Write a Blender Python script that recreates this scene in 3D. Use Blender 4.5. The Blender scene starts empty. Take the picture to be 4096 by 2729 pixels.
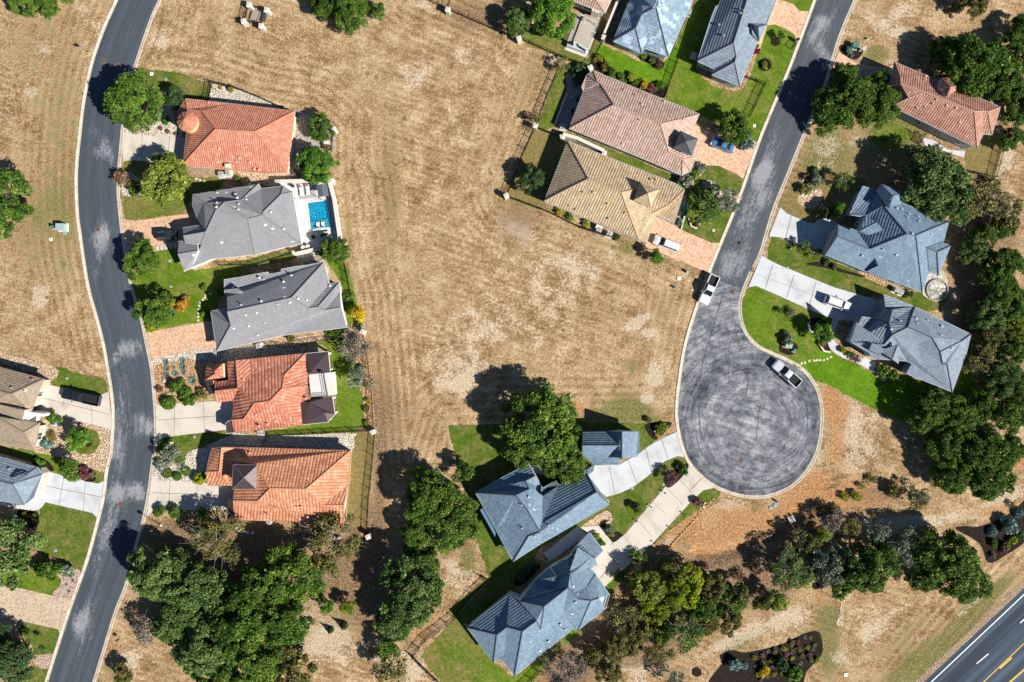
import bpy, bmesh, math, random
from mathutils import Vector, Matrix, noise as mnoise
from mathutils.bvhtree import BVHTree
from mathutils.geometry import tessellate_polygon

SC = bpy.context.scene
COL = SC.collection
R = random.Random(7)
K, H = 0.048, 130.0            # metres per photo pixel on the ground, camera height
Q = 1.568                      # tracing sheets are enlarged by this much
ORG = dict(A=(0,0), B=(0,900), C=(0,1729), D=(600,300), E=(600,1000), F=(600,1729), G=(2000,0), H=(2400,0),
           I=(3096,0), J=(3096,700), K=(3096,1729), L=(2500,1000), M=(1700,1500), N=(2200,1729), O=(1400,1729), Q=(900,0), S=None)

def W(c, x, y, z=0.0):
    """survey point: tracing sheet c, sheet position x,y and height z -> world"""
    o = ORG[c]
    if o is None: sx, sy = x, y
    else: sx, sy = o[0] + x / Q, o[1] + y / Q
    f = K * (H - z) / H
    return Vector(((sx - 2048) * f, (1364.5 - sy) * f, z))

def P(c, s, z=0.0):
    v = [float(t) for t in s.replace(',', ' ').split()]
    return [W(c, v[i], v[i + 1], z) for i in range(0, len(v) - 1, 2)]

def tag(o, label=None, cat=None, group=None, kind=None):
    if label: o['label'] = label
    if cat: o['category'] = cat
    if group: o['group'] = group
    if kind: o['kind'] = kind
    return o

def mesh_obj(name, bm, mat, parent=None, smooth=False):
    me = bpy.data.meshes.new(name)
    bm.to_mesh(me); bm.free()
    if smooth:
        for p in me.polygons: p.use_smooth = True
    for m in (mat if isinstance(mat, (list, tuple)) else [mat]): me.materials.append(m)
    o = bpy.data.objects.new(name, me); COL.objects.link(o)
    if parent: o.parent = parent
    return o

def empty(name, loc, rz=0.0, sc=1.0):
    o = bpy.data.objects.new(name, None); COL.objects.link(o)
    o.location = loc; o.rotation_euler = (0, 0, rz); o.empty_display_size = 0.3
    if isinstance(sc, (int, float)): sc = (sc, sc, sc)
    o.scale = sc
    return o

def copy_tree(o, parent=None):
    c = o.copy(); COL.objects.link(c)
    if parent: c.parent = parent
    for ch in list(o.children): copy_tree(ch, c)
    return c

# ------------------------------------------------------------------ mesh helpers
def box(bm, c, s, rz=0.0, taper=0.0, mi=0):
    """box with centre c and full size s"""
    m = Matrix.Translation(c) @ Matrix.Rotation(rz, 4, 'Z')
    vs = []
    for dz in (-.5, .5):
        t = 1 - (taper if dz > 0 else 0)
        for dx, dy in ((-.5, -.5), (.5, -.5), (.5, .5), (-.5, .5)):
            vs.append(bm.verts.new(m @ Vector((dx * s[0] * t, dy * s[1] * t, dz * s[2]))))
    for f in ((3,2,1,0), (4,5,6,7), (0,1,5,4), (1,2,6,5), (2,3,7,6), (3,0,4,7)):
        bm.faces.new([vs[i] for i in f]).material_index = mi

def beam(bm, a, b, w, h):
    """square bar from a to b (a, b at its centre line)"""
    a, b = Vector(a), Vector(b); d = b - a
    if d.length < 1e-4: return
    x = d.normalized(); up = Vector((0, 0, 1)) if abs(x.z) < .95 else Vector((1, 0, 0))
    y = up.cross(x).normalized(); z = x.cross(y)
    vs = []
    for p in (a, b):
        for sy, sz in ((-1,-1), (1,-1), (1,1), (-1,1)): vs.append(bm.verts.new(p + y * sy * w / 2 + z * sz * h / 2))
    for f in ((3,2,1,0), (4,5,6,7), (0,1,5,4), (1,2,6,5), (2,3,7,6), (3,0,4,7)): bm.faces.new([vs[i] for i in f])

def tube(bm, pts, rad, n=6, cap=True):
    pts = [Vector(p) for p in pts]; rings = []
    for i, p in enumerate(pts):
        d = (pts[min(i + 1, len(pts) - 1)] - pts[max(i - 1, 0)]).normalized()
        up = Vector((0, 0, 1)) if abs(d.z) < .9 else Vector((1, 0, 0))
        y = up.cross(d).normalized(); z = d.cross(y)
        r = rad[i] if isinstance(rad, (list, tuple)) else rad
        rings.append([bm.verts.new(p + (y * math.cos(2*math.pi*k/n) + z * math.sin(2*math.pi*k/n)) * r) for k in range(n)])
    for a, b in zip(rings, rings[1:]):
        for k in range(n): bm.faces.new((a[k], a[(k+1) % n], b[(k+1) % n], b[k]))
    if cap:
        try: bm.faces.new(rings[0][::-1]); bm.faces.new(rings[-1])
        except ValueError: pass

def lathe(bm, c, prof, n=16, mi=0, jit=0.0):
    """solid of revolution; prof = [(r, z)...] bottom to top"""
    c = Vector(c); rings = []
    for r, z in prof:
        if r < 1e-4: rings.append([bm.verts.new(c + Vector((0, 0, z)))])
        else: rings.append([bm.verts.new(c + Vector((r*math.cos(2*math.pi*k/n), r*math.sin(2*math.pi*k/n), z))) for k in range(n)])
    for a, b in zip(rings, rings[1:]):
        for k in range(n):
            k2 = (k + 1) % n
            if len(a) == 1 and len(b) == 1: continue
            if len(a) == 1: f = (a[0], b[k], b[k2])
            elif len(b) == 1: f = (a[k], a[k2], b[0])
            else: f = (a[k], a[k2], b[k2], b[k])
            bm.faces.new(f).material_index = mi

def poly(bm, pts, mi=0):
    """flat polygon, may be concave"""
    vs = [bm.verts.new(p) for p in pts]
    tris = tessellate_polygon([[Vector((p.x, p.y, 0)) for p in pts]])
    for t in tris:
        a, b, c = (vs[i] for i in t)
        n = (b.co - a.co).cross(c.co - a.co)
        try: f = bm.faces.new((a, b, c) if n.z >= 0 else (a, c, b)); f.material_index = mi
        except ValueError: pass

def area2(pts): return sum(a.x*b.y - b.x*a.y for a, b in zip(pts, pts[1:] + pts[:1]))

def prism(bm, pts, z0, z1, mi=0, top=True):
    pts = [Vector((p.x, p.y, 0)) for p in pts]
    if area2(pts) < 0: pts = pts[::-1]
    n = len(pts)
    lo = [bm.verts.new((p.x, p.y, z0)) for p in pts]; hi = [bm.verts.new((p.x, p.y, z1)) for p in pts]
    for i in range(n): bm.faces.new((lo[i], lo[(i+1) % n], hi[(i+1) % n], hi[i])).material_index = mi
    if top: poly(bm, [Vector((p.x, p.y, z1)) for p in pts], mi)

def smooth_line(pts, closed=False, n=6):
    out = []; m = len(pts)
    rng = range(m) if closed else range(m - 1)
    for i in rng:
        g = (lambda k: pts[k % m]) if closed else (lambda k: pts[max(0, min(m - 1, k))])
        p0, p1, p2, p3 = g(i - 1), g(i), g(i + 1), g(i + 2)
        for j in range(n):
            t = j / n
            out.append(.5*((2*p1) + (p2 - p0)*t + (2*p0 - 5*p1 + 4*p2 - p3)*t*t + (3*p1 - p0 - 3*p2 + p3)*t*t*t))
    if not closed: out.append(pts[-1].copy())
    return out

def offset(pts, d, closed=True):
    """shift a plan polyline sideways (to its left) by d"""
    n = len(pts); out = []
    for i in range(n):
        if closed: a, b = pts[i - 1], pts[(i + 1) % n]
        else: a, b = pts[max(0, i - 1)], pts[min(n - 1, i + 1)]
        p = pts[i]
        e1 = (p - a); e2 = (b - p)
        if e1.length < 1e-6: e1 = e2
        if e2.length < 1e-6: e2 = e1
        e1 = Vector((e1.x, e1.y)).normalized(); e2 = Vector((e2.x, e2.y)).normalized()
        n1, n2 = Vector((-e1.y, e1.x)), Vector((-e2.y, e2.x))
        m = n1 + n2
        if m.length < .2: m = n1
        m.normalize()
        k = d / max(.45, m.dot(n1))
        out.append(Vector((p.x + m.x * k, p.y + m.y * k, p.z)))
    return out

# ------------------------------------------------------------------ node helpers
class NT:
    def __init__(s, name, rough=.85, spec=.25):
        s.m = bpy.data.materials.new(name); s.m.use_nodes = True
        s.t = s.m.node_tree; s.b = s.t.nodes['Principled BSDF']
        s.b.inputs['Roughness'].default_value = rough
        s.b.inputs['Specular IOR Level'].default_value = spec
    def n(s, typ, ins=None, **kw):
        nd = s.t.nodes.new(typ)
        for k, v in kw.items(): setattr(nd, k, v)
        for k, v in (ins or {}).items():
            if isinstance(v, bpy.types.NodeSocket): s.t.links.new(v, nd.inputs[k])
            else: nd.inputs[k].default_value = v
        return nd
    def math(s, op, a, b=0.0, c=0.0, clamp=False):
        return s.n('ShaderNodeMath', {0: a, 1: b, 2: c}, operation=op, use_clamp=clamp).outputs[0]
    def noise(s, vec, scale, detail=4.0, rough=.55, dist=0.0):
        return s.n('ShaderNodeTexNoise', {'Vector': vec, 'Scale': scale, 'Detail': detail, 'Roughness': rough, 'Distortion': dist}).outputs[0]
    def ramp(s, fac, stops, interp='LINEAR'):
        r = s.n('ShaderNodeValToRGB', {'Fac': fac}); e = r.color_ramp; e.interpolation = interp
        while len(e.elements) < len(stops): e.elements.new(.5)
        for el, (p, c) in zip(e.elements, stops):
            el.position = p; el.color = (*c, 1) if len(c) == 3 else c
        return r.outputs[0]
    def step(s, fac, a, b):
        return s.n('ShaderNodeMapRange', {'Value': fac, 'From Min': a, 'From Max': b, 'To Min': 0., 'To Max': 1.}, interpolation_type='SMOOTHSTEP').outputs[0]
    def mix(s, f, a, b, mode='MIX'):
        nd = s.n('ShaderNodeMix', data_type='RGBA', blend_type=mode)
        for i, v in ((0, f), (6, a), (7, b)):
            if isinstance(v, bpy.types.NodeSocket): s.t.links.new(v, nd.inputs[i])
            else: nd.inputs[i].default_value = v if i == 0 else ((*v, 1) if len(v) == 3 else v)
        return nd.outputs[2]
    def pos(s): return s.n('ShaderNodeNewGeometry').outputs['Position']
    def obj(s): return s.n('ShaderNodeTexCoord').outputs['Object']
    def uv(s): return s.n('ShaderNodeUVMap').outputs[0]
    def map(s, v, scale=(1,1,1), rot=(0,0,0), loc=(0,0,0)):
        return s.n('ShaderNodeMapping', {'Vector': v, 'Scale': scale, 'Rotation': rot, 'Location': loc}).outputs[0]
    def sep(s, v): return s.n('ShaderNodeSeparateXYZ', {0: v}).outputs
    def attr(s, name): return s.n('ShaderNodeAttribute', attribute_name=name)
    def bump(s, h, dist=.05, strength=1.0, normal=None):
        ins = {'Height': h, 'Distance': dist, 'Strength': strength}
        if normal is not None: ins['Normal'] = normal
        return s.n('ShaderNodeBump', ins).outputs[0]
    def out(s, col=None, normal=None, rough=None):
        for k, v in (('Base Color', col), ('Normal', normal), ('Roughness', rough)):
            if v is None: continue
            if isinstance(v, bpy.types.NodeSocket): s.t.links.new(v, s.b.inputs[k])
            else: s.b.inputs[k].default_value = (*v, 1) if isinstance(v, tuple) and len(v) == 3 else v
        return s.m

def hexc(h):
    h = h.lstrip('#'); r = [int(h[i:i+2], 16) / 255 for i in (0, 2, 4)]
    return tuple(c / 12.92 if c <= .04045 else ((c + .055) / 1.055) ** 2.4 for c in r)
def mul(c, k): return tuple(min(1, x * k) for x in c)

_plain = {}
def plain(name, col, rough=.6, metal=0.0, spec=.35, var=.12, scale=6.0):
    """paint / metal / stone with a little mottling"""
    if name in _plain: return _plain[name]
    t = NT(name, rough, spec); t.b.inputs['Metallic'].default_value = metal
    f = t.noise(t.pos(), scale, 5)
    t.out(t.mix(f, mul(col, 1 - var), mul(col, 1 + var)), t.bump(f, .01, .3))
    _plain[name] = t.m
    return t.m
# ------------------------------------------------------------------ ground materials
def grass_tufts(t, p):
    """fine tuft texture shared by every grass surface: returns colour factor 0..1 and bump height"""
    a = t.noise(p, 1.6, 6, .72); b = t.noise(p, 4.2, 3, .7)
    return t.math('ADD', t.math('MULTIPLY', a, .6), t.math('MULTIPLY', b, .4))

def mat_ground():
    t = NT('dry_meadow', .95, .05)
    p = t.pos(); at = t.n('ShaderNodeAttribute', attribute_name='soil'); g = t.sep(at.outputs['Color'])
    d = t.attr('swath').outputs['Fac']                     # metres from the edge the mower followed
    big = t.noise(p, .05, 4, .6); mid = t.noise(p, .30, 6, .66, .3)
    f1 = t.noise(p, 2.2, 5, .75); f2 = t.noise(p, 5.5, 3, .75); fine = t.math('ADD', t.math('MULTIPLY', f1, .6), t.math('MULTIPLY', f2, .4))
    # mower tracks: rings near the outline, long straight broken rows across the middle
    wob = t.math('MULTIPLY', t.noise(p, .10, 3, .6), 2.0)
    ring = t.math('SINE', t.math('ADD', t.math('MULTIPLY', d, 2 * math.pi / 1.5), wob))
    q = t.map(p, rot=(0, 0, math.radians(19))); qs = t.sep(q)
    row = t.math('SINE', t.math('ADD', t.math('MULTIPLY', qs[1], 2 * math.pi / 1.25), t.math('MULTIPLY', t.noise(p, .06, 2), 9.0)))
    dash = t.noise(t.map(q, (.34, 1.45, 1)), 1, 5, .74)
    row = t.math('ADD', t.math('MULTIPLY', row, .5), t.math('MULTIPLY', t.math('SUBTRACT', dash, .5), 5.0))
    nearedge = t.step(t.math('ADD', d, t.math('MULTIPLY', t.noise(p, .08, 3), 6.0)), 17.0, 9.0)
    sw = t.n('ShaderNodeMix', {0: nearedge, 2: row, 3: t.math('ADD', t.math('MULTIPLY', ring, .8), t.math('MULTIPLY', t.math('SUBTRACT', dash, .5), 1.2))}, data_type='FLOAT').outputs[0]
    sw = t.math('MULTIPLY', sw, t.math('ADD', .35, t.step(t.noise(t.map(p, loc=(40, 3, 0)), .07, 4, .6), .36, .60)))
    tone = t.math('ADD', t.math('ADD', t.math('MULTIPLY', fine, .98), t.math('MULTIPLY', mid, .46)), t.math('MULTIPLY', sw, .034))
    tone = t.math('ADD', tone, t.math('MULTIPLY', big, .18))
    tone = t.step(tone, .58, 1.06)
    dry = t.ramp(tone, [(0, (.11, .067, .028)), (.25, (.25, .156, .073)), (.5, (.43, .290, .155)), (.75, (.62, .46, .28)), (1, (.86, .70, .49))])
    dry = t.mix(t.math('MULTIPLY', t.step(big, .40, .62), .30), dry, t.mix(fine, (.20, .125, .055), (.44, .31, .16)))
    grn = t.ramp(fine, [(.34, (.05, .06, .014)), (.5, (.15, .165, .045)), (.66, (.33, .30, .12))])
    pale = t.ramp(fine, [(.34, (.34, .26, .17)), (.5, (.64, .53, .39)), (.66, (.86, .77, .64))])
    org = t.ramp(fine, [(.34, (.12, .055, .022)), (.5, (.46, .225, .09)), (.66, (.70, .46, .26))])
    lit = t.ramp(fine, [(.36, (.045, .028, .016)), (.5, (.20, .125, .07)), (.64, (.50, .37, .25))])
    edge = t.math('ADD', t.math('MULTIPLY', t.math('SUBTRACT', mid, .5), 1.5), t.math('MULTIPLY', t.math('SUBTRACT', fine, .5), 1.9))
    def amount(ch): return t.step(t.math('ADD', ch, t.math('MULTIPLY', edge, t.math('MINIMUM', 1.0, t.math('MULTIPLY', ch, 4.0)))), .30, .62)
    # scattered weeds and bare spots
    vw = t.n('ShaderNodeTexVoronoi', {'Vector': t.n('ShaderNodeVectorMath', {0: p, 1: t.n('ShaderNodeTexNoise', {'Vector': p, 'Scale': 1.1, 'Detail': 4.0}).outputs[1]}, operation='ADD').outputs[0], 'Scale': .55})
    vr = t.sep(vw.outputs['Color']); cl = t.noise(t.map(p, loc=(70, 20, 0)), .06, 4, .6)
    weed = t.math('MULTIPLY', t.step(vw.outputs['Distance'], .34, .14), t.math('GREATER_THAN', t.math('ADD', vr[0], t.math('MULTIPLY', cl, .5)), 1.06))
    dry = t.mix(t.math('MULTIPLY', weed, .62), dry, t.mix(fine, (.05, .05, .014), (.21, .18, .07)))
    bare = t.math('MULTIPLY', t.step(vw.outputs['Distance'], .30, .10), t.math('GREATER_THAN', t.math('ADD', vr[1], t.math('MULTIPLY', cl, -.4)), .70))
    dry = t.mix(t.math('MULTIPLY', bare, .5), dry, t.mix(fine, (.42, .30, .19), (.80, .66, .50)))
    c = t.mix(t.math('MULTIPLY', amount(g[0]), .80), dry, grn)
    c = t.mix(t.math('MULTIPLY', amount(g[1]), .62), c, pale)
    c = t.mix(t.math('MULTIPLY', amount(g[2]), .80), c, org)
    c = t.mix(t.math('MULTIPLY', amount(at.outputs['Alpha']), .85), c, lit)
    hgt = t.math('ADD', f1, t.math('MULTIPLY', f2, .6))
    return t.out(c, t.bump(hgt, .30, .9))

def mat_lawn(name, lush, dryness, hue=(.065, .125, .012)):
    """lush 0..1 brightness, dryness 0..1 amount of straw patches"""
    t = NT(name, .92, .06); p = t.pos()
    fine = grass_tufts(t, p); mid = t.noise(p, .35, 5, .62, .6); strp = t.noise(t.map(t.map(p, rot=(0, 0, .5)), (.12, 1.3, 1)), 1, 2)
    v = t.math('ADD', t.math('MULTIPLY', fine, .7), t.math('ADD', t.math('MULTIPLY', mid, .3), t.math('MULTIPLY', strp, .15)))
    k = .62 + lush * .55
    c = t.ramp(v, [(.36, mul(hue, .28 * k)), (.55, mul(hue, .85 * k)), (.78, mul((hue[0] * 2.0, hue[1] * 1.55, hue[2] * 2.2), k))])
    d = t.ramp(fine, [(.32, (.10, .075, .022)), (.55, (.25, .19, .075)), (.75, (.45, .36, .19))])
    m = t.math('ADD', t.math('MULTIPLY', t.math('ADD', mid, t.noise(t.map(p, loc=(17, 5, 0)), .12, 3, .6)), .58), t.math('MULTIPLY', fine, .5))
    lo = 1.12 - dryness * .62
    c = t.mix(t.math('MULTIPLY', t.step(m, lo, lo + .34), .9), c, d)
    return t.out(c, t.bump(t.math('ADD', fine, t.math('MULTIPLY', t.noise(p, 9, 3, .7), .4)), .16, .8))

def mat_gravel(name, a, b, c3, size=4.2, rough=.9):
    t = NT(name, rough, .15); p = t.pos()
    v = t.n('ShaderNodeTexVoronoi', {'Vector': p, 'Scale': size, 'Randomness': 1.0})
    r = t.sep(v.outputs['Color'])[0]; d = v.outputs['Distance']
    c = t.ramp(r, [(0, a), (.4, b), (.75, c3), (1, mul(c3, 1.25))])
    c = t.mix(t.math('MULTIPLY', t.step(d, .4, .7), .7), c, mul(a, .5))
    c = t.mix(t.math('MULTIPLY', t.noise(p, .5, 4), .35), c, mul(b, .6))
    return t.out(c, t.bump(t.math('SUBTRACT', 1.0, d), .22, .8))

def mat_mulch():
    t = NT('dark_mulch', .95, .05); p = t.pos()
    f = t.noise(p, 3.2, 7, .75)
    return t.out(t.ramp(f, [(.3, (.006, .005, .005)), (.55, (.028, .021, .018)), (.75, (.085, .062, .05))]), t.bump(f, .15, .8))

def mat_concrete(name, col, stain=.3):
    t = NT(name, .8, .2); p = t.pos()
    a = t.noise(p, .28, 6, .65, .5); b = t.noise(p, 3, 5, .7)
    v = t.math('ADD', t.math('MULTIPLY', a, .75), t.math('MULTIPLY', b, .25))
    c = t.ramp(v, [(.28, mul((col[0], col[1]*.97, col[2]*.93), 1 - stain)), (.5, col), (.72, mul(col, 1.1))])
    s = t.step(t.noise(t.map(p, loc=(31, 7, 0)), .55, 5, .7, 1.2), .64, .74)
    c = t.mix(t.math('MULTIPLY', s, .45 * stain / .3), c, mul((col[0]*.9, col[1]*.8, col[2]*.66), .5))
    return t.out(c, t.bump(b, .01, .4))

def mat_paver(name, col):
    t = NT(name, .85, .15); p = t.pos()
    br = t.n('ShaderNodeTexVoronoi', {'Vector': p, 'Scale': 3.4, 'Randomness': .7})
    r = t.sep(br.outputs['Color'])[0]; a = t.noise(p, .8, 6, .7)
    c = t.ramp(t.math('ADD', t.math('MULTIPLY', r, .5), t.math('MULTIPLY', a, .5)), [(.22, mul((col[0]*.95, col[1]*.9, col[2]*.88), .78)), (.45, col), (.75, (min(1,col[0]*1.22), col[1]*1.22, col[2]*1.18))])
    c = t.mix(t.math('MULTIPLY', t.step(t.noise(t.map(p, loc=(9,3,0)), 2.2, 5, .75), .56, .72), .3), c, mul((col[0]*.80, col[1]*.88, col[2]*1.0), .75))
    return t.out(c, t.bump(t.math('ADD', br.outputs['Distance'], a), .03, .6))

def mat_asphalt(name, base, worn, amt):
    """uv: u across, v along in metres; 'wear' attribute adds bleached scuffs"""
    t = NT(name, .82, .25); p = t.pos(); u = t.uv()
    fine = t.noise(p, 4, 6, .8); mid = t.noise(p, .35, 5, .6)
    st = t.noise(t.map(u, (2.2, .16, 1)), 1, 5, .7, .3); lane = t.noise(t.map(u, (.75, .012, 1)), 1, 2, .5)
    blot = t.noise(t.map(u, (1.5, .42, 1)), 1, 8, .78, .3); tex = t.noise(t.map(u, (5.5, 1.6, 1)), 1, 4, .7)
    c = t.ramp(t.math('ADD', t.math('MULTIPLY', fine, .55), t.math('ADD', t.math('MULTIPLY', st, .16), t.math('MULTIPLY', lane, .29))), [(.34, mul(base, .45)), (.52, base), (.72, mul(base, 2.1))])
    spk = t.step(t.noise(p, 3.4, 6, .8), .60, .70); c = t.mix(t.math('MULTIPLY', spk, .55), c, mul(worn, .8))
    w = t.attr('wear').outputs['Fac']
    f = t.math('ADD', t.math('MULTIPLY', blot, .42), t.math('ADD', t.math('MULTIPLY', st, .22), t.math('MULTIPLY', tex, .36)))
    thr = t.math('ADD', t.math('MULTIPLY', t.math('SUBTRACT', f, .5), 4.2), t.math('ADD', t.math('MULTIPLY', w, .80 * amt / .5), t.math('MULTIPLY', t.math('SUBTRACT', mid, .5), .6)))
    c = t.mix(t.math('MULTIPLY', t.step(thr, .36, 1.15), .80), c, t.mix(tex, mul(worn, .55), mul(worn, 1.2)))
    return t.out(c, t.bump(fine, .02, .5))

def mat_culdesac():
    """old grey asphalt; turning tyres have scrubbed arcs round the bulb; uv = metres from the bulb's centre"""
    t = NT('old_asphalt', .85, .2); p = t.pos(); u = t.uv(); s = t.sep(u)
    def polar(dx, dy):
        x, y = t.math('SUBTRACT', s[0], dx), t.math('SUBTRACT', s[1], dy)
        return t.math('SQRT', t.math('ADD', t.math('MULTIPLY', x, x), t.math('MULTIPLY', y, y))), t.math('ARCTAN2', y, x)
    rad, ang = polar(0, 0); rad2, ang2 = polar(1.2, 2.2)
    wob = t.math('MULTIPLY', t.noise(p, .16, 3, .6), 2.2)
    arc = t.noise(t.n('ShaderNodeCombineXYZ', {0: t.math('ADD', t.math('MULTIPLY', rad, 2.6), wob), 1: t.math('MULTIPLY', ang, 1.1), 2: 0.0}).outputs[0], 1, 4, .7)
    arc2 = t.noise(t.n('ShaderNodeCombineXYZ', {0: t.math('ADD', t.math('MULTIPLY', rad2, 1.1), wob), 1: t.math('MULTIPLY', ang2, .9), 2: 5.0}).outputs[0], 1, 5, .7)
    b1 = t.noise(p, .24, 9, .74, .1); b2 = t.noise(t.map(p, loc=(50, 9, 0)), .7, 8, .78, .1); fine = t.noise(p, 4.5, 5, .8)
    st2 = t.noise(t.map(t.map(p, rot=(0, 0, .35)), (.14, .75, 1)), 1, 6, .72, .3)
    rm = t.step(rad, 3.0, 9.0)
    v = t.math('ADD', t.math('MULTIPLY', b1, .52), t.math('MULTIPLY', b2, .60))
    v = t.math('ADD', v, t.math('MULTIPLY', t.math('SUBTRACT', t.math('ADD', t.math('MULTIPLY', arc, .5), t.math('MULTIPLY', arc2, .6)), .55), t.math('MULTIPLY', rm, .62)))
    v = t.math('ADD', v, t.math('MULTIPLY', t.math('SUBTRACT', st2, .5), t.math('SUBTRACT', .55, t.math('MULTIPLY', rm, .35))))
    band = t.math('MULTIPLY', t.step(rad, 10.0, 12.6), t.step(rad, 15.2, 13.6))
    v = t.math('SUBTRACT', v, t.math('MULTIPLY', band, .075))
    v = t.math('ADD', v, t.math('MULTIPLY', t.step(rad, 5.0, 1.0), .06))
    v = t.math('ADD', v, t.math('MULTIPLY', t.math('SUBTRACT', fine, .5), .38))
    scr = t.noise(t.n('ShaderNodeCombineXYZ', {0: t.math('ADD', t.math('MULTIPLY', rad2, 4.2), wob), 1: t.math('MULTIPLY', ang2, .55), 2: 9.0}).outputs[0], 1, 3, .6)
    scr = t.math('MULTIPLY', t.step(scr, .60, .68), t.math('MULTIPLY', rm, t.step(rad, 15.0, 12.0)))
    c = t.ramp(v, [(.36, (.026, .030, .040)), (.46, (.078, .085, .103)), (.56, (.165, .172, .192)), (.65, (.29, .292, .31)), (.78, (.50, .495, .505))])
    c = t.mix(t.math('MULTIPLY', scr, .5), c, (.46, .455, .46))
    oil = t.step(t.noise(t.map(p, loc=(5, 70, 0)), .5, 6, .75, .3), .60, .68); c = t.mix(t.math('MULTIPLY', oil, .45), c, (.022, .025, .032))
    return t.out(c, t.bump(fine, .02, .5))

def mat_highway():
    t = NT('highway_asphalt', .8, .25); p = t.pos(); u = t.uv(); s = t.sep(u)
    fine = t.noise(p, 5, 4, .7); lane = t.noise(t.map(u, (.55, .01, 1)), 1, 3, .5)
    v = t.math('ADD', t.math('MULTIPLY', fine, .35), t.math('MULTIPLY', lane, .65))
    c = t.ramp(v, [(.38, (.007, .014, .024)), (.5, (.022, .042, .068)), (.62, (.07, .105, .15))])
    return t.out(c, t.bump(fine, .02, .4))

def mat_kerb():
    t = NT('kerb_concrete', .8, .2); u = t.uv(); s = t.sep(u); p = t.pos()
    jt = t.math('FRACT', t.math('MULTIPLY', s[1], 1 / 3.0)); n1 = t.noise(p, .6, 5, .65); n2 = t.noise(p, 4, 4, .7)
    c = t.ramp(t.math('ADD', t.math('MULTIPLY', n1, .6), t.math('MULTIPLY', n2, .4)), [(.3, (.36, .30, .235)), (.52, (.56, .485, .39)), (.75, (.70, .63, .53))])
    c = t.mix(t.math('LESS_THAN', jt, .025), c, (.22, .18, .14))
    return t.out(c)

# ------------------------------------------------------------------ roofs and walls
def mat_barrel(name, cols, pitch=.42, course=.42, grime_shade=.4, flash=.0):
    """clay S-tiles: uv in metres, u along the eave, v up the slope"""
    t = NT(name, .75, .25); u = t.uv(); s = t.sep(u)
    us = t.math('DIVIDE', s[0], pitch); vs = t.math('DIVIDE', s[1], course)
    fu = t.math('FRACT', us); fv = t.math('FRACT', vs)
    wave = t.math('ABSOLUTE', t.math('SINE', t.math('MULTIPLY', us, math.pi)))
    idv = t.n('ShaderNodeCombineXYZ', {0: t.math('FLOOR', us), 1: t.math('FLOOR', vs), 2: 0.0}).outputs[0]
    wn = t.n('ShaderNodeTexWhiteNoise', {'Vector': idv}, noise_dimensions='2D').outputs[0]
    pat = t.noise(t.map(u, (.8, .35, 1)), 1, 4, .65)
    f = t.math('ADD', t.math('MULTIPLY', wn, .34), t.math('MULTIPLY', pat, .55))
    n = len(cols); c = t.ramp(f, [(.14 + .68 * i / (n - 1), cc) for i, cc in enumerate(cols)])
    c = t.mix(t.math('MULTIPLY', t.step(wave, .55, .10), grime_shade * .7), c, mul(cols[0], .3))  # trough dirt and painted shade darken the tile colour
    c = t.mix(t.math('MULTIPLY', t.step(fv, .14, .0), grime_shade * .55), c, mul(cols[0], .4))  # course joints darkened along with the troughs
    c = t.mix(t.math('MULTIPLY', t.step(t.noise(t.pos(), .5, 6, .7), .5, .75), .22), c, mul(cols[0], .45))
    return t.out(c, t.bump(t.math('MULTIPLY', t.math('SUBTRACT', 1.0, fv), .03), 1.0, .8))

def mat_flat(name, cols, course=.42, width=.36, line=.5, patch=0.0):
    """flat interlocking tiles: every course is a small step, so slopes turned from the sun show dark lines"""
    t = NT(name, .7, .3); u = t.uv(); s = t.sep(u)
    vs = t.math('DIVIDE', s[1], course); row = t.math('FLOOR', vs)
    us = t.math('ADD', t.math('DIVIDE', s[0], width), t.math('MULTIPLY', t.math('FRACT', t.math('MULTIPLY', row, .5)), 1.0))
    fv = t.math('FRACT', vs); fu = t.math('FRACT', us)
    idv = t.n('ShaderNodeCombineXYZ', {0: t.math('FLOOR', us), 1: row, 2: 0.0}).outputs[0]
    wn = t.n('ShaderNodeTexWhiteNoise', {'Vector': idv}, noise_dimensions='2D').outputs[0]
    pat = t.noise(t.map(u, (.5, .5, 1)), 1, 5, .65)
    f = t.math('ADD', t.math('MULTIPLY', wn, .42), t.math('MULTIPLY', pat, .45))
    n = len(cols); c = t.ramp(f, [(.1 + .68 * i / (n - 1), cc) for i, cc in enumerate(cols)])
    if patch:
        big = t.n('ShaderNodeTexWhiteNoise', {'Vector': t.n('ShaderNodeCombineXYZ', {0: t.math('FLOOR', t.math('MULTIPLY', us, .5)), 1: t.math('FLOOR', t.math('MULTIPLY', vs, .34)), 2: 3.0}).outputs[0]}, noise_dimensions='3D').outputs[0]
        c = t.mix(t.math('MULTIPLY', t.math('GREATER_THAN', big, .72), patch), c, mul(cols[-1], 1.45))
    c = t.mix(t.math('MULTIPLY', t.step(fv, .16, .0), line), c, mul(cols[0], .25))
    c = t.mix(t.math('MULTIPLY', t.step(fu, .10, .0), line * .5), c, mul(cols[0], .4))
    return t.out(c)

def mat_seam(name, col):
    """standing-seam metal"""
    t = NT(name, .42, .5); t.b.inputs['Metallic'].default_value = .35
    s = t.sep(t.uv()); fu = t.math('FRACT', t.math('DIVIDE', s[0], .45))
    seam = t.math('GREATER_THAN', t.math('ABSOLUTE', t.math('SUBTRACT', fu, .5)), .42)
    c = t.mix(t.noise(t.pos(), .9, 5), mul(col, .8), mul(col, 1.2))
    return t.out(t.mix(t.math('MULTIPLY', seam, .5), c, mul(col, 1.7)), t.bump(seam, .05, 1))

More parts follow.
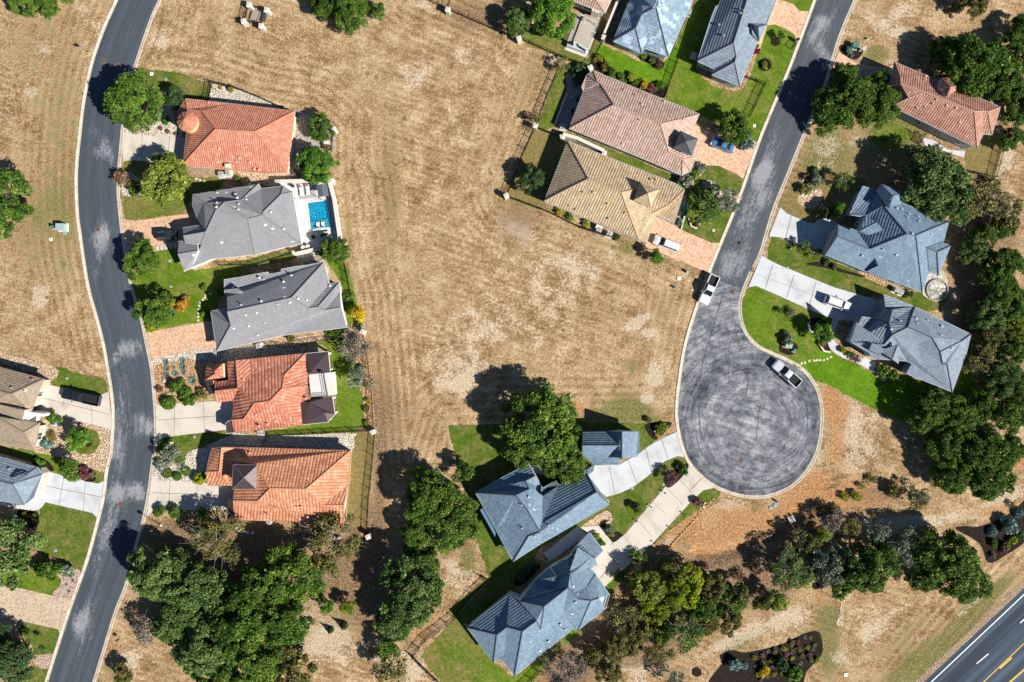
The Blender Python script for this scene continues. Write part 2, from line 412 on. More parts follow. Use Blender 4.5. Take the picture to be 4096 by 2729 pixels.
def mat_stone_wall(name, a, b):
    t = NT(name, .88, .15); p = t.pos()
    v = t.n('ShaderNodeTexVoronoi', {'Vector': t.map(p, (1, 1, 2)), 'Scale': 2.2})
    return t.out(t.mix(t.sep(v.outputs['Color'])[0], a, b), t.bump(v.outputs['Distance'], .05, .6))

def mat_leaf(name, cols, trans=.25):
    """foliage: every leaf spray carries its own shade (attribute), every plant its own tint"""
    t = NT(name, .6, .25)
    a = t.attr('leaf').outputs['Fac']; rnd = t.n('ShaderNodeObjectInfo').outputs['Random']
    f = t.math('ADD', t.math('MULTIPLY', a, .8), t.math('MULTIPLY', rnd, .2))
    n = len(cols); c = t.ramp(f, [(i / (n - 1), cc) for i, cc in enumerate(cols)])
    t.out(c)
    tr = t.n('ShaderNodeBsdfTranslucent', {'Color': c})
    mx = t.n('ShaderNodeMixShader', {0: trans, 1: t.b.outputs[0], 2: tr.outputs[0]})
    t.t.links.new(mx.outputs[0], t.t.nodes['Material Output'].inputs['Surface'])
    return t.m

def mat_water():
    t = NT('pool_water', .08, .5); p = t.pos()
    w = t.n('ShaderNodeTexVoronoi', {'Vector': t.map(p, loc=(3, 1, 0)), 'Scale': 2.2}, feature='DISTANCE_TO_EDGE').outputs[0]  # bright caustic network painted into the water colour
    n = t.noise(p, 2.5, 4, .6, 1.5)
    c = t.ramp(t.math('ADD', t.math('MULTIPLY', w, .7), t.math('MULTIPLY', n, .5)), [(.18, (.03, .42, .58)), (.34, (.006, .22, .40)), (.6, (.002, .115, .25))])
    return t.out(c, t.bump(n, .05, .5))

def mat_glass(name='window_glass', col=(.03, .06, .075)):
    t = NT(name, .12, .6); t.out(t.mix(t.noise(t.pos(), .8), mul(col, .7), mul(col, 1.4))); return t.m

GROUND = mat_ground()
LAWN = dict(lush=mat_lawn('lush_lawn', 1.05, .30, (.085, .185, .008)), mid=mat_lawn('green_lawn', .95, .55, (.095, .165, .012)), tired=mat_lawn('tired_lawn', .95, .72, (.09, .145, .014)),
            olive=mat_lawn('dry_lawn', .85, 1.12, (.10, .125, .02)), deep=mat_lawn('deep_lawn', .86, .62, (.078, .130, .014)))
GRAV = dict(tan=mat_gravel('tan_gravel', (.40, .26, .15), (.60, .43, .28), (.78, .62, .45)), orange=mat_gravel('amber_gravel', (.34, .18, .085), (.54, .33, .17), (.68, .47, .28)),
            cream=mat_gravel('cream_gravel', (.48, .40, .31), (.66, .58, .47), (.80, .74, .64)), grey=mat_gravel('grey_gravel', (.30, .25, .20), (.46, .40, .33), (.62, .56, .48)),
            pink=mat_gravel('pink_gravel', (.42, .28, .22), (.58, .41, .33), (.72, .55, .46), 5), dirt=mat_gravel('bare_soil', (.34, .23, .14), (.45, .32, .21), (.55, .41, .29), 6))
MULCH = mat_mulch()
CONC = dict(warm=mat_concrete('warm_concrete', (.56, .51, .44), .36), white=mat_concrete('pale_concrete', (.53, .545, .565), .34), cool=mat_concrete('grey_concrete', (.60, .60, .575)), deck=mat_concrete('deck_concrete', (.60, .59, .56), .1))
PAVE = dict(pink=mat_paver('clay_paver', (.56, .36, .24)), tan=mat_paver('tan_paver', (.47, .37, .27)), salmon=mat_paver('salmon_paver', (.60, .385, .26)))
ASPH = mat_asphalt('street_asphalt', (.062, .078, .097), (.36, .37, .385), .5)
ASPH2 = mat_asphalt('worn_asphalt', (.072, .084, .100), (.36, .37, .39), .6)
KERB = mat_kerb()
CRACK = plain('tar_seal', (.022, .022, .024), .7)
GLASS = mat_glass(); WATER = mat_water()
WHITE = plain('white_paint', (.78, .77, .74)); CREAM = plain('cream_stucco', (.70, .58, .42)); STUCCO = plain('white_stucco', (.76, .75, .72)); YELLOW = plain('ochre_stucco', (.64, .47, .24))
BLUEGREY = plain('grey_stucco', (.30, .36, .39)); LIME = mat_stone_wall('limestone', (.42, .36, .29), (.66, .60, .52)); IRON = plain('black_iron', (.012, .012, .013), .5)
METAL = plain('galvanised', (.52, .53, .54), .35, .6); DARKM = plain('dark_metal', (.05, .05, .055), .45, .3); TRIM = plain('pale_trim', (.66, .66, .65)); WOOD = plain('weathered_wood', (.34, .28, .22), .85)
BLUETRIM = plain('slate_blue_trim', (.42, .50, .56)); COPPER = plain('rust_brown_trim', (.20, .10, .07))
STONE = plain('pale_limestone', (.62, .57, .50), .85, var=.22); ROCK = plain('boulder_stone', (.46, .38, .30), .9, var=.35); BARK = plain('grey_bark', (.16, .125, .10), .9, var=.4, scale=14); PALEBARK = plain('pale_bark', (.36, .33, .30), .9, var=.3, scale=10)
import numpy as np
# ------------------------------------------------------------------ ground: one sheet to the horizon, with what grows where
def axis(lo, hi, st):
    v = [-1500, -700, -330, -180, lo - 25]; x = lo
    while x < hi: v.append(x); x += st
    return np.array(v + [hi, hi + 25, 180, 330, 700, 1500], dtype=float)
GX, GY = axis(-106, 106, .8), axis(-74, 74, .8)
XX, YY = np.meshgrid(GX, GY)
SOIL = np.zeros(XX.shape + (4,)); SOIL[...] = 0
def blob(ch, c, x, y, rx, amp=1.0, ry=None, rot=0.0, p=2.0):
    """how much of a cover (0 green, 1 bleached straw / bare limestone, 2 red soil, 3 leaf litter) grows around a point"""
    w = W(c, x, y); k = K / (1 if c == 'S' else Q); a = math.radians(rot)
    dx, dy = XX - w.x, YY - w.y
    u = (dx*math.cos(a) - dy*math.sin(a)) / (rx*k); v = (dx*math.sin(a) + dy*math.cos(a)) / ((ry or rx)*k)
    SOIL[..., ch] += amp * np.exp(-(u*u + v*v) ** (p / 2))
G0, PA, OR, LI = 0, 1, 2, 3
for a in [
    # strip west of the street: olive grass with bleached swathes
    (G0,'A',250,900,330,.26,700), (G0,'A',150,200,350,.2,300), (G0,'A',420,800,120,.18,900), (PA,'A',300,330,90,.5), (PA,'A',180,560,80,.4), (PA,'A',40,720,80,.35), (PA,'A',560,120,60,.45,160,-30),
    (PA,'B',262,400,34,2.2,14), (PA,'B',240,440,26,2.4,34), (PA,'B',255,485,30,2.2,20), (PA,'B',225,470,18,2.0), (PA,'B',290,415,20,1.8), (PA,'B',285,475,16,1.6), (LI,'B',60,650,25,.5), (G0,'B',250,300,300,.22,400), (PA,'A',560,500,30,.3,300,12),
    # the big mown field
    (PA,'A',1000,300,60,.5,200,20), (PA,'Q',1200,460,110,.55), (PA,'Q',1500,350,160,.35), (PA,'Q',900,900,100,.3), (PA,'Q',940,420,260,.25,60,20), (PA,'Q',1500,800,200,.3),
    (PA,'S',1950,1300,230,.40,130), (PA,'S',2250,1250,160,.25), (PA,'S',1780,1520,130,.4), (PA,'S',2100,1010,300,.3,140), (PA,'S',1900,1500,90,.4), (PA,'S',2350,1080,170,.3,80,-15),
    (LI,'S',2050,900,260,.2,160), (LI,'S',1500,600,130,.2), (LI,'S',1560,900,40,.35,300), (LI,'S',1520,1640,90,.42,300), (LI,'S',2350,1270,180,.2,120), (LI,'S',1700,1700,180,.3), (LI,'S',2000,480,240,.22), (LI,'S',2420,1230,120,.15),
    (OR,'S',1945,1505,22,.9), (OR,'S',2160,640,200,.12), (OR,'S',2580,1180,150,.25), (OR,'S',2450,1400,170,.25,90),
    (PA,'L',80,450,90,1.3,34,-30), (PA,'L',150,520,50,1.2,28), (PA,'L',180,780,34,1.6,60), (PA,'L',140,930,40,1.7,26), (PA,'L',230,820,70,.6), (G0,'L',60,720,90,.55,60), (G0,'L',50,1000,100,.7,60), (G0,'L',220,1080,120,.5,60), (G0,'L',60,560,90,.35,50),
    (G0,'M',1250,180,150,.5,130), (G0,'M',1100,260,230,.6,50), (OR,'M',950,230,70,.55), (OR,'M',400,10,40,.9), (G0,'S',1560,750,60,.4,300), (G0,'S',2150,300,100,.4,200,25), (PA,'G',330,370,80,.6,50),
    (G0,'Q',250,350,300,.25,150), (G0,'Q',800,600,300,.2), (OR,'Q',720,120,120,.45,60), (G0,'D',1240,1000,40,.4,300), (G0,'G',600,1520,120,.3), (G0,'G',800,1550,70,.8,50),
    (G0,'L',300,110,140,.3,60), (LI,'L',250,350,140,.35),
    # east side
    (G0,'I',300,1100,190,.75,260), (G0,'I',640,340,70,.9,60), (G0,'I',780,820,200,.75,120), (PA,'I',330,960,110,.5,140), (PA,'I',560,880,120,.5,50), (G0,'I',700,1000,250,.45), (G0,'I',170,1300,130,.8), (G0,'I',1320,1000,130,.7,180), (PA,'I',700,150,180,.5,90), (PA,'I',860,30,120,.35), (G0,'I',900,220,180,.25), (PA,'I',1450,1000,60,.8,120,20), (PA,'I',780,212,24,2.6), (PA,'I',832,208,12,2),
    (OR,'I',1200,150,300,.18), (PA,'I',1200,1420,110,.3), (G0,'I',1170,1440,100,.35), (LI,'I',1330,1240,130,.6), (LI,'I',1440,1500,160,.5), (PA,'I',1500,1350,90,.6), (OR,'I',1520,1400,110,.5),
    (LI,'J',1220,560,130,.7,260), (LI,'J',1300,900,150,.8,200), (LI,'J',1400,1200,200,.8,300), (G0,'J',1150,800,80,.5), (OR,'J',1240,700,50,.7), (PA,'J',1140,760,60,.7),
    # verge round the bulb: red soil, straw, tufts
    (OR,'J',350,1370,36,1.1,130,28), (OR,'J',420,1520,60,.6,160,18), (PA,'J',500,1500,170,.5,170), (G0,'J',760,1310,100,.4,50), (PA,'J',790,1350,60,.6,36), (G0,'J',700,1480,230,.5,40,30),
    (PA,'K',480,150,240,.5,160), (OR,'K',400,120,60,.7,80), (OR,'K',130,430,60,1.0), (OR,'K',240,330,120,.4,50,-40), (G0,'K',300,100,30,.55,240,-30), (G0,'K',640,150,150,.35), (OR,'K',500,420,300,.5,90), (LI,'K',620,400,220,.55,90), (LI,'K',330,540,170,.9,60), (LI,'K',100,720,170,.9),
    (OR,'N',1150,700,240,1.2,40,-18), (PA,'N',1010,570,70,1.0,60), (PA,'N',1120,470,140,.6,60), (OR,'N',1230,560,260,.6,70), (G0,'N',830,650,120,.6,60,-40), (PA,'N',740,690,60,.9,30,-40), (LI,'N',1180,820,190,.85,70), (LI,'N',1350,800,140,.7), (G0,'N',1190,500,200,.3), (OR,'N',700,740,50,.8), (OR,'N',940,640,240,.35),
    (OR,'N',1000,600,330,.42,130), (OR,'K',350,350,420,.36,170), (OR,'K',150,520,160,.5,70), (OR,'N',1350,650,160,.5,80), (OR,'K',200,600,200,.4,80), (PA,'K',560,700,200,.3), (G0,'K',800,1300,420,.35,170,-38), (G0,'K',300,1150,120,.4), (PA,'K',560,1150,330,.2,120,-35), (G0,'J',420,1480,150,.3,120), (OR,'L',1300,980,60,.5,140), (G0,'N',1150,1250,200,.25), (G0,'A',300,1350,300,.2,200),
    # thicket floor
    (LI,'N',800,1050,330,1.2,260), (LI,'N',520,900,130,.8,170,-42), (LI,'N',300,1250,190,1.1,130), (LI,'N',520,1350,250,.9,120), (LI,'N',1200,960,220,.9,130), (OR,'N',360,1230,60,.8), (PA,'N',520,1440,110,.7,46), (LI,'N',100,1480,180,1.1), (PA,'N',560,1540,110,.6), (LI,'N',1400,900,160,.6), (PA,'N',1110,1110,60,.5),
    (OR,'O',440,1240,220,.5,60,-40), (PA,'O',250,1420,170,.45), (PA,'O',420,1500,120,.4), (G0,'O',740,800,60,.75,130), (LI,'O',100,800,180,.6,350), (LI,'O',600,650,230,.4), (PA,'O',690,900,100,.5), (PA,'O',620,830,50,.5),
    # bleached mown lane and field beyond the thicket
    (PA,'K',900,560,420,1.0,36,-4), (PA,'K',1420,430,190,1.1,46,-28), (PA,'N',1200,1290,330,.7,60,-22), (PA,'K',100,1150,160,.5,90), (G0,'K',1150,1360,400,1.25,70,-38), (G0,'K',1330,1040,260,.9,50,-40), (G0,'K',900,1480,240,1.2,80,-38), (PA,'K',1240,1080,190,.55,20,-40), (LI,'K',1270,1170,420,.55,22,-40), (G0,'K',340,1390,100,.7,160), (G0,'K',380,1160,80,.5), (PA,'K',700,1200,260,.35,50,-35), (PA,'K',620,1380,200,.25), (G0,'N',1180,1330,160,.6,36,-30), (OR,'K',290,1040,40,1.0), (OR,'K',1330,500,200,.7,40,-15), (LI,'K',1500,250,60,.4), (OR,'K',1540,200,60,.9), (G0,'K',200,1300,70,.4), (PA,'K',430,1420,60,.4),
    # south-west: bare ground under the oaks
    (LI,'F',100,650,170,.8,70), (LI,'F',500,1000,520,1.0,420), (LI,'F',700,620,90,.5), (OR,'F',640,750,80,.6), (PA,'F',1000,1100,130,.45), (PA,'F',1130,1330,190,.75,150), (PA,'F',950,1190,40,.7), (G0,'F',960,820,150,.35,200), (G0,'F',620,600,110,.6,46), (LI,'F',1350,900,110,.8,380), (LI,'F',300,650,170,.8,120), (LI,'F',1200,900,130,.5), (G0,'F',1150,1180,110,.4), (G0,'F',90,1500,150,.35), (PA,'F',150,1330,90,.4), (G0,'C',720,1480,110,.4), (PA,'C',820,1420,90,.7), (PA,'C',800,1060,60,.4), (LI,'C',1100,640,130,.6,60), (G0,'F',360,510,90,.8,30), (G0,'F',1310,330,60,.5,280), (G0,'F',1330,100,50,.4,120), (PA,'F',1405,420,10,1.3,260), (LI,'F',1440,330,30,.4,400),
    (G0,'G',230,1000,90,.3,240,25), (G0,'G',560,1330,330,.4,46,24), (LI,'G',150,1330,200,.3), (PA,'G',100,1420,160,.5,60,20), (OR,'G',260,1290,200,.3,30,22),
    (LI,'G',30,110,120,1.0,90), (OR,'G',40,160,80,.5), (LI,'S',1860,60,90,.6), (PA,'S',1700,10,40,.6), (G0,'H',1450,900,80,.4,140)]: blob(*a)
np.clip(SOIL, 0, 1, out=SOIL)
def swath():
    """distance to the outline the mower circles: the big field, the west verge, the east slope"""
    best = np.full(XX.shape, 1e9)
    lines = [P('S', '640,20 610,150 545,290 830,330 1010,395 1235,440 1335,520 1330,690 1360,760 1390,1000 1440,1200 1470,1500 1490,1750 1510,1950 1700,2000 1800,1690 2010,1690 2400,1690 2690,1690 2700,1500 2740,1300 2800,1090 2500,950 2030,790 2090,640 2190,360 2240,250 2000,130 1800,40 1660,-20'),
             P('S', '450,-20 400,120 350,260 318,420 305,560 300,720 305,880 320,1000 360,1180 410,1400'), P('S', '4140,2240 3700,2740'), P('S', '3300,2040 3420,2010 3700,2090 4100,1900')]
    for l in lines:
        for a, b in zip(l, l[1:]):
            dx, dy = b.x - a.x, b.y - a.y; L2 = dx * dx + dy * dy
            t = np.clip(((XX - a.x) * dx + (YY - a.y) * dy) / L2, 0, 1)
            best = np.minimum(best, np.hypot(XX - a.x - t * dx, YY - a.y - t * dy))
    return best
def build_ground():
    ny, nx = XX.shape
    me = bpy.data.meshes.new('ground')
    ZZ = np.zeros_like(XX)                                # the washed-out gully and a few soft swells on the red slope
    gl = P('N', '930,762 1050,772 1180,742 1300,702 1440,652')
    for a, b in zip(gl, gl[1:]):
        dx, dy = b.x - a.x, b.y - a.y; t = np.clip(((XX - a.x) * dx + (YY - a.y) * dy) / (dx * dx + dy * dy), 0, 1)
        dd = np.hypot(XX - a.x - t * dx, YY - a.y - t * dy); ZZ = np.minimum(ZZ, -.75 * np.exp(-(dd / 1.1) ** 2))
    vs = np.stack([XX, YY, ZZ], -1).reshape(-1, 3)
    i = np.arange(nx * ny).reshape(ny, nx)
    fs = np.stack([i[:-1, :-1], i[:-1, 1:], i[1:, 1:], i[1:, :-1]], -1).reshape(-1, 4)
    me.from_pydata(vs.tolist(), [], fs.tolist())
    at = me.color_attributes.new('soil', 'FLOAT_COLOR', 'POINT')
    at.data.foreach_set('color', SOIL.reshape(-1).astype(np.float32))
    sw = me.attributes.new('swath', 'FLOAT', 'POINT'); sw.data.foreach_set('value', swath().reshape(-1).astype(np.float32))
    me.materials.append(GROUND)
    o = bpy.data.objects.new('ground', me); COL.objects.link(o)
    tag(o, kind='structure')
build_ground()

def resample(pts, n):
    L = [0.0]
    for a, b in zip(pts, pts[1:]): L.append(L[-1] + (b - a).length)
    out = []; j = 0
    for i in range(n):
        d = L[-1] * i / (n - 1)
        while j < len(pts) - 2 and L[j + 1] < d: j += 1
        t = (d - L[j]) / max(1e-6, L[j + 1] - L[j]); out.append(pts[j].lerp(pts[j + 1], t))
    return out

_ctr = [0]
def LV(n):
    """height of a paved or planted layer; no two share a plane"""
    _ctr[0] += 1
    return .010 + .018 * n + .00009 * _ctr[0]
def sheet(name, mat, c, s, lev=1, sm=False, label=None):
    pts = P(c, s) if isinstance(s, str) else s
    if sm: pts = smooth_line(pts, True, 5)
    if name == 'lawn':                                   # grass never grows to a ruled line
        n = max(12, int(sum((pts[i] - pts[i-1]).length for i in range(len(pts))) / .55)); pts = resample(pts + [pts[0]], n)[:-1]
        g = random.Random(n); pts = offset(pts, 0); pts = [p + Vector((g.gauss(0, .10), g.gauss(0, .10), 0)) for p in pts]
    z = LV(lev); bm = bmesh.new(); poly(bm, [Vector((p.x, p.y, z)) for p in pts])
    o = mesh_obj(name, bm, mat)
    return tag(o, kind='structure')

# ------------------------------------------------------------------ streets
def road_strip(name, left, right, mat, z, wear=(), cols=10, step=1.0, kind='structure'):
    n = max(8, int(sum((b - a).length for a, b in zip(left, left[1:])) / step))
    A, B = resample(left, n), resample(right, n)
    bm = bmesh.new(); uvl = bm.loops.layers.uv.new('UVMap'); dist = 0.0; rows = []; uvs = {}
    for i in range(n):
        if i: dist += ((A[i] + B[i]) / 2 - (A[i-1] + B[i-1]) / 2).length
        w = (B[i] - A[i]).length; row = []
        for j in range(cols + 1):
            p = A[i].lerp(B[i], j / cols); v = bm.verts.new((p.x, p.y, z)); uvs[v] = (j / cols * w, dist); row.append(v)
        rows.append(row)
    for r0, r1 in zip(rows, rows[1:]):
        for j in range(cols):
            f = bm.faces.new((r0[j], r0[j+1], r1[j+1], r1[j]))
            if f.normal.z == 0: f.normal_update()
            if f.normal.z < 0: f.normal_flip()
            for l in f.loops: l[uvl].uv = uvs[l.vert]
    o = mesh_obj(name, bm, mat); tag(o, kind=kind)
    at = o.data.attributes.new('wear', 'FLOAT', 'POINT')
    co = np.array([v.co[:] for v in o.data.vertices]); wv = np.zeros(len(co))
    for c, x, y, r, amp, ry, rot in wear:
        w = W(c, x, y); k = K / Q; a = math.radians(rot)
        dx, dy = co[:, 0] - w.x, co[:, 1] - w.y
        u = (dx*math.cos(a) - dy*math.sin(a)) / (r*k); v = (dx*math.sin(a) + dy*math.cos(a)) / (ry*k)
        wv += amp * np.exp(-(u*u + v*v))
    at.data.foreach_set('value', np.clip(wv, -1, 1.3).astype(np.float32))
    return o

def kerb(name, line, side):
    """rolled kerb with its gutter pan; line is the back of the kerb, side +1 if the road lies to its left"""
    prof = [(0, 0), (0, .10), (.16, .105), (.36, .03), (.62, .022), (.64, .0)]
    bm = bmesh.new(); uvl = bm.loops.layers.uv.new('UVMap'); prev = None; d = 0.0
    offs = [offset(line, side * o, False) for o, z in prof]
    for i in range(len(line)):
        if i: d += (line[i] - line[i-1]).length
        row = [(bm.verts.new((offs[j][i].x, offs[j][i].y, prof[j][1])), d, j) for j in range(len(prof))]
        if prev:
            for j in range(len(prof) - 1):
                q = [prev[j], row[j], row[j+1], prev[j+1]]
                f = bm.faces.new([t[0] for t in q]); f.normal_update()
                if f.normal.z < -1e-6: f.normal_flip()
                m = {t[0]: (t[2], t[1]) for t in q}
                for l in f.loops: l[uvl].uv = m[l.vert]
        prev = row
    return tag(mesh_obj(name, bm, KERB), kind='structure')

WL = smooth_line(P('A','735,-60 720,0 640,180 565,400 515,640 490,850 474,1000 468,1150 476,1350') + P('B','492,60 510,190 545,400 600,600 640,760 670,930 690,1060 700,1200 690,1400') + P('C','684,140 660,240 640,400 610,530 560,720 520,850 440,1070 380,1250 280,1568 250,1680'))
WR = smooth_line(P('A','1040,-60 1015,0 960,120 890,320 835,500 790,720 770,900 755,1080 752,1200 762,1330') + P('B','782,90 830,370 890,560 930,750 960,900 975,1050 985,1200 985,1350') + P('C','975,140 960,250 940,400 905,570 860,720 800,960 735,1130 670,1340 600,1568 560,1680'))
road_strip('road', offset(WL, .55, False), offset(WR, -.55, False), ASPH, .016, [
    ('A',590,820,40,.8,40,0), ('A',660,940,60,1.0,80,0), ('A',600,960,20,.7,40,0), ('A',640,1450,60,.9,110,0), ('A',730,165,16,.8,16,0), ('A',700,1000,40,.5,60,0),
    ('B',620,140,50,.8,100,-10), ('B',600,300,40,.6,70,0), ('B',670,60,20,.7,60,0), ('B',790,780,70,.9,90,10), ('B',870,770,50,.7,70,0), ('B',720,840,20,1.1,70,25), ('B',760,1130,60,.75,260,5), ('B',880,1240,60,1.0,100,5), ('B',940,1270,30,1.2,50,0), ('B',740,1430,60,.9,150,0), ('B',900,1450,40,.4,120,0),
    ('C',840,360,40,1.1,60,8), ('C',890,390,35,1.3,60,10), ('C',740,370,80,.9,70,0), ('C',700,500,70,.8,150,12), ('C',650,680,60,.75,130,18), ('C',590,850,50,.4,100,18), ('C',500,1190,70,1.0,90,22), ('C',540,1120,40,.7,120,22), ('C',480,1370,40,.5,140,22), ('C',560,1320,60,.35,120,22), ('C',640,950,60,.35,130,22)], 12)
kerb('kerb', WL, 1); kerb('kerb', WR, -1)

EL = smooth_line(P('H','1372,-100 1336,0 1240,260 1155,480 1000,850 870,1220 745,1530') + P('L','515,140'))
ER = smooth_line(P('I','560,-100 520,0 420,240 320,560 205,830 100,1090 5,1325') + P('L','860,20 800,140'))
EW = offset(EL, .55, False); EE = offset(ER, -.55, False)
def cut(line, c, x, y):
    w = W(c, x, y); i = min(range(len(line)), key=lambda k: (line[k] - w).length); return line[:i + 1]
road_strip('road', EW[:-1] + [W('L', 588, 192)], EE[:-4] + [W('L', 742, 250)], ASPH2, .016, [
    ('H',1390,140,60,1.0,50,25), ('H',1330,230,50,.8,90,25), ('H',1390,320,40,1.0,80,-8), ('H',1440,380,30,.7,60,0), ('H',1040,1060,50,1.15,70,25), ('H',990,1110,50,.9,60,25), ('H',1090,900,60,.6,140,25), ('H',970,1250,90,.6,160,25), ('H',900,1420,90,.5,140,25), ('H',1050,1230,60,.5,100,25), ('L',640,90,70,.85,130,20), ('L',740,80,50,.7,130,20), ('H',1140,650,60,.35,160,25), ('H',1280,60,60,.3,90,25), ('H',1470,60,40,.5,120,25)], 10)
BULB = smooth_line(P('L','515,140 440,350 370,580 332,800 312,1000 322,1120 350,1240 400,1350 480,1435 560,1492 680,1540 800,1560 920,1548 1050,1490 1150,1390 1220,1250 1245,1080 1238,950 1200,840 1130,750 1040,690 930,640 840,595 770,520 735,420 733,330 752,255 800,140'))
def culdesac():
    inner = offset(BULB, .55, False)
    ring = [W('L', 588, 192)] + inner[6:-6] + [W('L', 742, 250)]
    bm = bmesh.new(); poly(bm, [Vector((p.x, p.y, .012)) for p in ring]); uvl = bm.loops.layers.uv.new('UVMap'); c = W('L', 790, 1130)
    for f in bm.faces:
        for l in f.loops: l[uvl].uv = (l.vert.co.x - c.x, l.vert.co.y - c.y)
    o = tag(mesh_obj('road', bm, mat_culdesac()), kind='structure')
    bm = bmesh.new()                                     # tar-sealed cracks
    for s, w in (('640,235 610,290 585,380 560,460 535,540 505,640 485,720 465,850 458,960 470,1080 462,1100', .10), ('662,570 650,620 655,690 650,790 655,820', .09), ('662,570 700,540 690,470', .06), ('668,790 690,760 730,748 765,780 772,830 765,900 735,950', .13), ('770,940 820,960 842,1000 835,1080 820,1200', .09),
                 ('820,1220 870,1235 885,1290', .06), ('735,330 700,420 690,480', .05), ('430,545 445,560 440,600', .05), ('385,880 470,900 560,930 690,945', .06), ('415,740 500,760 640,775', .05), ('600,1300 540,1400 530,1440', .05), ('340,880 460,905', .05), ('700,1560 640,1300', .04), ('940,820 1000,960 1010,1010', .06), ('520,590 570,610 640,625', .06), ('640,235 690,225', .09)):
        pts = P('L', s); q = []
        for a, b in zip(pts, pts[1:]):
            for t in (0, .33, .66): q.append(a.lerp(b, t) + Vector((R.uniform(-.09, .09), R.uniform(-.09, .09), 0)))
        q.append(pts[-1]); l, r = offset(q, w / 2, False), offset(q, -w / 2, False)
        for i in range(len(q) - 1): poly(bm, [Vector((p.x, p.y, .019)) for p in (l[i], l[i+1], r[i+1], r[i])])
    mesh_obj('tar_seam', bm, CRACK, o)
    kerb('kerb', BULB, 1)
culdesac(); kerb('kerb', EL, 1); kerb('kerb', ER[:-2], -1)
# the highway in the south-east corner
def highway():
    a, b = W('K', 925, 1568), W('K', 1568, 965); d = (b - a).normalized(); n = Vector((d.y, -d.x, 0))
    a, b = a - d * 60, b + d * 90
    road_strip('road', [a, b], [a + n * 27, b + n * 27], mat_highway(), LV(0), (), 4, 6)
    road_strip('verge', [a - n * .9, b - n * .9], [a + n * .3, b + n * .3], GRAV['dirt'], LV(0), (), 2, 6)
    wl = plain('road_white', (.72, .74, .74), .7, var=.2); yl = plain('road_yellow', (.72, .42, .03), .7, var=.2)
    def line(c, x, y, x2, y2, w, m, ext=0):
        p, q = W(c, x, y), W(c, x2, y2); e = (q - p).normalized(); p, q = p - e * ext, q + e * ext; s = Vector((-e.y, e.x, 0)) * w / 2
        bm = bmesh.new(); z = LV(1); poly(bm, [Vector((v.x, v.y, z)) for v in (p + s, q + s, q - s, p - s)]); tag(mesh_obj('road_marking', bm, m), kind='structure')
    line('K', 985, 1568, 1568, 1018, .2, wl, 50); line('K', 1270, 1452, 1345, 1390, .2, wl); line('K', 1543, 1197, 1618, 1130, .2, wl); line('K', 995, 1710, 1070, 1645, .2, wl)
    line('K', 1312, 1568, 1568, 1325, .17, yl, 50); line('K', 1415, 1482, 1490, 1415, .3, yl); line('K', 1478, 1568, 1568, 1490, .3, yl, 50)
highway()

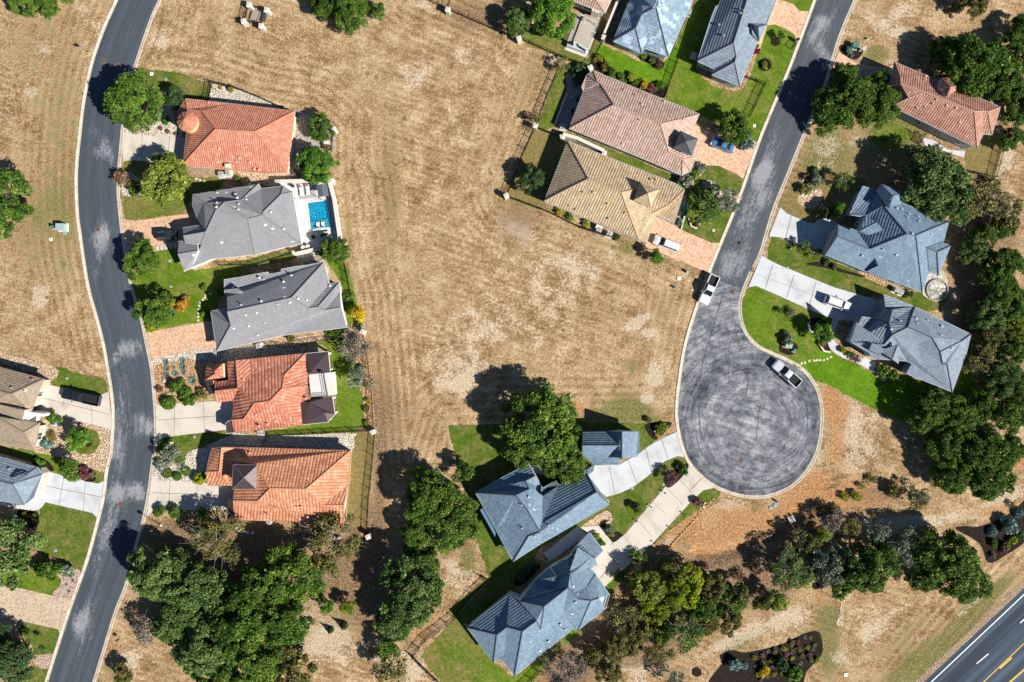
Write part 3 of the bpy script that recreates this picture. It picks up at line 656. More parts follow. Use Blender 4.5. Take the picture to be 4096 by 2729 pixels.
# ------------------------------------------------------------------ lawns, beds, drives
L_ = LAWN
for m, c, s, lev in [
    ('deep','A','872,428 960,440 1130,460 1240,500 1322,525 1300,630 1160,622 1050,560 960,545 840,500',1), ('tired','A','776,1008 900,1010 1150,1035 1190,1060 1230,1110 1370,1108 1410,1140 1300,1240 1200,1240 1140,1345 1000,1360 850,1385 785,1372 772,1230',1),
    ('mid','B','975,165 1110,165 1160,284 1380,260 1500,235 1560,330 1400,420 1340,600 1290,607 1100,632 920,672 885,560 840,420 826,340 880,300',1), ('tired','E','390,220 470,130 700,95 900,60 860,10 420,110',1),
    ('mid','E','1050,590 1200,555 1285,690 1320,880 1350,1040 1360,1130 1050,1150 730,1168 720,1140 960,1100 1160,1030 1120,640',1), ('mid','E','1118,90 1218,72 1296,340 1250,480 1210,390 1190,200',1),
    ('deep','B','982,1362 1040,1330 1420,1290 1462,1310 1340,1385 1210,1415 1170,1500 1000,1440',1), ('olive','F','1258,20 1395,5 1385,230 1360,600 1300,590 1230,570',1),
    ('deep','C','282,440 400,470 580,505 606,540 560,720 500,880 440,850 360,790 270,780 225,650 245,510',1), ('mid','C','-100,900 180,870 360,905 384,945 330,1026 78,966 -100,950',1), ('deep','C','140,1185 365,1232 375,1262 335,1390 280,1402 220,1390 190,1320 108,1240',1), ('deep','C','120,1568 180,1490 300,1480 262,1620 100,1620',1),
    ('deep','B','345,893 530,940 655,970 668,1050 620,1075 390,1020 318,992',1), ('tired','C','585,225 662,240 652,306 612,322 560,300',1), ('mid','C','20,90 120,105 290,135 400,170 460,220 380,268 270,240 200,180 20,130',1),
    ('tired','G','150,180 420,215 640,100 660,240 600,345 560,430 380,362 200,292 128,240',1), ('lush','G','620,280 720,318 870,380 960,395 1058,360 1240,0 1290,-60 1265,60 1035,545 960,532 840,492 690,440 600,345',2),
    ('mid','H','640,0 800,-60 600,420 880,570 1000,300 1050,160 1095,155 1215,215 1238,262 1000,855 985,893 950,880 860,850 620,715 395,612',1), ('mid','H','1110,0 1150,-80 1360,-80 1335,0 1308,72 1250,70 1210,25',1),
    ('deep','G','450,398 590,425 520,600 400,640 330,795 228,800 300,610 372,432',1), ('olive','G','215,808 380,868 430,890 278,1270 420,1310 420,1380 300,1330 40,1236 130,1010',1), ('deep','G','420,830 1110,1110 1160,1180 1100,1160 430,895',1),
    ('deep','H','600,1080 650,1040 740,1040 850,1090 897,1120 748,1528 700,1525 510,1442 490,1380 540,1240 520,1180',1), ('tired','I','700,760 770,780 880,850 760,930 640,910 600,830',1), ('olive','I','1200,950 1310,850 1430,870 1368,1120 1230,1080',1),
    ('olive','I','60,1230 200,1180 340,1080 560,1120 540,1200 300,1240 240,1400 210,1392 36,1308',1),
    ('deep','J','-10,385 100,430 300,510 560,620 720,690 760,745 960,735 1085,780 1000,850 880,830 690,750 560,760 350,700 100,612 -30,570',1),
    ('mid','L','782,236 820,226 960,285 1190,390 1310,430 1270,560 1350,670 1480,740 1420,900 1250,820 1190,830 1130,748 1040,690 930,640 840,595 770,520 735,420 735,330',1),
    ('lush','J','120,1180 330,1110 470,1190 600,1232 690,1300 830,1258 1117,1362 1215,1070 1235,1120 1260,1290 1200,1420 1000,1480 820,1540 640,1470 440,1370 250,1270 190,1220',1),
    ('deep','M','140,318 390,314 960,292 1200,300 1385,305 1470,330 1460,405 1345,490 1200,540 1000,600 1160,810 1000,940 900,990 720,1090 640,1250 540,1380 300,1560 210,1568 152,1472 402,1265 352,1120 312,990 255,760 205,560',1),
    ('tired','O','440,1410 655,1165 735,1225 900,1445 950,1510 880,1580 580,1580',1), ('mid','O','850,1420 960,1480 1032,1530 1270,1345 1420,1225 1432,1260 1270,1410 1110,1580 800,1580 830,1500',2),
    ('deep','N','160,590 370,450 355,405 510,350 600,285 720,180 800,150 868,196 800,290 720,340 450,645 385,692 330,590 372,500 205,592',1), ('deep','N','1018,348 1072,385 1020,440 975,452 650,700 500,850 345,1078 345,970 640,700 880,440 960,365',1)]:
    sheet('lawn', L_[m], c, s, lev, not s.startswith(('140,318', '440,1410')))
for name, m, c, s, lev, sm in [
    ('driveway', CONC['warm'], 'A', '772,806 785,832 900,850 1125,862 1240,880 1240,1030 1150,1030 820,1005 770,1016', 3, 0), ('driveway', PAVE['pink'], 'A', '770,1372 850,1387 1000,1365 1140,1345 1260,1340 1260,1480 1140,1540 930,1546 790,1575', 3, 0),
    ('driveway', PAVE['pink'], 'B', '915,674 1290,607 1400,607 1420,770 1340,775 960,852 945,800', 3, 0), ('driveway', CONC['warm'], 'B', '978,1128 1330,1105 1500,1105 1500,1290 1415,1285 1040,1330 984,1362', 3, 0),
    ('driveway', CONC['warm'], 'C', '958,262 1015,302 1235,305 1380,340 1480,340 1470,485 1425,485 960,492 922,530', 3, 0), ('driveway', CONC['warm'], 'B', '150,985 290,1000 390,1020 612,1076 682,1045 706,1290 640,1266 390,1206 205,1165 100,1150', 3, 0),
    ('driveway', CONC['white'], 'C', '180,220 275,240 390,268 612,323 668,300 616,544 580,506 440,474 270,436 150,400', 3, 0), ('path', CONC['white'], 'C', '-60,418 60,450 150,455 215,415 282,430 262,472 215,492 130,480 60,468 -60,445', 4, 1),
    ('driveway', PAVE['tan'], 'C', '-100,968 80,966 330,1025 462,1052 376,1262 365,1236 140,1185 0,1148 -100,1140', 3, 0), ('driveway', PAVE['salmon'], 'H', '1060,-80 1120,0 1210,26 1250,70 1312,72 1240,262 1215,215 1160,180 1095,155 1050,160 1000,320 960,300', 3, 0),
    ('driveway', PAVE['salmon'], 'H', '560,780 600,790 700,830 940,880 990,890 897,1122 850,1090 740,1040 650,1038 600,1030 540,960', 3, 0), ('driveway', PAVE['salmon'], 'H', '330,1340 510,1442 700,1525 750,1524 675,1710 260,1535 200,1480', 3, 0),
    ('driveway', CONC['white'], 'I', '38,1302 80,1340 210,1395 400,1450 480,1568 330,1590 170,1540 40,1490 -32,1482', 3, 0), ('path', CONC['white'], 'I', '270,1380 330,1365 400,1400 390,1440 240,1420', 4, 0),
    ('driveway', CONC['white'], 'L', '856,38 960,92 1310,235 1480,285 1640,330 1600,470 1440,450 1300,430 1190,390 960,285 820,225 772,236', 3, 0), ('path', CONC['white'], 'J', '375,890 350,960 335,1040 360,1100 430,1145 520,1180 610,1226 625,1180 540,1145 450,1105 385,1050 375,1000 410,900', 4, 1), ('path', CONC['white'], 'J', '560,1140 640,1180 620,1235 540,1190', 5, 0),
    ('driveway', CONC['white'], 'N', '200,240 285,208 440,200 550,140 620,85 720,30 795,-2 840,155 800,150 720,182 600,286 510,350 430,385 355,405 265,330', 3, 0), ('driveway', CONC['warm'], 'N', '866,198 1022,350 960,365 880,440 640,700 340,972 250,850 275,760 330,740 470,640 720,345 800,290', 3, 0),
    ('path', CONC['warm'], 'N', '186,596 305,585 392,692 330,745 270,680 230,628', 4, 0), ('path', CONC['cool'], 'N', '230,640 60,770 0,810 -40,760 170,590', 3, 0),
    ('pool_deck', CONC['deck'], 'D', '700,690 830,680 1040,690 1125,655 1190,1035 1060,1080 950,1085 890,735 800,700', 3, 0),
    ('patio', CONC['warm'], 'G', '404,312 480,90 640,110 560,322 548,368', 4, 0), ('patio', GRAV['grey'], 'G', '412,465 470,455 530,600 440,810 345,780 416,580', 3, 0), ('patio', CONC['cool'], 'M', '700,480 900,420 980,560 900,640 700,620 640,540', 3, 0), ('patio', CONC['white'], 'I', '930,865 1000,880 1090,940 1200,950 1190,990 1130,970 1010,930 950,930', 3, 0), ('path', PAVE['salmon'], 'I', '365,420 405,325 520,400 700,430 760,400 770,440 700,470 560,500 440,470', 3, 0)]:
    sheet(name, m, c, s, lev, bool(sm))
for m, c, s, lev in [
    ('cream','A','775,800 850,690 1000,690 1030,640 1070,660 1100,770 1130,780 1130,862 900,850 785,830',2), ('cream','D','390,170 402,60 480,70 560,95 700,150 830,212 900,235 600,190',1), ('grey','D','900,240 980,236 1145,310 1150,480 1000,620 860,650 840,500',1), ('tan','D','560,600 720,615 880,630 860,660 760,690 600,690 570,640',1), ('dirt','D','205,565 400,590 520,640 470,655 360,630 270,640 225,610',2),
    ('cream','A','770,1090 830,1090 900,1160 900,1220 780,1230 765,1180',2), ('tan','E','740,590 880,555 1110,520 1240,480 1300,470 1345,495 1300,525 1180,555 890,602 740,610',1), ('orange','B','958,872 1010,835 1180,800 1290,870 1300,1050 1310,1080 1250,1110 1110,1130 1050,1128 980,1130',2), ('grey','E','380,640 480,620 740,590 890,602 1000,620 1060,640 490,700 280,700',1), ('cream','B','960,850 1190,790 1325,775 1330,805 1240,850 1180,840 960,880',3),
    ('cream','E','510,1160 540,1145 730,1165 1250,1150 1278,1180 1265,1262 1100,1265 400,1240 420,1200',2), ('cream','B','985,1455 1010,1470 1150,1510 1170,1440 1230,1405 1345,1385 1460,1330 1460,1420 1330,1500 1310,1590 1240,1610 1080,1605 1010,1600 965,1570',3), ('orange','E','1310,640 1380,640 1395,880 1410,1135 1370,1140 1345,1060 1330,880 1310,760',2),
    ('tan','B','-60,790 345,893 322,978 240,936 -60,840',1), ('tan','B','300,1180 390,1207 640,1268 704,1292 664,1545 470,1470 290,1440 210,1410 250,1280',2), ('pink','C','384,945 372,882 450,860 505,880 455,1055 330,1027',2), ('pink','C','180,1330 220,1395 330,1392 300,1480 240,1470 190,1400',2), ('tan','C','0,1150 140,1185 80,1260 0,1220',2), ('tan','C','75,470 135,480 115,560 80,540',3),
    ('tan','N','198,592 355,493 388,558 320,585 300,582',2), ('tan','H','640,1150 690,1130 740,1170 760,1200 880,1215 870,1260 700,1250 650,1220',2), ('tan','H','480,1120 560,1110 600,1060 650,1060 640,1095 590,1130 580,1180 500,1175',2), ('tan','H','910,870 960,885 985,895 970,940 880,920',4), ('grey','D','960,1020 1070,1090 1090,1180 1000,1180 930,1150',1), ('tan','J','145,160 180,110 290,90 300,150 250,210 170,190',2), ('cream','J','930,735 970,610 1060,600 1090,700 1080,760 1020,795 960,770',2), ('orange','J','550,600 720,650 720,690 700,700 540,630',2)]:
    sheet('gravel_bed', GRAV[m], c, s, lev, True)
for c, s, lev in [('G','578,430 590,350 640,345 700,435 850,490 960,530 1045,545 1025,615 900,580 740,500',3), ('G','872,345 920,340 1000,370 1030,410 990,440 930,400 880,378',3), ('N','1095,1380 1160,1370 1230,1382 1420,1342 1500,1310 1600,1262 1680,1250 1706,1310 1700,1400 1610,1500 1560,1600 1300,1650 1000,1600 1080,1450',2), ('K','1140,608 1200,590 1300,590 1480,510 1600,420 1600,650 1430,785 1340,815 1290,700',2),
    ('M','1383,312 1470,298 1548,305 1452,402 1400,370',3), ('N','308,580 352,548 395,610 452,645 392,692 350,640',3), ('N','715,280 760,245 860,195 862,235 810,300 750,347 722,330',3), ('J','30,1080 60,1040 140,1060 140,1110 90,1130 40,1110',3), ('J','200,560 300,545 420,590 560,630 540,640 300,580',2), ('J','205,920 240,900 300,900 350,960 290,1000 225,980',3), ('J','275,1010 330,1020 350,1110 300,1100 280,1060',3),
    ('I','410,300 440,280 550,310 545,350 500,375 430,340',3), ('C','110,490 180,480 240,505 240,580 205,640 120,600',3), ('C','210,150 300,180 340,240 260,230',3), ('C','470,215 560,225 600,270 590,310 520,300',3), ('M','560,1290 640,1200 700,1195 700,1230 600,1320',3)]:  # last bed: dark sheet standing in for shaded rock and shrubs
    sheet('mulch_bed', MULCH, c, s, lev, True)
sheet('gravel_bed', GRAV['tan'], 'K', '418,1042 442,1050 446,1110 438,1170 425,1218 390,1204 408,1140 418,1090', 2, True)
for c, x, y, r in (('K',262,965,22), ('N',920,1505,30), ('H',1100,262,30), ('H',1033,408,42), ('N',538,466,30), ('B',548,1362,30)):
    w = W(c, x, y); k = K / Q * r
    sheet('mulch_bed', MULCH, c, [w + Vector((math.cos(a*.5236)*k*(1+.12*math.sin(a*3)), math.sin(a*.5236)*k, 0)) for a in range(12)], 4)
w = W('B', 535, 1355); sheet('lawn', L_['deep'], 'B', [w + Vector((math.cos(a*.35)*95*K/Q, math.sin(a*.35)*84*K/Q, 0)) for a in range(18)], 3)
# expansion joints cut into the concrete drives
def joints():
    bm = bmesh.new(); z = LV(5)
    for c, s in (('A','895,850 885,1008 x 1065,860 1055,1025'), ('B','1097,1122 1095,1322 x 1278,1108 1285,1300 x 985,1225 1410,1195'), ('C','1070,302 1058,490 x 1240,306 1236,487 x 958,380 1380,395'), ('B','575,1065 580,1252 x 400,1130 410,1030 x 270,1085 690,1190'), ('C','405,270 370,460 x 540,305 525,495 x 250,330 650,410'),
                 ('I','108,1352 70,1510 x 210,1395 190,1530'), ('L','925,95 880,245 x 1060,160 1012,300 x 1195,210 1150,370 x 820,150 1300,330'), ('N','640,430 725,515 x 545,545 640,655 x 460,650 575,780 x 355,745 430,835 x 730,345 835,455 x 810,295 885,375 x 880,365 950,290 x 300,930 420,800'), ('N','370,215 410,390 x 490,175 545,320 x 600,100 640,265 x 700,45 745,180')):
        for seg in s.split('x'):
            a, b = P(c, seg); e = (b - a).normalized(); n = Vector((-e.y, e.x, 0)) * .03
            poly(bm, [Vector((v.x, v.y, z)) for v in (a + n, b + n, b - n, a - n)])
    tag(mesh_obj('driveway_joint', bm, plain('dark_joint', (.24, .21, .18), .9)), kind='structure')  # joints are strips in a darker colour
joints()
# ------------------------------------------------------------------ houses
def face_uv(bm):
    uvl = bm.loops.layers.uv.verify(); bm.normal_update()
    for f in bm.faces:
        n = f.normal
        if n.z < 0: f.normal_flip(); n = f.normal
        u = Vector((-n.y, n.x, 0)); u = u.normalized() if u.length > .02 else Vector((1, 0, 0))
        v = n.cross(u)
        for l in f.loops: l[uvl].uv = (l.vert.co.dot(u), l.vert.co.dot(v))

def roof_bm(V, faces):
    bm = bmesh.new(); bv = {k: bm.verts.new(p) for k, p in V.items()}
    for fs in faces:
        try: f = bm.faces.new([bv[k] for k in fs])
        except ValueError: continue
        f.normal_update()
        if f.normal.z < 0: f.normal_flip()
    for v in [v for v in bm.verts if not v.link_faces]: bm.verts.remove(v)
    return bm

ZS = lambda z: z if z < 3 else 3 + (z - 3) * 1.6     # roof pitch
def clip_band(pts, k0, k1):
    """part of a convex polygon [(co, s)...] with k0 <= s <= k1"""
    for lim, sg in ((k0, 1), (k1, -1)):
        out = []
        for i in range(len(pts)):
            (a, sa), (b, sb) = pts[i], pts[(i + 1) % len(pts)]
            ia, ib = (sa - lim) * sg >= -1e-7, (sb - lim) * sg >= -1e-7
            if ia: out.append((a, sa))
            if ia != ib:
                t = (lim - sa) / (sb - sa); out.append((a.lerp(b, t), lim))
        pts = out
        if len(pts) < 3: return []
    return pts

def lay_tiles(bm, mode):
    """replace the bare roof planes by real tile courses: ('flat', course, lift) or ('barrel', width, lift)"""
    kind, size, lift = mode; face_uv(bm)
    out = bmesh.new(); uvl = out.loops.layers.uv.new('UVMap')
    for f in bm.faces:
        n = f.normal.copy(); u = Vector((-n.y, n.x, 0)); u = u.normalized() if u.length > .02 else Vector((1, 0, 0)); v = n.cross(u)
        ax = v if kind == 'flat' else u
        vs = [q.co.copy() for q in f.verts]; o = f.calc_center_median()
        flat2 = [Vector(((q - o).dot(u), (q - o).dot(v), 0)) for q in vs]
        for t in tessellate_polygon([flat2]):
            tri = [(vs[i], vs[i].dot(ax)) for i in t]
            stp = size if kind == 'flat' else size / 4
            lo, hi = math.floor(min(q[1] for q in tri) / stp), math.ceil(max(q[1] for q in tri) / stp)
            for k in range(lo, hi):
                pg = clip_band(tri, k * stp, (k + 1) * stp)
                if not pg: continue
                if kind == 'flat': hh = lambda s: lift * (1 - min(1, max(0, s / stp - k)))
                else: hh = lambda s: lift * math.sin(math.pi * ((s / size) % 1.0)) ** .8 if 1e-4 < (s / size) % 1.0 < .9999 else 0.0
                vv = [out.verts.new(p + n * hh(s)) for p, s in pg]
                try: nf = out.faces.new(vv)
                except ValueError: continue
                nf.normal_update()
                if nf.normal.dot(n) < 0: nf.normal_flip()
                for l in nf.loops: l[uvl].uv = (l.vert.co.dot(u), l.vert.co.dot(v))
                if kind == 'flat':
                    low = [p for p, s in pg if abs(s - k * stp) < 1e-6]
                    if len(low) == 2 and (low[0] - low[1]).length > .01:
                        a, b = low; q = out.faces.new([out.verts.new(x) for x in (a, b, b + n * lift, a + n * lift)])
                        for l in q.loops: l[uvl].uv = (l.vert.co.dot(u), k * stp + .01)
    bm.free(); return out
TILE = {}
def planarize(V, faces, e, s=.54):
    """give every plane of a hipped roof the same pitch, square to the house, and solve for the ridge heights"""
    keys = list(V); idx = {k: i for i, k in enumerate(keys)}; ray = {k: (V[k].x / (H - V[k].z), V[k].y / (H - V[k].z)) for k in V}
    z0 = {k: V[k].z for k in V}; info = []; tot = 0j
    for f in faces:
        A = np.array([[V[k].x, V[k].y, 1] for k in f]); b = np.array([V[k].z for k in f])
        co = np.linalg.lstsq(A, b, rcond=None)[0]; g = math.hypot(co[0], co[1]); az = math.atan2(co[1], co[0])
        ar = abs(area2([Vector((V[k].x, V[k].y, 0)) for k in f]))
        if .12 < g < 1.4: tot += ar * complex(math.cos(4 * az), math.sin(4 * az))
        info.append((f, g, az, ar))
    th = math.atan2(tot.imag, tot.real) / 4; free = set()
    for rnd in range(4):
        rows, rhs = [], []; n = len(keys)
        for j, (f, g, az, ar) in enumerate(info):
            if g < .10 or g > 1.5: continue
            q = round((az - th) / (math.pi / 2)) * math.pi / 2 + th
            dd = abs((az - q + math.pi) % (2 * math.pi) - math.pi)
            if dd < .50: az = q
            gx, gy = s * math.cos(az), s * math.sin(az)
            for k in f:
                r = np.zeros(n + len(info)); r[idx[k]] = 1; r[n + j] = -1; w = min(1.5, .5 + ar / 60); rows.append(r * w); rhs.append(w * (gx * V[k].x + gy * V[k].y))
        for k in keys:
            r = np.zeros(n + len(info)); r[idx[k]] = 1
            if z0[k] < e + .1: w = .8 if rnd == 0 else (.1 if k in free else 8.0); rows.append(r * w); rhs.append(w * e)
            else: rows.append(r * .05); rhs.append(.05 * z0[k])
        for j in range(len(info)): r = np.zeros(n + len(info)); r[n + j] = 1e-4; rows.append(r); rhs.append(0)
        sol = np.linalg.lstsq(np.array(rows), np.array(rhs), rcond=None)[0]
        if rnd == 0: free = {k for k in keys if z0[k] < e + .1 and sol[idx[k]] > e + .75}
        for k in keys:
            z = max(e, float(sol[idx[k]])) if not (z0[k] < e + .1 and k not in free and rnd) else e
            V[k] = Vector((ray[k][0] * (H - z), ray[k][1] * (H - z), z))
GH = 'detached houses with tiled roofs'
def plan_in(pts, d):
    pts = [Vector((p.x, p.y, 0)) for p in pts]
    if area2(pts) < 0: pts = pts[::-1]
    return pts, offset(pts, d)

def add_window(parent, p, q, t, w, z, h, frame=None):
    """framed window on the wall p->q (outside to the right), t metres from p"""
    e = (q - p).normalized(); n = Vector((e.y, -e.x, 0)); c = p + e * t; rz = math.atan2(e.y, e.x)
    bm = bmesh.new()
    for dx, dz, sx, sz in ((0, h/2 - .05, w, .1), (0, -h/2 + .05, w, .1), (-w/2 + .05, 0, .1, h), (w/2 - .05, 0, .1, h), (0, 0, .06, h)):
        box(bm, c + e * dx + n * .03 + Vector((0, 0, z + dz)), (sx, .1, sz), rz)
    f = mesh_obj('window', bm, frame or WHITE, parent)
    bm = bmesh.new(); box(bm, c + n * .012 + Vector((0, 0, z)), (w - .12, .05, h - .12), rz)
    mesh_obj('pane', bm, GLASS, f)
    return f

def house(label, c, verts, faces, outline, roof, wall, fascia=None, cap=None, e=2.9, vents='', garage='', windows=True, vent_mat=None, walls=None, group=GH, name='house', inset=.45, thick=.2, caprad=.12):
    V = {}
    for s in verts.split(';'):
        t = s.split()
        if t: V[t[0]] = W(c, float(t[1]), float(t[2]), ZS(float(t[3])) if len(t) > 3 else e)
    faces = [f.split() for f in faces.split(';') if f.split()]
    planarize(V, faces, e)
    root = empty(name, (0, 0, 0)); tag(root, label, 'house', group)
    loops = [[V[k] for k in o.split()] for o in outline.split('|')]
    base = sum((p for p in loops[0]), Vector()) / len(loops[0])
    root.location = (base.x, base.y, 0); bpy.context.view_layer.update()
    made = []
    bm = roof_bm(V, faces)
    # gable ends and ridge caps
    gab = bmesh.new(); caps = bmesh.new()
    for ed in bm.edges:
        a, b = ed.verts[0].co, ed.verts[1].co
        if len(ed.link_faces) == 1 and max(a.z, b.z) > e + .08:
            p = [a, b, Vector((b.x, b.y, min(b.z, e - .02))), Vector((a.x, a.y, min(a.z, e - .02)))]
            vs = []
            for q in p:
                if not vs or (q - vs[-1].co).length > .01: vs.append(gab.verts.new(q))
            if len(vs) > 2 and (vs[0].co - vs[-1].co).length < .01: vs.pop()
            if len(vs) > 2: gab.faces.new(vs)
        if len(ed.link_faces) == 2:
            f, g = ed.link_faces
            if f.normal.angle(g.normal, 0) > .12 and (g.calc_center_median() - f.calc_center_median()).dot(f.normal) < 0:
                up = Vector((0, 0, .06)); tube(caps, [a + up, b + up], caprad, 6)
    face_uv(bm)
    tree = BVHTree.FromBMesh(bm)
    bm = lay_tiles(bm, TILE[roof.name])
    r = mesh_obj('roof', bm, roof, root); made.append(r)
    if len(caps.verts): made.append(mesh_obj('ridge_cap', caps, cap or roof, root))
    else: caps.free()
    wb = gab; fb = bmesh.new(); wins = []
    for lp in loops:
        pl, inn = plan_in(lp, inset)
        prism(wb, inn, 0, e - .02, top=False)
        outp = offset(pl, -.07)
        n = len(pl)
        for i in range(n):
            j = (i + 1) % n
            A, B, C2, D = outp[i], outp[j], pl[j], pl[i]
            for q in ([(A, e - thick), (B, e - thick), (B, e + .03), (A, e + .03)], [(A, e + .03), (B, e + .03), (C2, e + .03), (D, e + .03)], [(A, e - thick), (D, e - thick), (C2, e - thick), (B, e - thick)]):
                fb.faces.new([fb.verts.new((p.x, p.y, z)) for p, z in q])
        poly(fb, [Vector((p.x, p.y, e - thick + .01)) for p in pl])
        if windows:
            for i in range(n):
                p, q = inn[i], inn[(i + 1) % n]; d = q - p
                if d.length < 2.6: continue
                nn = Vector((d.y, -d.x, 0)).normalized(); m = (p + q) / 2
                if nn.dot(-m.normalized()) < .15: continue
                k = max(1, min(4, int(d.length / 4.2)))
                for t in range(k): wins.append((p, q, d.length * (t + .5) / k, 1.5 if (t + i) % 3 else 1.0))
    made.append(mesh_obj('wall', wb, wall, root)); made.append(mesh_obj('fascia', fb, fascia or TRIM, root))
    for p, q, t, w in wins[:9]: made.append(add_window(root, p, q, t, w, 1.55, 1.4))
    if garage:
        for g in garage.split('|'):
            a, b = (V[k] for k in g.split()); d = b - a; d.z = 0; L = d.length; d.normalize(); m = (a + b) / 2; m.z = 1.15
            nn = Vector((d.y, -d.x, 0)); ctr = base - m
            if nn.dot(ctr) > 0: nn = -nn
            gb = bmesh.new(); rz = math.atan2(d.y, d.x)
            for k in range(4): box(gb, m - nn * (inset - .05) + Vector((0, 0, -.83 + .56 * k)), (min(4.9, L - .9), .06, .53), rz)
            made.append(mesh_obj('garage_door', gb, plain('garage_paint', (.50, .42, .33)), root))
    vm = vent_mat or METAL
    if vents:
        v = [float(t) for t in vents.replace(',', ' ').split()]
        for i in range(0, len(v) - 1, 2):
            g = W(c, v[i], v[i + 1]); d = (g - Vector((0, 0, H))).normalized(); hit = tree.ray_cast(Vector((0, 0, H)), d)
            if hit[0] is None: continue
            p, nr = hit[0], hit[1]
            if nr.z < 0: nr = -nr
            vb = bmesh.new(); u = Vector((-nr.y, nr.x, 0)); u = u.normalized() if u.length > .02 else Vector((1, 0, 0)); w2 = nr.cross(u); s = R.uniform(.13, .24); kind = int(v[i] * 7 + v[i+1]) % 3
            qs = [p + nr * .03 + u * sx * s * (1.25 if kind == 0 else 1) + w2 * sy * s * .8 for sx, sy in ((-1,-1), (1,-1), (1,1), (-1,1))]
            lo = [vb.verts.new(q - nr * .06) for q in qs]; hi = [vb.verts.new(q + nr * .04) for q in qs]
            for k in range(4): vb.faces.new((lo[k], lo[(k+1) % 4], hi[(k+1) % 4], hi[k]))
            vb.faces.new(hi)
            if kind: lathe(vb, p, [(.09, 0), (.09, .38), (.13, .39), (.13, .45), (0, .46)] if kind == 1 else [(.16, 0), (.16, .2), (.24, .22), (.2, .32), (0, .36)], 8)
            made.append(mesh_obj('roof_vent', vb, vm, root))
    return finish(root, made), V, tree

def finish(root, made):
    inv = Matrix.Translation(-root.location)
    for o in made:
        o.data.transform(inv); o.data.update()
        for ch in o.children: ch.data.transform(inv)
    return root

def add_part(root, name, bm, mat, parent=None):
    o = mesh_obj(name, bm, mat, parent or root); o.data.transform(Matrix.Translation(-root.location)); return o

def hip_tower(root, c, corners, apex, e, zt, roof, wall, cap=None, base=2.5, name='tower'):
    """small square tower with a pyramid roof standing above the main roof"""
    e, zt = ZS(e), ZS(zt); pts = P(c, corners, e); ap = W(c, *apex, zt)
    bm = bmesh.new(); bv = [bm.verts.new(p) for p in pts]; a = bm.verts.new(ap); n = len(pts)
    for i in range(n):
        f = bm.faces.new((bv[i], bv[(i+1) % n], a)); f.normal_update()
        if f.normal.z < 0: f.normal_flip()
    face_uv(bm); add_part(root, name + '_roof', bm, roof)
    bm = bmesh.new(); pl, inn = plan_in(pts, .3); prism(bm, inn, base, e - .01, top=False); add_part(root, name + '_wall', bm, wall)
    bm = bmesh.new()
    for i in range(n): tube(bm, [pts[i], ap], .07, 5); beam(bm, pts[i] - Vector((0, 0, .06)), pts[(i+1) % n] - Vector((0, 0, .06)), .12, .14)
    add_part(root, name + '_trim', bm, cap or TRIM)

def overlay(root, c, verts, faces, roof, e, wall=None, drop=1.2, name='dormer'):
    """dormer or secondary gable that breaks through the main roof, walls dropped into it"""
    V = {}
    for s in verts.split(';'):
        t = s.split()
        if t: V[t[0]] = W(c, float(t[1]), float(t[2]), ZS(float(t[3]) if len(t) > 3 else e))
    bm = roof_bm(V, [f.split() for f in faces.split(';') if f.split()]); wbm = bmesh.new(); caps = bmesh.new()
    for ed in bm.edges:
        a, b = ed.verts[0].co, ed.verts[1].co
        if len(ed.link_faces) == 1: wbm.faces.new([wbm.verts.new(q) for q in (a - Vector((0,0,.02)), b - Vector((0,0,.02)), Vector((b.x, b.y, b.z - drop)), Vector((a.x, a.y, a.z - drop)))])
        elif len(ed.link_faces) == 2 and ed.link_faces[0].normal.angle(ed.link_faces[1].normal, 0) > .12: tube(caps, [a + Vector((0,0,.03)), b + Vector((0,0,.03))], .1, 6)
    bm = lay_tiles(bm, TILE.get(roof.name, ('flat', .5, .03)))
    add_part(root, name + '_roof', bm, roof); add_part(root, name + '_wall', wbm, wall or STUCCO)
    if len(caps.verts): add_part(root, name + '_cap', caps, roof)
    else: caps.free()

# roof coverings
RED = mat_barrel('red_clay_tile', [(.38, .13, .08), (.47, .185, .115), (.55, .25, .17), (.66, .39, .29)], .40, .5, .5); TILE['red_clay_tile'] = ('barrel', .40, .075)
RED2 = mat_barrel('brick_red_tile', [(.37, .115, .065), (.47, .175, .105), (.56, .25, .17), (.68, .42, .32)], .62, .6, .62); TILE['brick_red_tile'] = ('barrel', .62, .075)
ORNG = mat_barrel('orange_clay_tile', [(.41, .15, .075), (.52, .22, .115), (.60, .30, .18), (.72, .46, .32)], .60, .6, .62); TILE['orange_clay_tile'] = ('barrel', .60, .075)
PINK = mat_barrel('pink_clay_tile', [(.33, .22, .17), (.42, .295, .235), (.51, .375, .31), (.62, .49, .42)], .47, .55, .62); TILE['pink_clay_tile'] = ('barrel', .47, .075)
TAN = mat_barrel('tan_concrete_tile', [(.35, .25, .145), (.43, .325, .20), (.51, .40, .26), (.62, .51, .36)], .50, .6, .5); TILE['tan_concrete_tile'] = ('barrel', .50, .075)
BRICK = mat_barrel('brown_red_tile', [(.27, .125, .09), (.36, .18, .13), (.44, .245, .185), (.57, .38, .30)], .46, .55, .65); TILE['brown_red_tile'] = ('barrel', .46, .075)
GREY = mat_flat('grey_concrete_tile', [(.215, .216, .228), (.25, .251, .264), (.285, .286, .30)], .40, .34, .35); TILE['grey_concrete_tile'] = ('flat', .40, .075)
SLATE = mat_flat('slate_blue_tile', [(.105, .165, .225), (.148, .220, .290), (.205, .285, .36)], .50, .42, .55); TILE['slate_blue_tile'] = ('flat', .50, .075)
SKYB = mat_flat('pale_blue_tile', [(.14, .21, .28), (.21, .295, .375), (.30, .39, .47)], .48, .42, .5, .7); TILE['pale_blue_tile'] = ('flat', .48, .075)
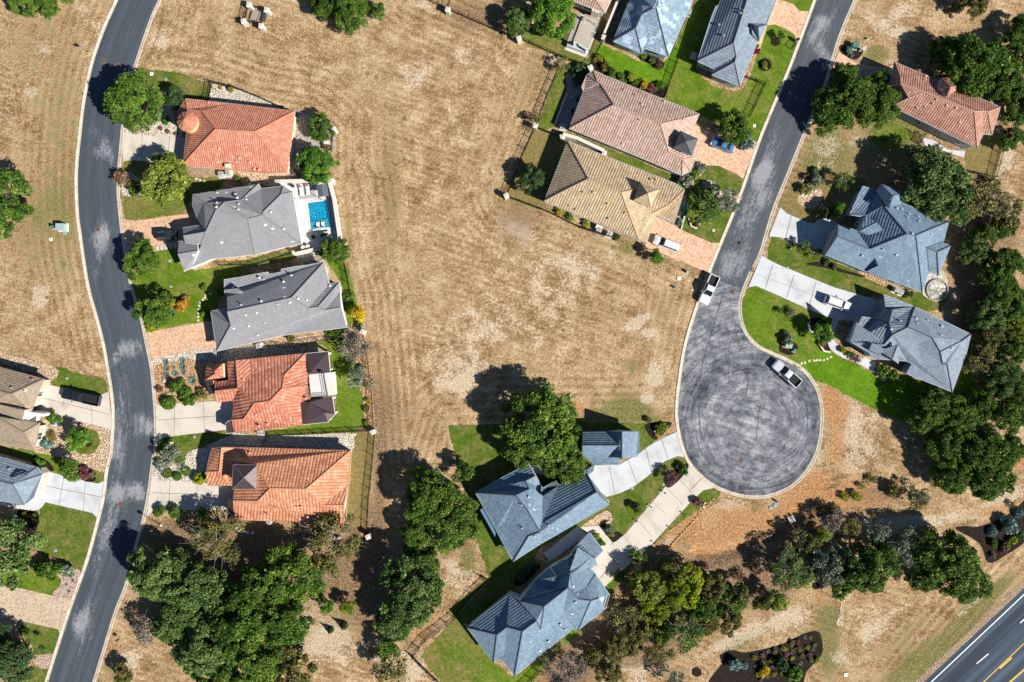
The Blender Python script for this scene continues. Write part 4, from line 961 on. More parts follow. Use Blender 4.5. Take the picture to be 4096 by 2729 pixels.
GREYC = mat_flat('cool_grey_tile', [(.145, .188, .235), (.188, .236, .288), (.245, .295, .35)], .52, .42, .5); TILE['cool_grey_tile'] = ('flat', .52, .075)
BROWN = mat_flat('brown_shake_tile', [(.22, .17, .12), (.29, .23, .165), (.36, .295, .22)], .42, .4, .6); TILE['brown_shake_tile'] = ('flat', .42, .075)
SEAM = mat_seam('brown_seam_metal', (.085, .060, .064)); SEAMG = mat_seam('grey_seam_metal', (.115, .125, .135))
CAPR = plain('red_ridge_tile', (.42, .18, .11), .8); CAPP = plain('pink_ridge_tile', (.40, .255, .20), .8); CAPT = plain('tan_ridge_tile', (.40, .29, .17), .8); CAPG = plain('grey_ridge_tile', (.20, .20, .21), .75); CAPS = plain('slate_ridge_tile', (.085, .105, .13), .75); CAPO = plain('orange_ridge_tile', (.50, .24, .14), .8); CAPB = plain('brown_ridge_tile', (.20, .155, .11), .8)

# --- west row, from the top
h1, V, _ = house('red clay tile house with a round turret beside two round green trees', 'D',
 'a 170 232; b 225 150; c 520 182; d 908 228; f 860 612; f2 722 618; f3 545 600; g 207 562; h 232 365; p 235 215 3.75; q 325 228 3.9; r 412 340 5.0; s 658 356 5.1; t 320 436 4.5; u 262 362 3.9',
 'b c s r q p; c d s; d f s; f f2 f3 g t r s; q r t u p; g h u t; a b p; a p u h', 'b c d f f2 f3 g h a', RED, CREAM, plain('peach_trim', (.62, .42, .30)), CAPR,
 vents='437,462 520,515 562,520 602,505 545,548 627,550 655,592 685,595 430,545 372,175 430,200 605,452', garage='g h', vent_mat=plain('pink_flashing', (.56, .36, .30)))
def turret(root, c, x, y, r, e, zt):
    w = W(c, x, y, e); bm = bmesh.new(); n = 12
    ring = [bm.verts.new((w.x + r*math.cos(2*math.pi*k/n), w.y + r*math.sin(2*math.pi*k/n), e)) for k in range(n)]; a = bm.verts.new((w.x, w.y, zt))
    for k in range(n): bm.faces.new((ring[k], ring[(k+1) % n], a))
    face_uv(bm); add_part(root, 'turret_roof', bm, RED)
    bm = bmesh.new(); lathe(bm, (w.x, w.y, 0), [(r - .2, 0), (r - .2, e)], 16); add_part(root, 'turret_wall', bm, YELLOW)
    bm = bmesh.new()
    for k in range(n): tube(bm, [(w.x + r*math.cos(2*math.pi*k/n), w.y + r*math.sin(2*math.pi*k/n), e + .02), (w.x, w.y, zt + .02)], .055, 5)
    add_part(root, 'turret_rib', bm, CAPR)
turret(h1, 'D', 234, 292, 1.92, 5.4, 6.6)
bm = bmesh.new(); w = W('D', 490, 572, 3.4); box(bm, (w.x, w.y, 3.0), (.9, .7, 1.8)); box(bm, (w.x, w.y, 3.93), (.6, .45, .1)); add_part(h1, 'chimney', bm, CREAM)

h2, V, _ = house('grey tile house with white walls beside a swimming pool', 'D',
 'A 268 750; B 680 685; C 575 785 4.4; D 470 800 4.4; E 415 852 4.3; F 340 800 3.7; F2 265 812; K 295 897; L 320 942; G 352 985 4.2; P1 207 960; P2 210 1010 3.5; P3 225 1075; P4 325 1058 3.0; Q1 180 1045; Q1b 298 1038; Q2 175 1125 3.6; Q3 300 1103 3.6; Q4 262 1207; Q5 215 1230; S1 385 1155; S2 660 1127; S3 828 1083; S4 950 1060; E1 893 735; T1 838 697; T0 697 715; T2 822 752 3.8; T3 710 862 4.7; R1 615 903 5.2; R2 708 880 5.2',
 'A B C D E F; F2 A F; K F2 F; K F E G L; P1 L G P2; P3 P4 G P2; P4 G S1 Q4; Q1 Q1b Q3 Q2; Q5 Q2 Q3 Q4; S1 S2 R1 D E G; D C R2 R1; C B T0 T3 R2; T0 T1 T2 T3; T1 E1 T2; E1 S4 R2 T3 T2; S2 S3 S4 R2 R1', 'A B T0 T1 E1 S4 S3 S2 S1 Q4 Q5 Q2 Q1 Q1b P4 P3 P2 P1 L K F2', GREY, STUCCO, TRIM, CAPG,
 vents='425,740 480,738 535,746 550,772 425,803 420,830 608,782 560,812 532,827 437,855 478,856 437,900 760,862 770,964 840,968 557,845 450,1050 277,1130 893,1045 725,940 632,703', vent_mat=plain('pale_flashing', (.62, .63, .64)))
h3, V, _ = house('long grey tile house between the pool house and the roof terrace house', 'E',
 'A 467 188; A2 738 140; A3 738 154; A4 825 138; A5 825 120; B 1092 78; C 1125 215; C2 1190 203; c3 1193 262; D 1197 360; E 1235 485; S1 835 535; S2 420 635; W1 383 385; W2 480 368; K 484 300; K2 467 270; R1 487 388 5.3; R2 890 300 5.3; X 510 470 4.6; V1 995 365 4.5; V2 1055 358 4.4; V3 1097 378 4.1; m1 1080 300 3.7',
 'K2 A A2 A3 A4 A5 B R2 R1 K; W1 W2 X; S2 W1 X; W2 R1 X; S2 S1 E D V3 V2 V1 R2 R1 X; B C V1 R2; C C2 V2 V1; C2 c3 V3 V2; c3 D V3', 'A A2 A3 A4 A5 B C C2 c3 D E S1 S2 W1 W2 K K2', GREY, STUCCO, TRIM, CAPG, garage='S2 W1',
 vents='577,345 700,322 845,295 805,342 878,330 930,305 985,315 603,410 672,395 622,478 725,458 683,457 527,493 678,535 797,550 715,185 688,175 888,160 840,200 840,237 650,418 1130,225', vent_mat=plain('pale_flashing', (.62, .63, .64)))
overlay(h3, 'E', 'a 466 277 3.1; b 466 250 3.2; c 548 240 4.05; d 578 263 4.15; f 485 285 3.1', 'a b c d f', GREY, 3.1, drop=.6)

h4, V, _ = house('red clay tile house with brown metal porches and a white roof terrace', 'E',
 'n1 625 685; n2 975 649; v 843 785 4.5; e0 978 740; e1 992 762; e2 988 850; e3 1006 942; e4 942 956; s1 954 1098; s2 530 1145; s3 512 1065; w1 590 1058 3.9; R1 655 962 5.3; R2 755 946 5.3; R3 830 868 5.0; B 553 868 4.4; b0 635 790 3.9; w2 525 990; w3 520 945; b1 487 700; b2 540 693 3.8; b4 495 818; c1 408 830; c2 408 885 3.7; c3 420 955',
 'n1 n2 v R3 R2 R1 B b0; n2 e0 v; v e0 e1 e2 R3; e2 e3 e4 R2 R3; e4 s1 R2; s1 s2 s3 w1 R1 R2; s3 w2 w3 B R1 w1; b4 b1 b2 B; b2 n1 b0 B; c1 b4 B c2; c3 c2 B w3', 'b1 n1 n2 e0 e1 e2 e3 e4 s1 s2 s3 w2 w3 c3 c1 b4', RED2, CREAM, COPPER, CAPR, vents='668,1032 762,980 790,1072 905,1085 980,930 740,1095 685,1105 590,815', garage='s3 w2', vent_mat=plain('pink_flashing', (.56, .36, .30)))
overlay(h4, 'E', 'a 355 722 2.9; b 457 713 2.9; c 460 800 2.9; d 346 816 2.9; r 408 758 3.9; q 408 775 3.9', 'a b r; b c q r; c d q; d a r q', RED2, 2.9, CREAM, 2.85, 'porch')
overlay(h4, 'E', 'a 346 818 2.7; b 395 822 3.1; c 408 895 3.1; d 370 912 2.7', 'a b c d', SEAM, 2.7, CREAM, 2.6, 'lean_to')
def metal_porches(root):
    for vs, fs, ol in (('a 978 650; b 1118 638; c 1130 764; d 1000 782; r 1000 776 3.6', 'a b r; b c d r', 'a b c d'), ('a 944 952; b 1008 945; c 1143 919; d 1160 1030; f 1115 1080; g 958 1096; r 1096 1022 3.6; q 1000 955 3.55', 'a b q; b c d r q; d f r; a q r f g', 'a b c d f g'), ('a 475 1088; b 512 1066; c 530 1146; d 478 1150', 'a b c d', 'a b c d')):
        V = {t.split()[0]: W('E', float(t.split()[1]), float(t.split()[2]), float(t.split()[3]) if len(t.split()) > 3 else 2.75) for t in vs.split(';')}
        bm = roof_bm(V, [f.split() for f in fs.split(';')]); face_uv(bm); add_part(root, 'porch_roof', bm, SEAM)
        pl, inn = plan_in([V[k] for k in ol.split()], .35); bm = bmesh.new()
        for p in inn: box(bm, (p.x, p.y, 1.35), (.35, .35, 2.7))
        for p, q in zip(pl, pl[1:] + pl[:1]): beam(bm, p + Vector((0, 0, 2.66)), q + Vector((0, 0, 2.66)), .12, .16)
        add_part(root, 'porch_post', bm, WHITE)
    bm = bmesh.new(); pts = P('E', '996,782 1140,768 1150,912 1008,922', 2.9); prism(bm, pts, 0, 2.9); add_part(root, 'roof_terrace', bm, CONC['deck'])
    bm = bmesh.new(); rail = P('E', '1092,770 1118,915', 2.9) + P('E', '1012,922', 2.9)
    for z in (.2, .6, 1.0):
        for p, q in zip(rail, rail[1:]): beam(bm, p + Vector((0, 0, z)), q + Vector((0, 0, z)), .05, .05)
    for p, q in zip(rail, rail[1:]):
        for k in range(8): v = p.lerp(q, k / 8); beam(bm, v, v + Vector((0, 0, 1.0)), .05, .05)
    add_part(root, 'terrace_railing', bm, IRON)
    bm = bmesh.new(); w = W('E', 1072, 765, 3.3); lathe(bm, (w.x, w.y, 2.9), [(.32, 0), (.36, .5), (.2, .9), (.08, 1.1), (0, 1.1)], 12); add_part(root, 'patio_heater', bm, DARKM)
    for x, y in ((995, 815), (1000, 857), (1003, 888)):
        w = W('E', x, y, 2.9); bm = bmesh.new(); box(bm, (w.x, w.y, 2.97), (.25, .6, .1), -.1); add_part(root, 'skylight', bm, GLASS)
metal_porches(h4)

h5, V, _ = house('orange clay tile house with a dark square metal cupola', 'F',
 'a 390 98; b 535 95; c 1258 115; d 1245 328; t 1218 456; f 1222 570; g 530 550; h 522 428; m 530 350; u 515 335; v 362 333; n 353 248; o 375 150; p 450 97 3.7; q 435 245 3.9; l 470 165 3.6; k 648 200 3.9; j 712 285 4.7; i 678 430 4.3; s 490 310 3.4; R1 755 352 5.5; R2 980 355 5.5; V 1088 456 4.5',
 'b c R2 R1 j k l; c d V R2; d t V; t f g h i R1 R2 V; h m j R1 i; n o a p q; p b l s q; n q s u v; l k j m u s', 'a b c d t f g h m u v n o', ORNG, CREAM, COPPER, CAPO, vents='628,130 842,463 790,482 945,425 925,468 950,468 745,525 990,530', garage='g h', vent_mat=plain('pink_flashing', (.56, .36, .30)))
hip_tower(h5, 'F', '522,203 672,207 667,356 515,356', (590, 284), 5.2, 6.1, SEAM, CREAM, plain('brown_trim_metal', (.17, .14, .14), .5), 2.6, 'cupola')
bm = bmesh.new()
V = [W('F', 488, 415, 2.5), W('F', 522, 428, 2.85), W('F', 531, 550, 2.85), W('F', 484, 546, 2.5)]; bm.faces.new([bm.verts.new(p) for p in V]); face_uv(bm); add_part(h5, 'lean_to_roof', bm, SEAM)

# --- houses on the west edge
h6, V, _ = house('brown tiled house at the left edge with a stone entry', 'B',
 'x -300 815; a 272 968; b 192 1172; g 150 1130 3.4; y -300 1160; r 70 1060 4.6; z -300 960 4.9; d0 -300 1058 4.4; d1 20 1133 4.5; d2 155 1162 3.0; d3 130 1278 3.0; d4 -300 1190 3.0; f0 -20 1205 4.4; f1 150 1300 4.1; f2 247 1243; f3 215 1415; f4 -300 1310; f5 -300 1230 4.2',
 'x a r z; a b r; b g y z r; d0 d1 d2 d3 d4; f0 f2 f1; f2 f3 f1; f3 f4 f5 f0 f1', 'x a b g d3 f2 f3 f4', BROWN, LIME, plain('brown_trim', (.40, .29, .18)), CAPB, garage='a b', vents='75,1022 160,1038 205,970')
bm = bmesh.new()
for x, y, sx, sy, zt in ((158, 1216, 1.3, 2.2, 3.1), (215, 1186, 3.6, .5, 2.9)): w = W('B', x, y, zt); box(bm, (w.x, w.y, zt / 2), (sx, sy, zt), -.12)
add_part(h6, 'entry_parapet', bm, STUCCO)
h7, V, _ = house('blue grey tiled house at the left edge beside a white concrete drive', 'C',
 'x -300 70; a 232 222; b 266 262; c 212 410; d 152 456; e -300 380; r 80 326 4.9; z -300 230 5.2; k 130 285 4.3; m 185 285 3.7; n 75 400 3.7', 'x a r z; a b r; b c d r; d e z r', 'x a b c d e', GREYC, LIME, BLUETRIM, CAPS, garage='b c', vents='60,230')
overlay(h7, 'C', 'a 120 268 4.2; b 178 272 4.0; c 80 328 4.95', 'a b c', GREYC, 4, BLUEGREY, .3)

# --- north row
h8, V, _ = house('terracotta tiled house at the top edge above the pergola', 'G', 'a 250 -75; b 658 82; c 760 -130; d 330 -280; r 560 -60 4.4; q 400 -160 4.6', 'a b r q; b c r; c d q r; d a q', 'a b c d', PINK, LIME, TRIM, CAPP)
h9, V, _ = house('pale blue grey tiled house with a covered patio on lush lawn', 'G',
 'a 710 258; b 888 335; v 928 250 3.9; c 908 302; d 1056 356; f 1222 -30; f2 1270 -140; g 880 -160; r1 850 178 4.2; r2 890 90 5.0; r3 978 45 5.6; r4 1075 -180 5.6', 'g a r1 r2 r3 r4; a b r1; b v r2 r1; v c d r3 r2; d f f2 r4 r3', 'a b c d f f2 g', SKYB, BLUEGREY, BLUETRIM, CAPS, vents='962,250 1035,75')
bm = bmesh.new(); w = W('G', 1080, 148, 3.6); box(bm, (w.x, w.y, 3.65), (.75, .9, .12), -.4); add_part(h9, 'skylight', bm, plain('green_skylight', (.02, .16, .13), .15))
overlay(h9, 'G', 'a 900 -10 5.2; b 960 42 5.9; c 985 40 5.9; d 1028 38 5.5; f 1000 -30 5.9', 'a b c f; f c d', SKYB, 5.3, BLUEGREY, .5)
h10, V, _ = house('grey tiled house at the top edge by the street with dark west slope', 'H',
 't 812 -160; b0 748 30; b 727 42; b1 695 120; c 612 385; d 715 432; d2 703 470; f 878 541; g 985 270; h 1046 152; i 1150 -120; R0 975 -170 5.4; R1 838 272 5.1; R2 855 355 4.5; R3 845 392 4.4', 't b0 b b1 c R1 R0; c d R2 R1; d d2 R3 R2; d2 f R3; f g h i R0 R1 R2 R3', 't b0 b b1 c d d2 f g h i', GREYC, BLUEGREY, BLUETRIM, CAPG, garage='h i', vents='850,20 745,157 797,160 772,226 830,226 875,65 900,68 820,62 880,85 822,306', vent_mat=METAL)
overlay(h10, 'H', 'p 948 150 4.3; q 992 172 4.9; h 1048 155 3.3; s 998 255 3.3; w 958 215 4.0', 'p q s w; q h s; p h q', GREYC, 3.3, BLUEGREY, .5)
h11, V, _ = house('pinkish clay tile house with a grey metal cupola by the paved drive', 'G',
 'a 585 445; b 1250 716; c 1200 832; d 1228 985; f 1195 1075; g 1140 1100; h 945 1015; i 435 806; j 524 575; k 512 545; l 545 470; R1 715 658 5.5; R2 1005 778 5.5; s 630 528 4.1; N 612 515 4.1; m 1130 750 3.9; n 1058 955 4.4; o 1145 1000 4.0',
 'a b m R2 R1 s N; i j s R1; j k l N s; l a N; i h n R2 R1; R2 m c n; b c m; h g o n; g f o; f d o; d c n o', 'a b c d f g h i j k l', PINK, BLUEGREY, BLUETRIM, CAPP, garage='b c', vents='780,568 745,590 890,657 850,600 875,755 850,893 768,905 1030,640 1125,735 1148,755 1065,1005 1110,990', vent_mat=plain('pink_flashing', (.56, .36, .30)))
hip_tower(h11, 'G', '1130,822 1240,872 1202,975 1090,925', (1166, 888), 4.6, 5.7, SEAMG, BLUEGREY, plain('charcoal_trim', (.10, .105, .11)), 3, 'cupola')
h12, V, _ = house('tan tiled house with a small hipped tower beside the white car', 'G',
 'a 425 886; b 1095 1150; c 1157 1190; d 1092 1398; e2 980 1348; f 918 1525; g 278 1262; h 360 1052; R1 555 1122 5.3; S 432 1182 4.4; R2 760 1208 5.3; R3 845 1190 4.9; u 805 1332 4.3; w 955 1338 3.4; y 1062 1282 4.2; z 1085 1212 4.2; k 868 1500 3.2; q 910 1290 4.5',
 'a b z y R3 R2 R1; h a R1 S; g h S; g f k u R2 R1 S; R2 R3 q u; u q w e2 f k; b c y z; w y c d e2; R3 y w q', 'a b c d e2 f g h', TAN, BLUEGREY, BLUETRIM, CAPT, garage='e2 f', vents='522,1208 585,1208 503,1240 518,1255 685,1265 660,1278 675,1280 437,1295 590,1333 475,1315 785,1338 682,1372 950,1128 980,1130', vent_mat=plain('ochre_flashing', (.55, .33, .10)))
hip_tower(h12, 'G', '878,1142 1000,1188 945,1302 838,1256', (926, 1212), 4.9, 5.9, TAN, LIME, CAPT, 3, 'dormer')
h13, V, _ = house('brown red tiled house beneath large oaks at the upper right', 'I',
 'a 757 390; c 1420 672; d 1365 845; d1 1312 838; f 1272 928; h1 860 725; h 738 668; i 765 560; j 718 545; k 735 490; R1 945 578 6.0; R2 1255 700 5.8; R3 1340 702 5.0; r0 795 528 4.9; r1 790 475 4.4; r2 845 615 4.9; d2 1310 700 4.7', 'a c R3 d2 R2 R1 r0 r1; k a r1; k r1 r0 j; j r0 i; i r0 R1 r2; h i r2; h h1 f R2 R1 r2; c d R3; d d1 d2 R3; d1 f R2 d2', 'a c d d1 f h1 h i j k', BRICK, BLUEGREY, BLUETRIM, CAPP, e=3.4, vents='950,480 945,505 1015,630 890,680 940,675 990,655 1080,665 1095,735 1040,778 1135,755 1160,768 910,770 1140,680', vent_mat=plain('sand_flashing', (.60, .46, .34)))
overlay(h13, 'I', 'a 1050 492 4.0; b 1152 540 3.7; c 1142 568 3.7; d 1085 602 4.9; f 1035 560 4.4; r 1104 545 5.0', 'a b r; b c d r; d f r; f a r', BRICK, 4, BLUEGREY, .8)

# --- east row
h14, V, _ = house('slate blue house with a dark dormer roof above a round stone patio', 'J',
 'a 557 72; b 650 98; d 812 118; d2 800 175; f 1095 293; g 1062 418; g2 1045 420; p1 1105 445; p2 1030 630; hh 972 606; k 930 735; l 712 650; l1 580 606; m 322 500; n 400 310; o 520 350; q 550 262; s 475 248; q2 520 150; x 700 200 5.1; A1 685 193 5.2; A2 832 370 5.8; A3 888 380 5.8; A4 600 465 5.1; z 396 385 4.1; gg 956 456 4.3; r 1022 485 4.0; w 580 252 4.4',
 'd2 f A3 A2 A1 x; A1 A2 A4 o q w; s q2 a b A1 w; b x A1; m l1 l k A3 A2 A4 z; n o A4 z; m n z; k A3 f g gg hh; gg g2 p1 r; gg r p2 hh; p1 p2 r; s w q; g g2 gg', 'a b d d2 f g g2 p1 p2 hh k l l1 m n o q s q2', SLATE, BLUEGREY, BLUETRIM, CAPS, e=3.2, garage='m n', vents='835,267 845,248 905,293 900,262 770,210 800,218 985,378 550,508 665,517 765,503 755,532 680,470 840,663 865,370', vent_mat=BLUETRIM)
overlay(h14, 'J', 'b 650 98 3.7; c 677 58 3.6; y 746 130 4.7; x 725 206 5.0', 'b c y x', SLATE, 3.6, BLUEGREY, .5); overlay(h14, 'J', 'c 677 58 3.6; d 814 118 3.5; d2 802 178 3.5; x 725 206 5.0; y 746 130 4.7', 'c d y; d d2 x y', SLATE, 3.6, BLUEGREY, .5)
overlay(h14, 'J', 'a 540 350 5.0; b 575 263 5.2; c 642 297 5.6; d 685 345 5.5; f 598 376 5.0', 'a b c; a c d f', SLATE, 5, BLUEGREY, .9); overlay(h14, 'J', 'a 580 604 3.3; b 700 546 4.6; c 714 668 3.3', 'a b c', SLATE, 3.3, BLUEGREY, .2)
h15, V, _ = house('slate grey house behind the white car and the curved front path', 'J',
 'a 692 752; b 882 828; c 1234 1000; d 1205 1120; f 1117 1360; g 832 1246; g2 868 1185; g3 835 1168; h 618 1152; h2 600 1115; i 480 1045; j 555 890; k 655 905; m 705 840; R1 740 845 4.6; R2 838 955 5.4; R3 990 1020 5.6; R4 903 1066 5.2; R6 930 1200 4.0; T1 1042 1110 4.7; T2 1058 1186 4.1; T3 1085 1190 4.0; c2 1178 1040 4.0; q 742 1003 5.0; q2 690 1062 4.1; q3 738 1110 3.8; q4 775 1065 4.3; n 720 930 4.6',
 'a b R1 m; b c c2 T1 R3 R2; b R2 q n R1; k m R1 n; j k n q q2 i; q q4 q3 q2; R2 R3 R4 R6 g3 q4 q; R3 T1 T2 T3 f g g2 g3 R6 R4; c d T3 T2 c2; c2 T2 T1; d f T3; i q2 q3 q4 g3 h h2', 'a b c d f g g2 g3 h h2 i j k m', GREYC, BLUEGREY, BLUETRIM, CAPS, e=3.4, garage='j k', vents='880,875 958,912 980,922 1050,950 1045,1005 1060,1055 1110,1090 790,915 732,968 895,930 890,900', vent_mat=BLUETRIM)
overlay(h15, 'J', 'a 520 925 4.9; b 668 1036 5.1; c 480 1046 4.0', 'a b c', GREYC, 4, BLUEGREY, .9); overlay(h15, 'J', 'a 598 1095 3.8; b 615 1055 4.4; c 692 1090 4.4; d 665 1132 3.8', 'a b c d', GREYC, 4, BLUEGREY, .4); overlay(h15, 'J', 'a 662 1100 3.9; b 775 1065 4.9; c 782 1185 3.7; d 740 1155 4.1', 'a b d; b c d', GREYC, 4, BLUEGREY, .4)

# --- south pair below the bulb
h16, V, _ = house('slate blue house with a garage wing under the big spreading oak', 'M',
 'a 318 740; b 648 552; c 692 632; d 737 712; d2 720 745 3.0; f 820 665; f2 842 692; g 1015 620; h 1158 810; i 720 1062; j 552 1170; k 462 1005; l 445 968; n 630 665 4.3; o 655 715 4.6; R1 570 755 5.4; R2 645 850 4.9; R3 736 930 4.4; R4 1075 735 5.0; R5 650 1010 4.6; q 722 985 4.3; p 500 925 3.7', 'a b c n o R1; l a R1; R1 o n c d f f2 R3 q R2; l R1 R2 p; k p R2 q R5 j; k l p; j i h R4 R3 q R5; f2 g R4 R3; g h R4', 'a b c d f f2 g h i j k l', SLATE, BLUEGREY, BLUETRIM, CAPS, e=3.0, vents='650,765 605,815 655,815 848,928 892,880 912,888 905,925 775,942 800,958 610,960 690,1012 828,962 685,845', vent_mat=BLUETRIM)
bm = bmesh.new(); w = W('M', 745, 1003, 3.6); box(bm, (w.x, w.y, 3.72), (1.3, .8, .14), .5); add_part(h16, 'skylight', bm, plain('green_skylight', (.02, .16, .13), .15))
overlay(h16, 'M', 'a 718 745 3.6; b 822 663 3.9; c 842 692 3.7; d 742 760 4.6', 'a b c d', plain('dark_seam', (.05, .07, .07), .5), 3.6, BLUEGREY, .5)
bm = bmesh.new(); V = P('M', '344,845 362,838 446,968 440,1016', 2.6); bm.faces.new([bm.verts.new(p) for p in V]); face_uv(bm); add_part(h16, 'lean_to_roof', bm, plain('blue_metal', (.10, .20, .30), .5))
def garage_wing():
    V = {}
    for s in 'a 988 354; b 1140 352; t 1230 352 4.5; t2 1338 354; t3 1345 380; u2 1343 490; u3 1325 514; u 1230 516 4.5; s 1147 518; w 1220 517; w2 1220 563; x 1062 563; x2 985 500; gr 1213 437 4.4; gl 985 437 4.4; y 975 600; y1 1018 590; y2 1062 566; y3 1058 602; y4 1015 635; y5 975 622'.split(';'):
        t = s.split(); V[t[0]] = W('M', float(t[1]), float(t[2]), float(t[3]) if len(t) > 3 else 3.0)
    for k in V: V[k] = Vector((V[k].x, V[k].y, ZS(V[k].z)))
    bm = roof_bm(V, [f.split() for f in 'a b gr gl; b t u s gr; t t2 t3 u2 u3 u; gl gr s w w2 x x2; y y1 y2 y3 y4 y5'.split(';')]); face_uv(bm)
    caps = bmesh.new()
    for a, b in (('gl', 'gr'), ('t', 'u'), ('b', 'gr'), ('y1', 'y4')): tube(caps, [V[a] + Vector((0,0,.03)), V[b] + Vector((0,0,.03))], .12, 6)
    bm = lay_tiles(bm, TILE[SLATE.name]); add_part(h16, 'wing_roof', bm, SLATE); add_part(h16, 'ridge_cap', caps, CAPS)
    wb = bmesh.new(); pl, inn = plan_in([V[k] for k in 'a b t2 u3 w w2 x'.split()], .4); prism(wb, inn, 0, 2.95, top=False); pl, inn = plan_in([V[k] for k in 'y1 y2 y3 y4'.split()], .2); prism(wb, inn, 0, 2.95, top=False)
    for a, b in (('gl', 'a'), ('gl', 'x2'), ('t', 't2'), ('u', 'u3'), ('b', 't'), ('s', 'u')): wb.faces.new([wb.verts.new(q) for q in (V[a], V[b], Vector((V[a].x, V[a].y, 2.9)))] if V[b].z < 3.1 and V[a].z > 3.1 else [wb.verts.new(q) for q in (V[b], V[a], Vector((V[b].x, V[b].y, 2.9)))])
    add_part(h16, 'wing_wall', wb, BLUEGREY)
garage_wing()
h17, V, _ = house('slate blue house with many gables at the end of the long drive', 'O',
 'a 735 1225; b 1003 1013; b1 1065 1060; d0 1160 932; d1 1262 850; k 1372 790; k1 1440 700; k2 1508 636; k3 1588 742; k4 1540 790; k5 1545 832; k6 1508 855; k7 1540 890; k8 1628 1022; C4 1560 1040; C3 1601 1106; c2 1430 1242; s 1410 1226; z 1032 1527; y0 948 1418; w 900 1445; x 1170 1182 4.1; R1 1082 1248 5.1; R2 985 1222 4.8; R3 922 1270 4.2; y 972 1390 3.6; B1 1067 1060 3.6; B2 1370 972 5.0; B3 1218 1092 6.0; B4 1195 1236 4.7; t 1338 1130 4.3; C1 1510 1058 5.0; C0 1432 1046 4.6; p 1260 985 4.3; p2 1285 925 4.2; v 1380 885 4.4; v2 1515 782 3.6; o 1400 1012 4.5; cn 1488 968 3.6',
 'a b x R1 R2 R3; w a R3; w R3 R2 y; y R2 R1 z y0; b1 B2 B3; b1 B3 B4 x; B4 B3 B2 t; z s t B4 R1; b b1 x; x B4 R1; s c2 C1 C0 B2 t; c2 C3 C4 C1; C0 cn C4 C1; C4 cn k7 k8; B2 C0 cn o; d0 d1 p2 p; b1 d0 p B2; p p2 v o B2; d1 k v p2; k k1 v2 v; k1 k2 k3 k4 v2; v v2 k5 k6 cn o; v2 k4 k5; k6 k7 cn', 'a b b1 d0 d1 k k1 k2 k3 k4 k5 k6 k7 k8 C3 c2 s z y0 w', SLATE, STUCCO, BLUETRIM, CAPS, e=3.1, vents='820,1235 1400,970 1415,1065 1395,1140 1320,1205 1350,1237 1245,1310 1130,1312 1190,1372 1430,1015', vent_mat=BLUETRIM)
overlay(h17, 'O', 'a 1162 932 3.5; b 1256 848 3.6; c 1292 903 4.6; d 1276 985 4.4; f 1180 966 3.7', 'a b c; a c d f', SLATE, 3.5, BLUEGREY, .5)
overlay(h17, 'O', 'a 1374 882 4.2; b 1428 722 4.6; c 1516 782 4.0; d 1545 830 3.4; f 1392 892 4.3', 'a b c; a c d f', SLATE, 4, BLUEGREY, .4)
# ------------------------------------------------------------------ plants
def cards(rng, pos, nrm, size, aspect=.62, curl=.75):
    """leaf sprays: one small bent quad pair per position"""
    n = len(pos); r = rng.normal(size=(n, 3)); d = nrm * .75 + r * curl
    d /= np.linalg.norm(d, axis=1, keepdims=True) + 1e-9
    t = np.cross(d, rng.normal(size=(n, 3))); t /= np.linalg.norm(t, axis=1, keepdims=True) + 1e-9
    b = np.cross(d, t); s = size * (.45 + rng.gamma(2.2, .27, (n, 1)))
    a = t * s * .5; c = b * s * .5 * aspect
    v = np.stack([pos - a, pos - a * .1 - c + d * s * .08, pos + a, pos + a * .1 + c + d * s * .08], 1)
    return v.reshape(-1, 3)

def leaf_mesh(name, verts, leaf):
    n = len(verts) // 4; me = bpy.data.meshes.new(name)
    me.vertices.add(n * 4); me.vertices.foreach_set('co', verts.astype(np.float32).ravel())
    me.loops.add(n * 4); me.loops.foreach_set('vertex_index', np.arange(n * 4, dtype=np.int32))
    me.polygons.add(n); me.polygons.foreach_set('loop_start', np.arange(0, n * 4, 4, dtype=np.int32))
    try: me.polygons.foreach_set('loop_total', np.full(n, 4, dtype=np.int32))
    except Exception: pass
    me.update(calc_edges=True)
    at = me.attributes.new('leaf', 'FLOAT', 'FACE'); at.data.foreach_set('value', np.clip(leaf, 0, 1).astype(np.float32))
    me.materials.append(None)
    return me

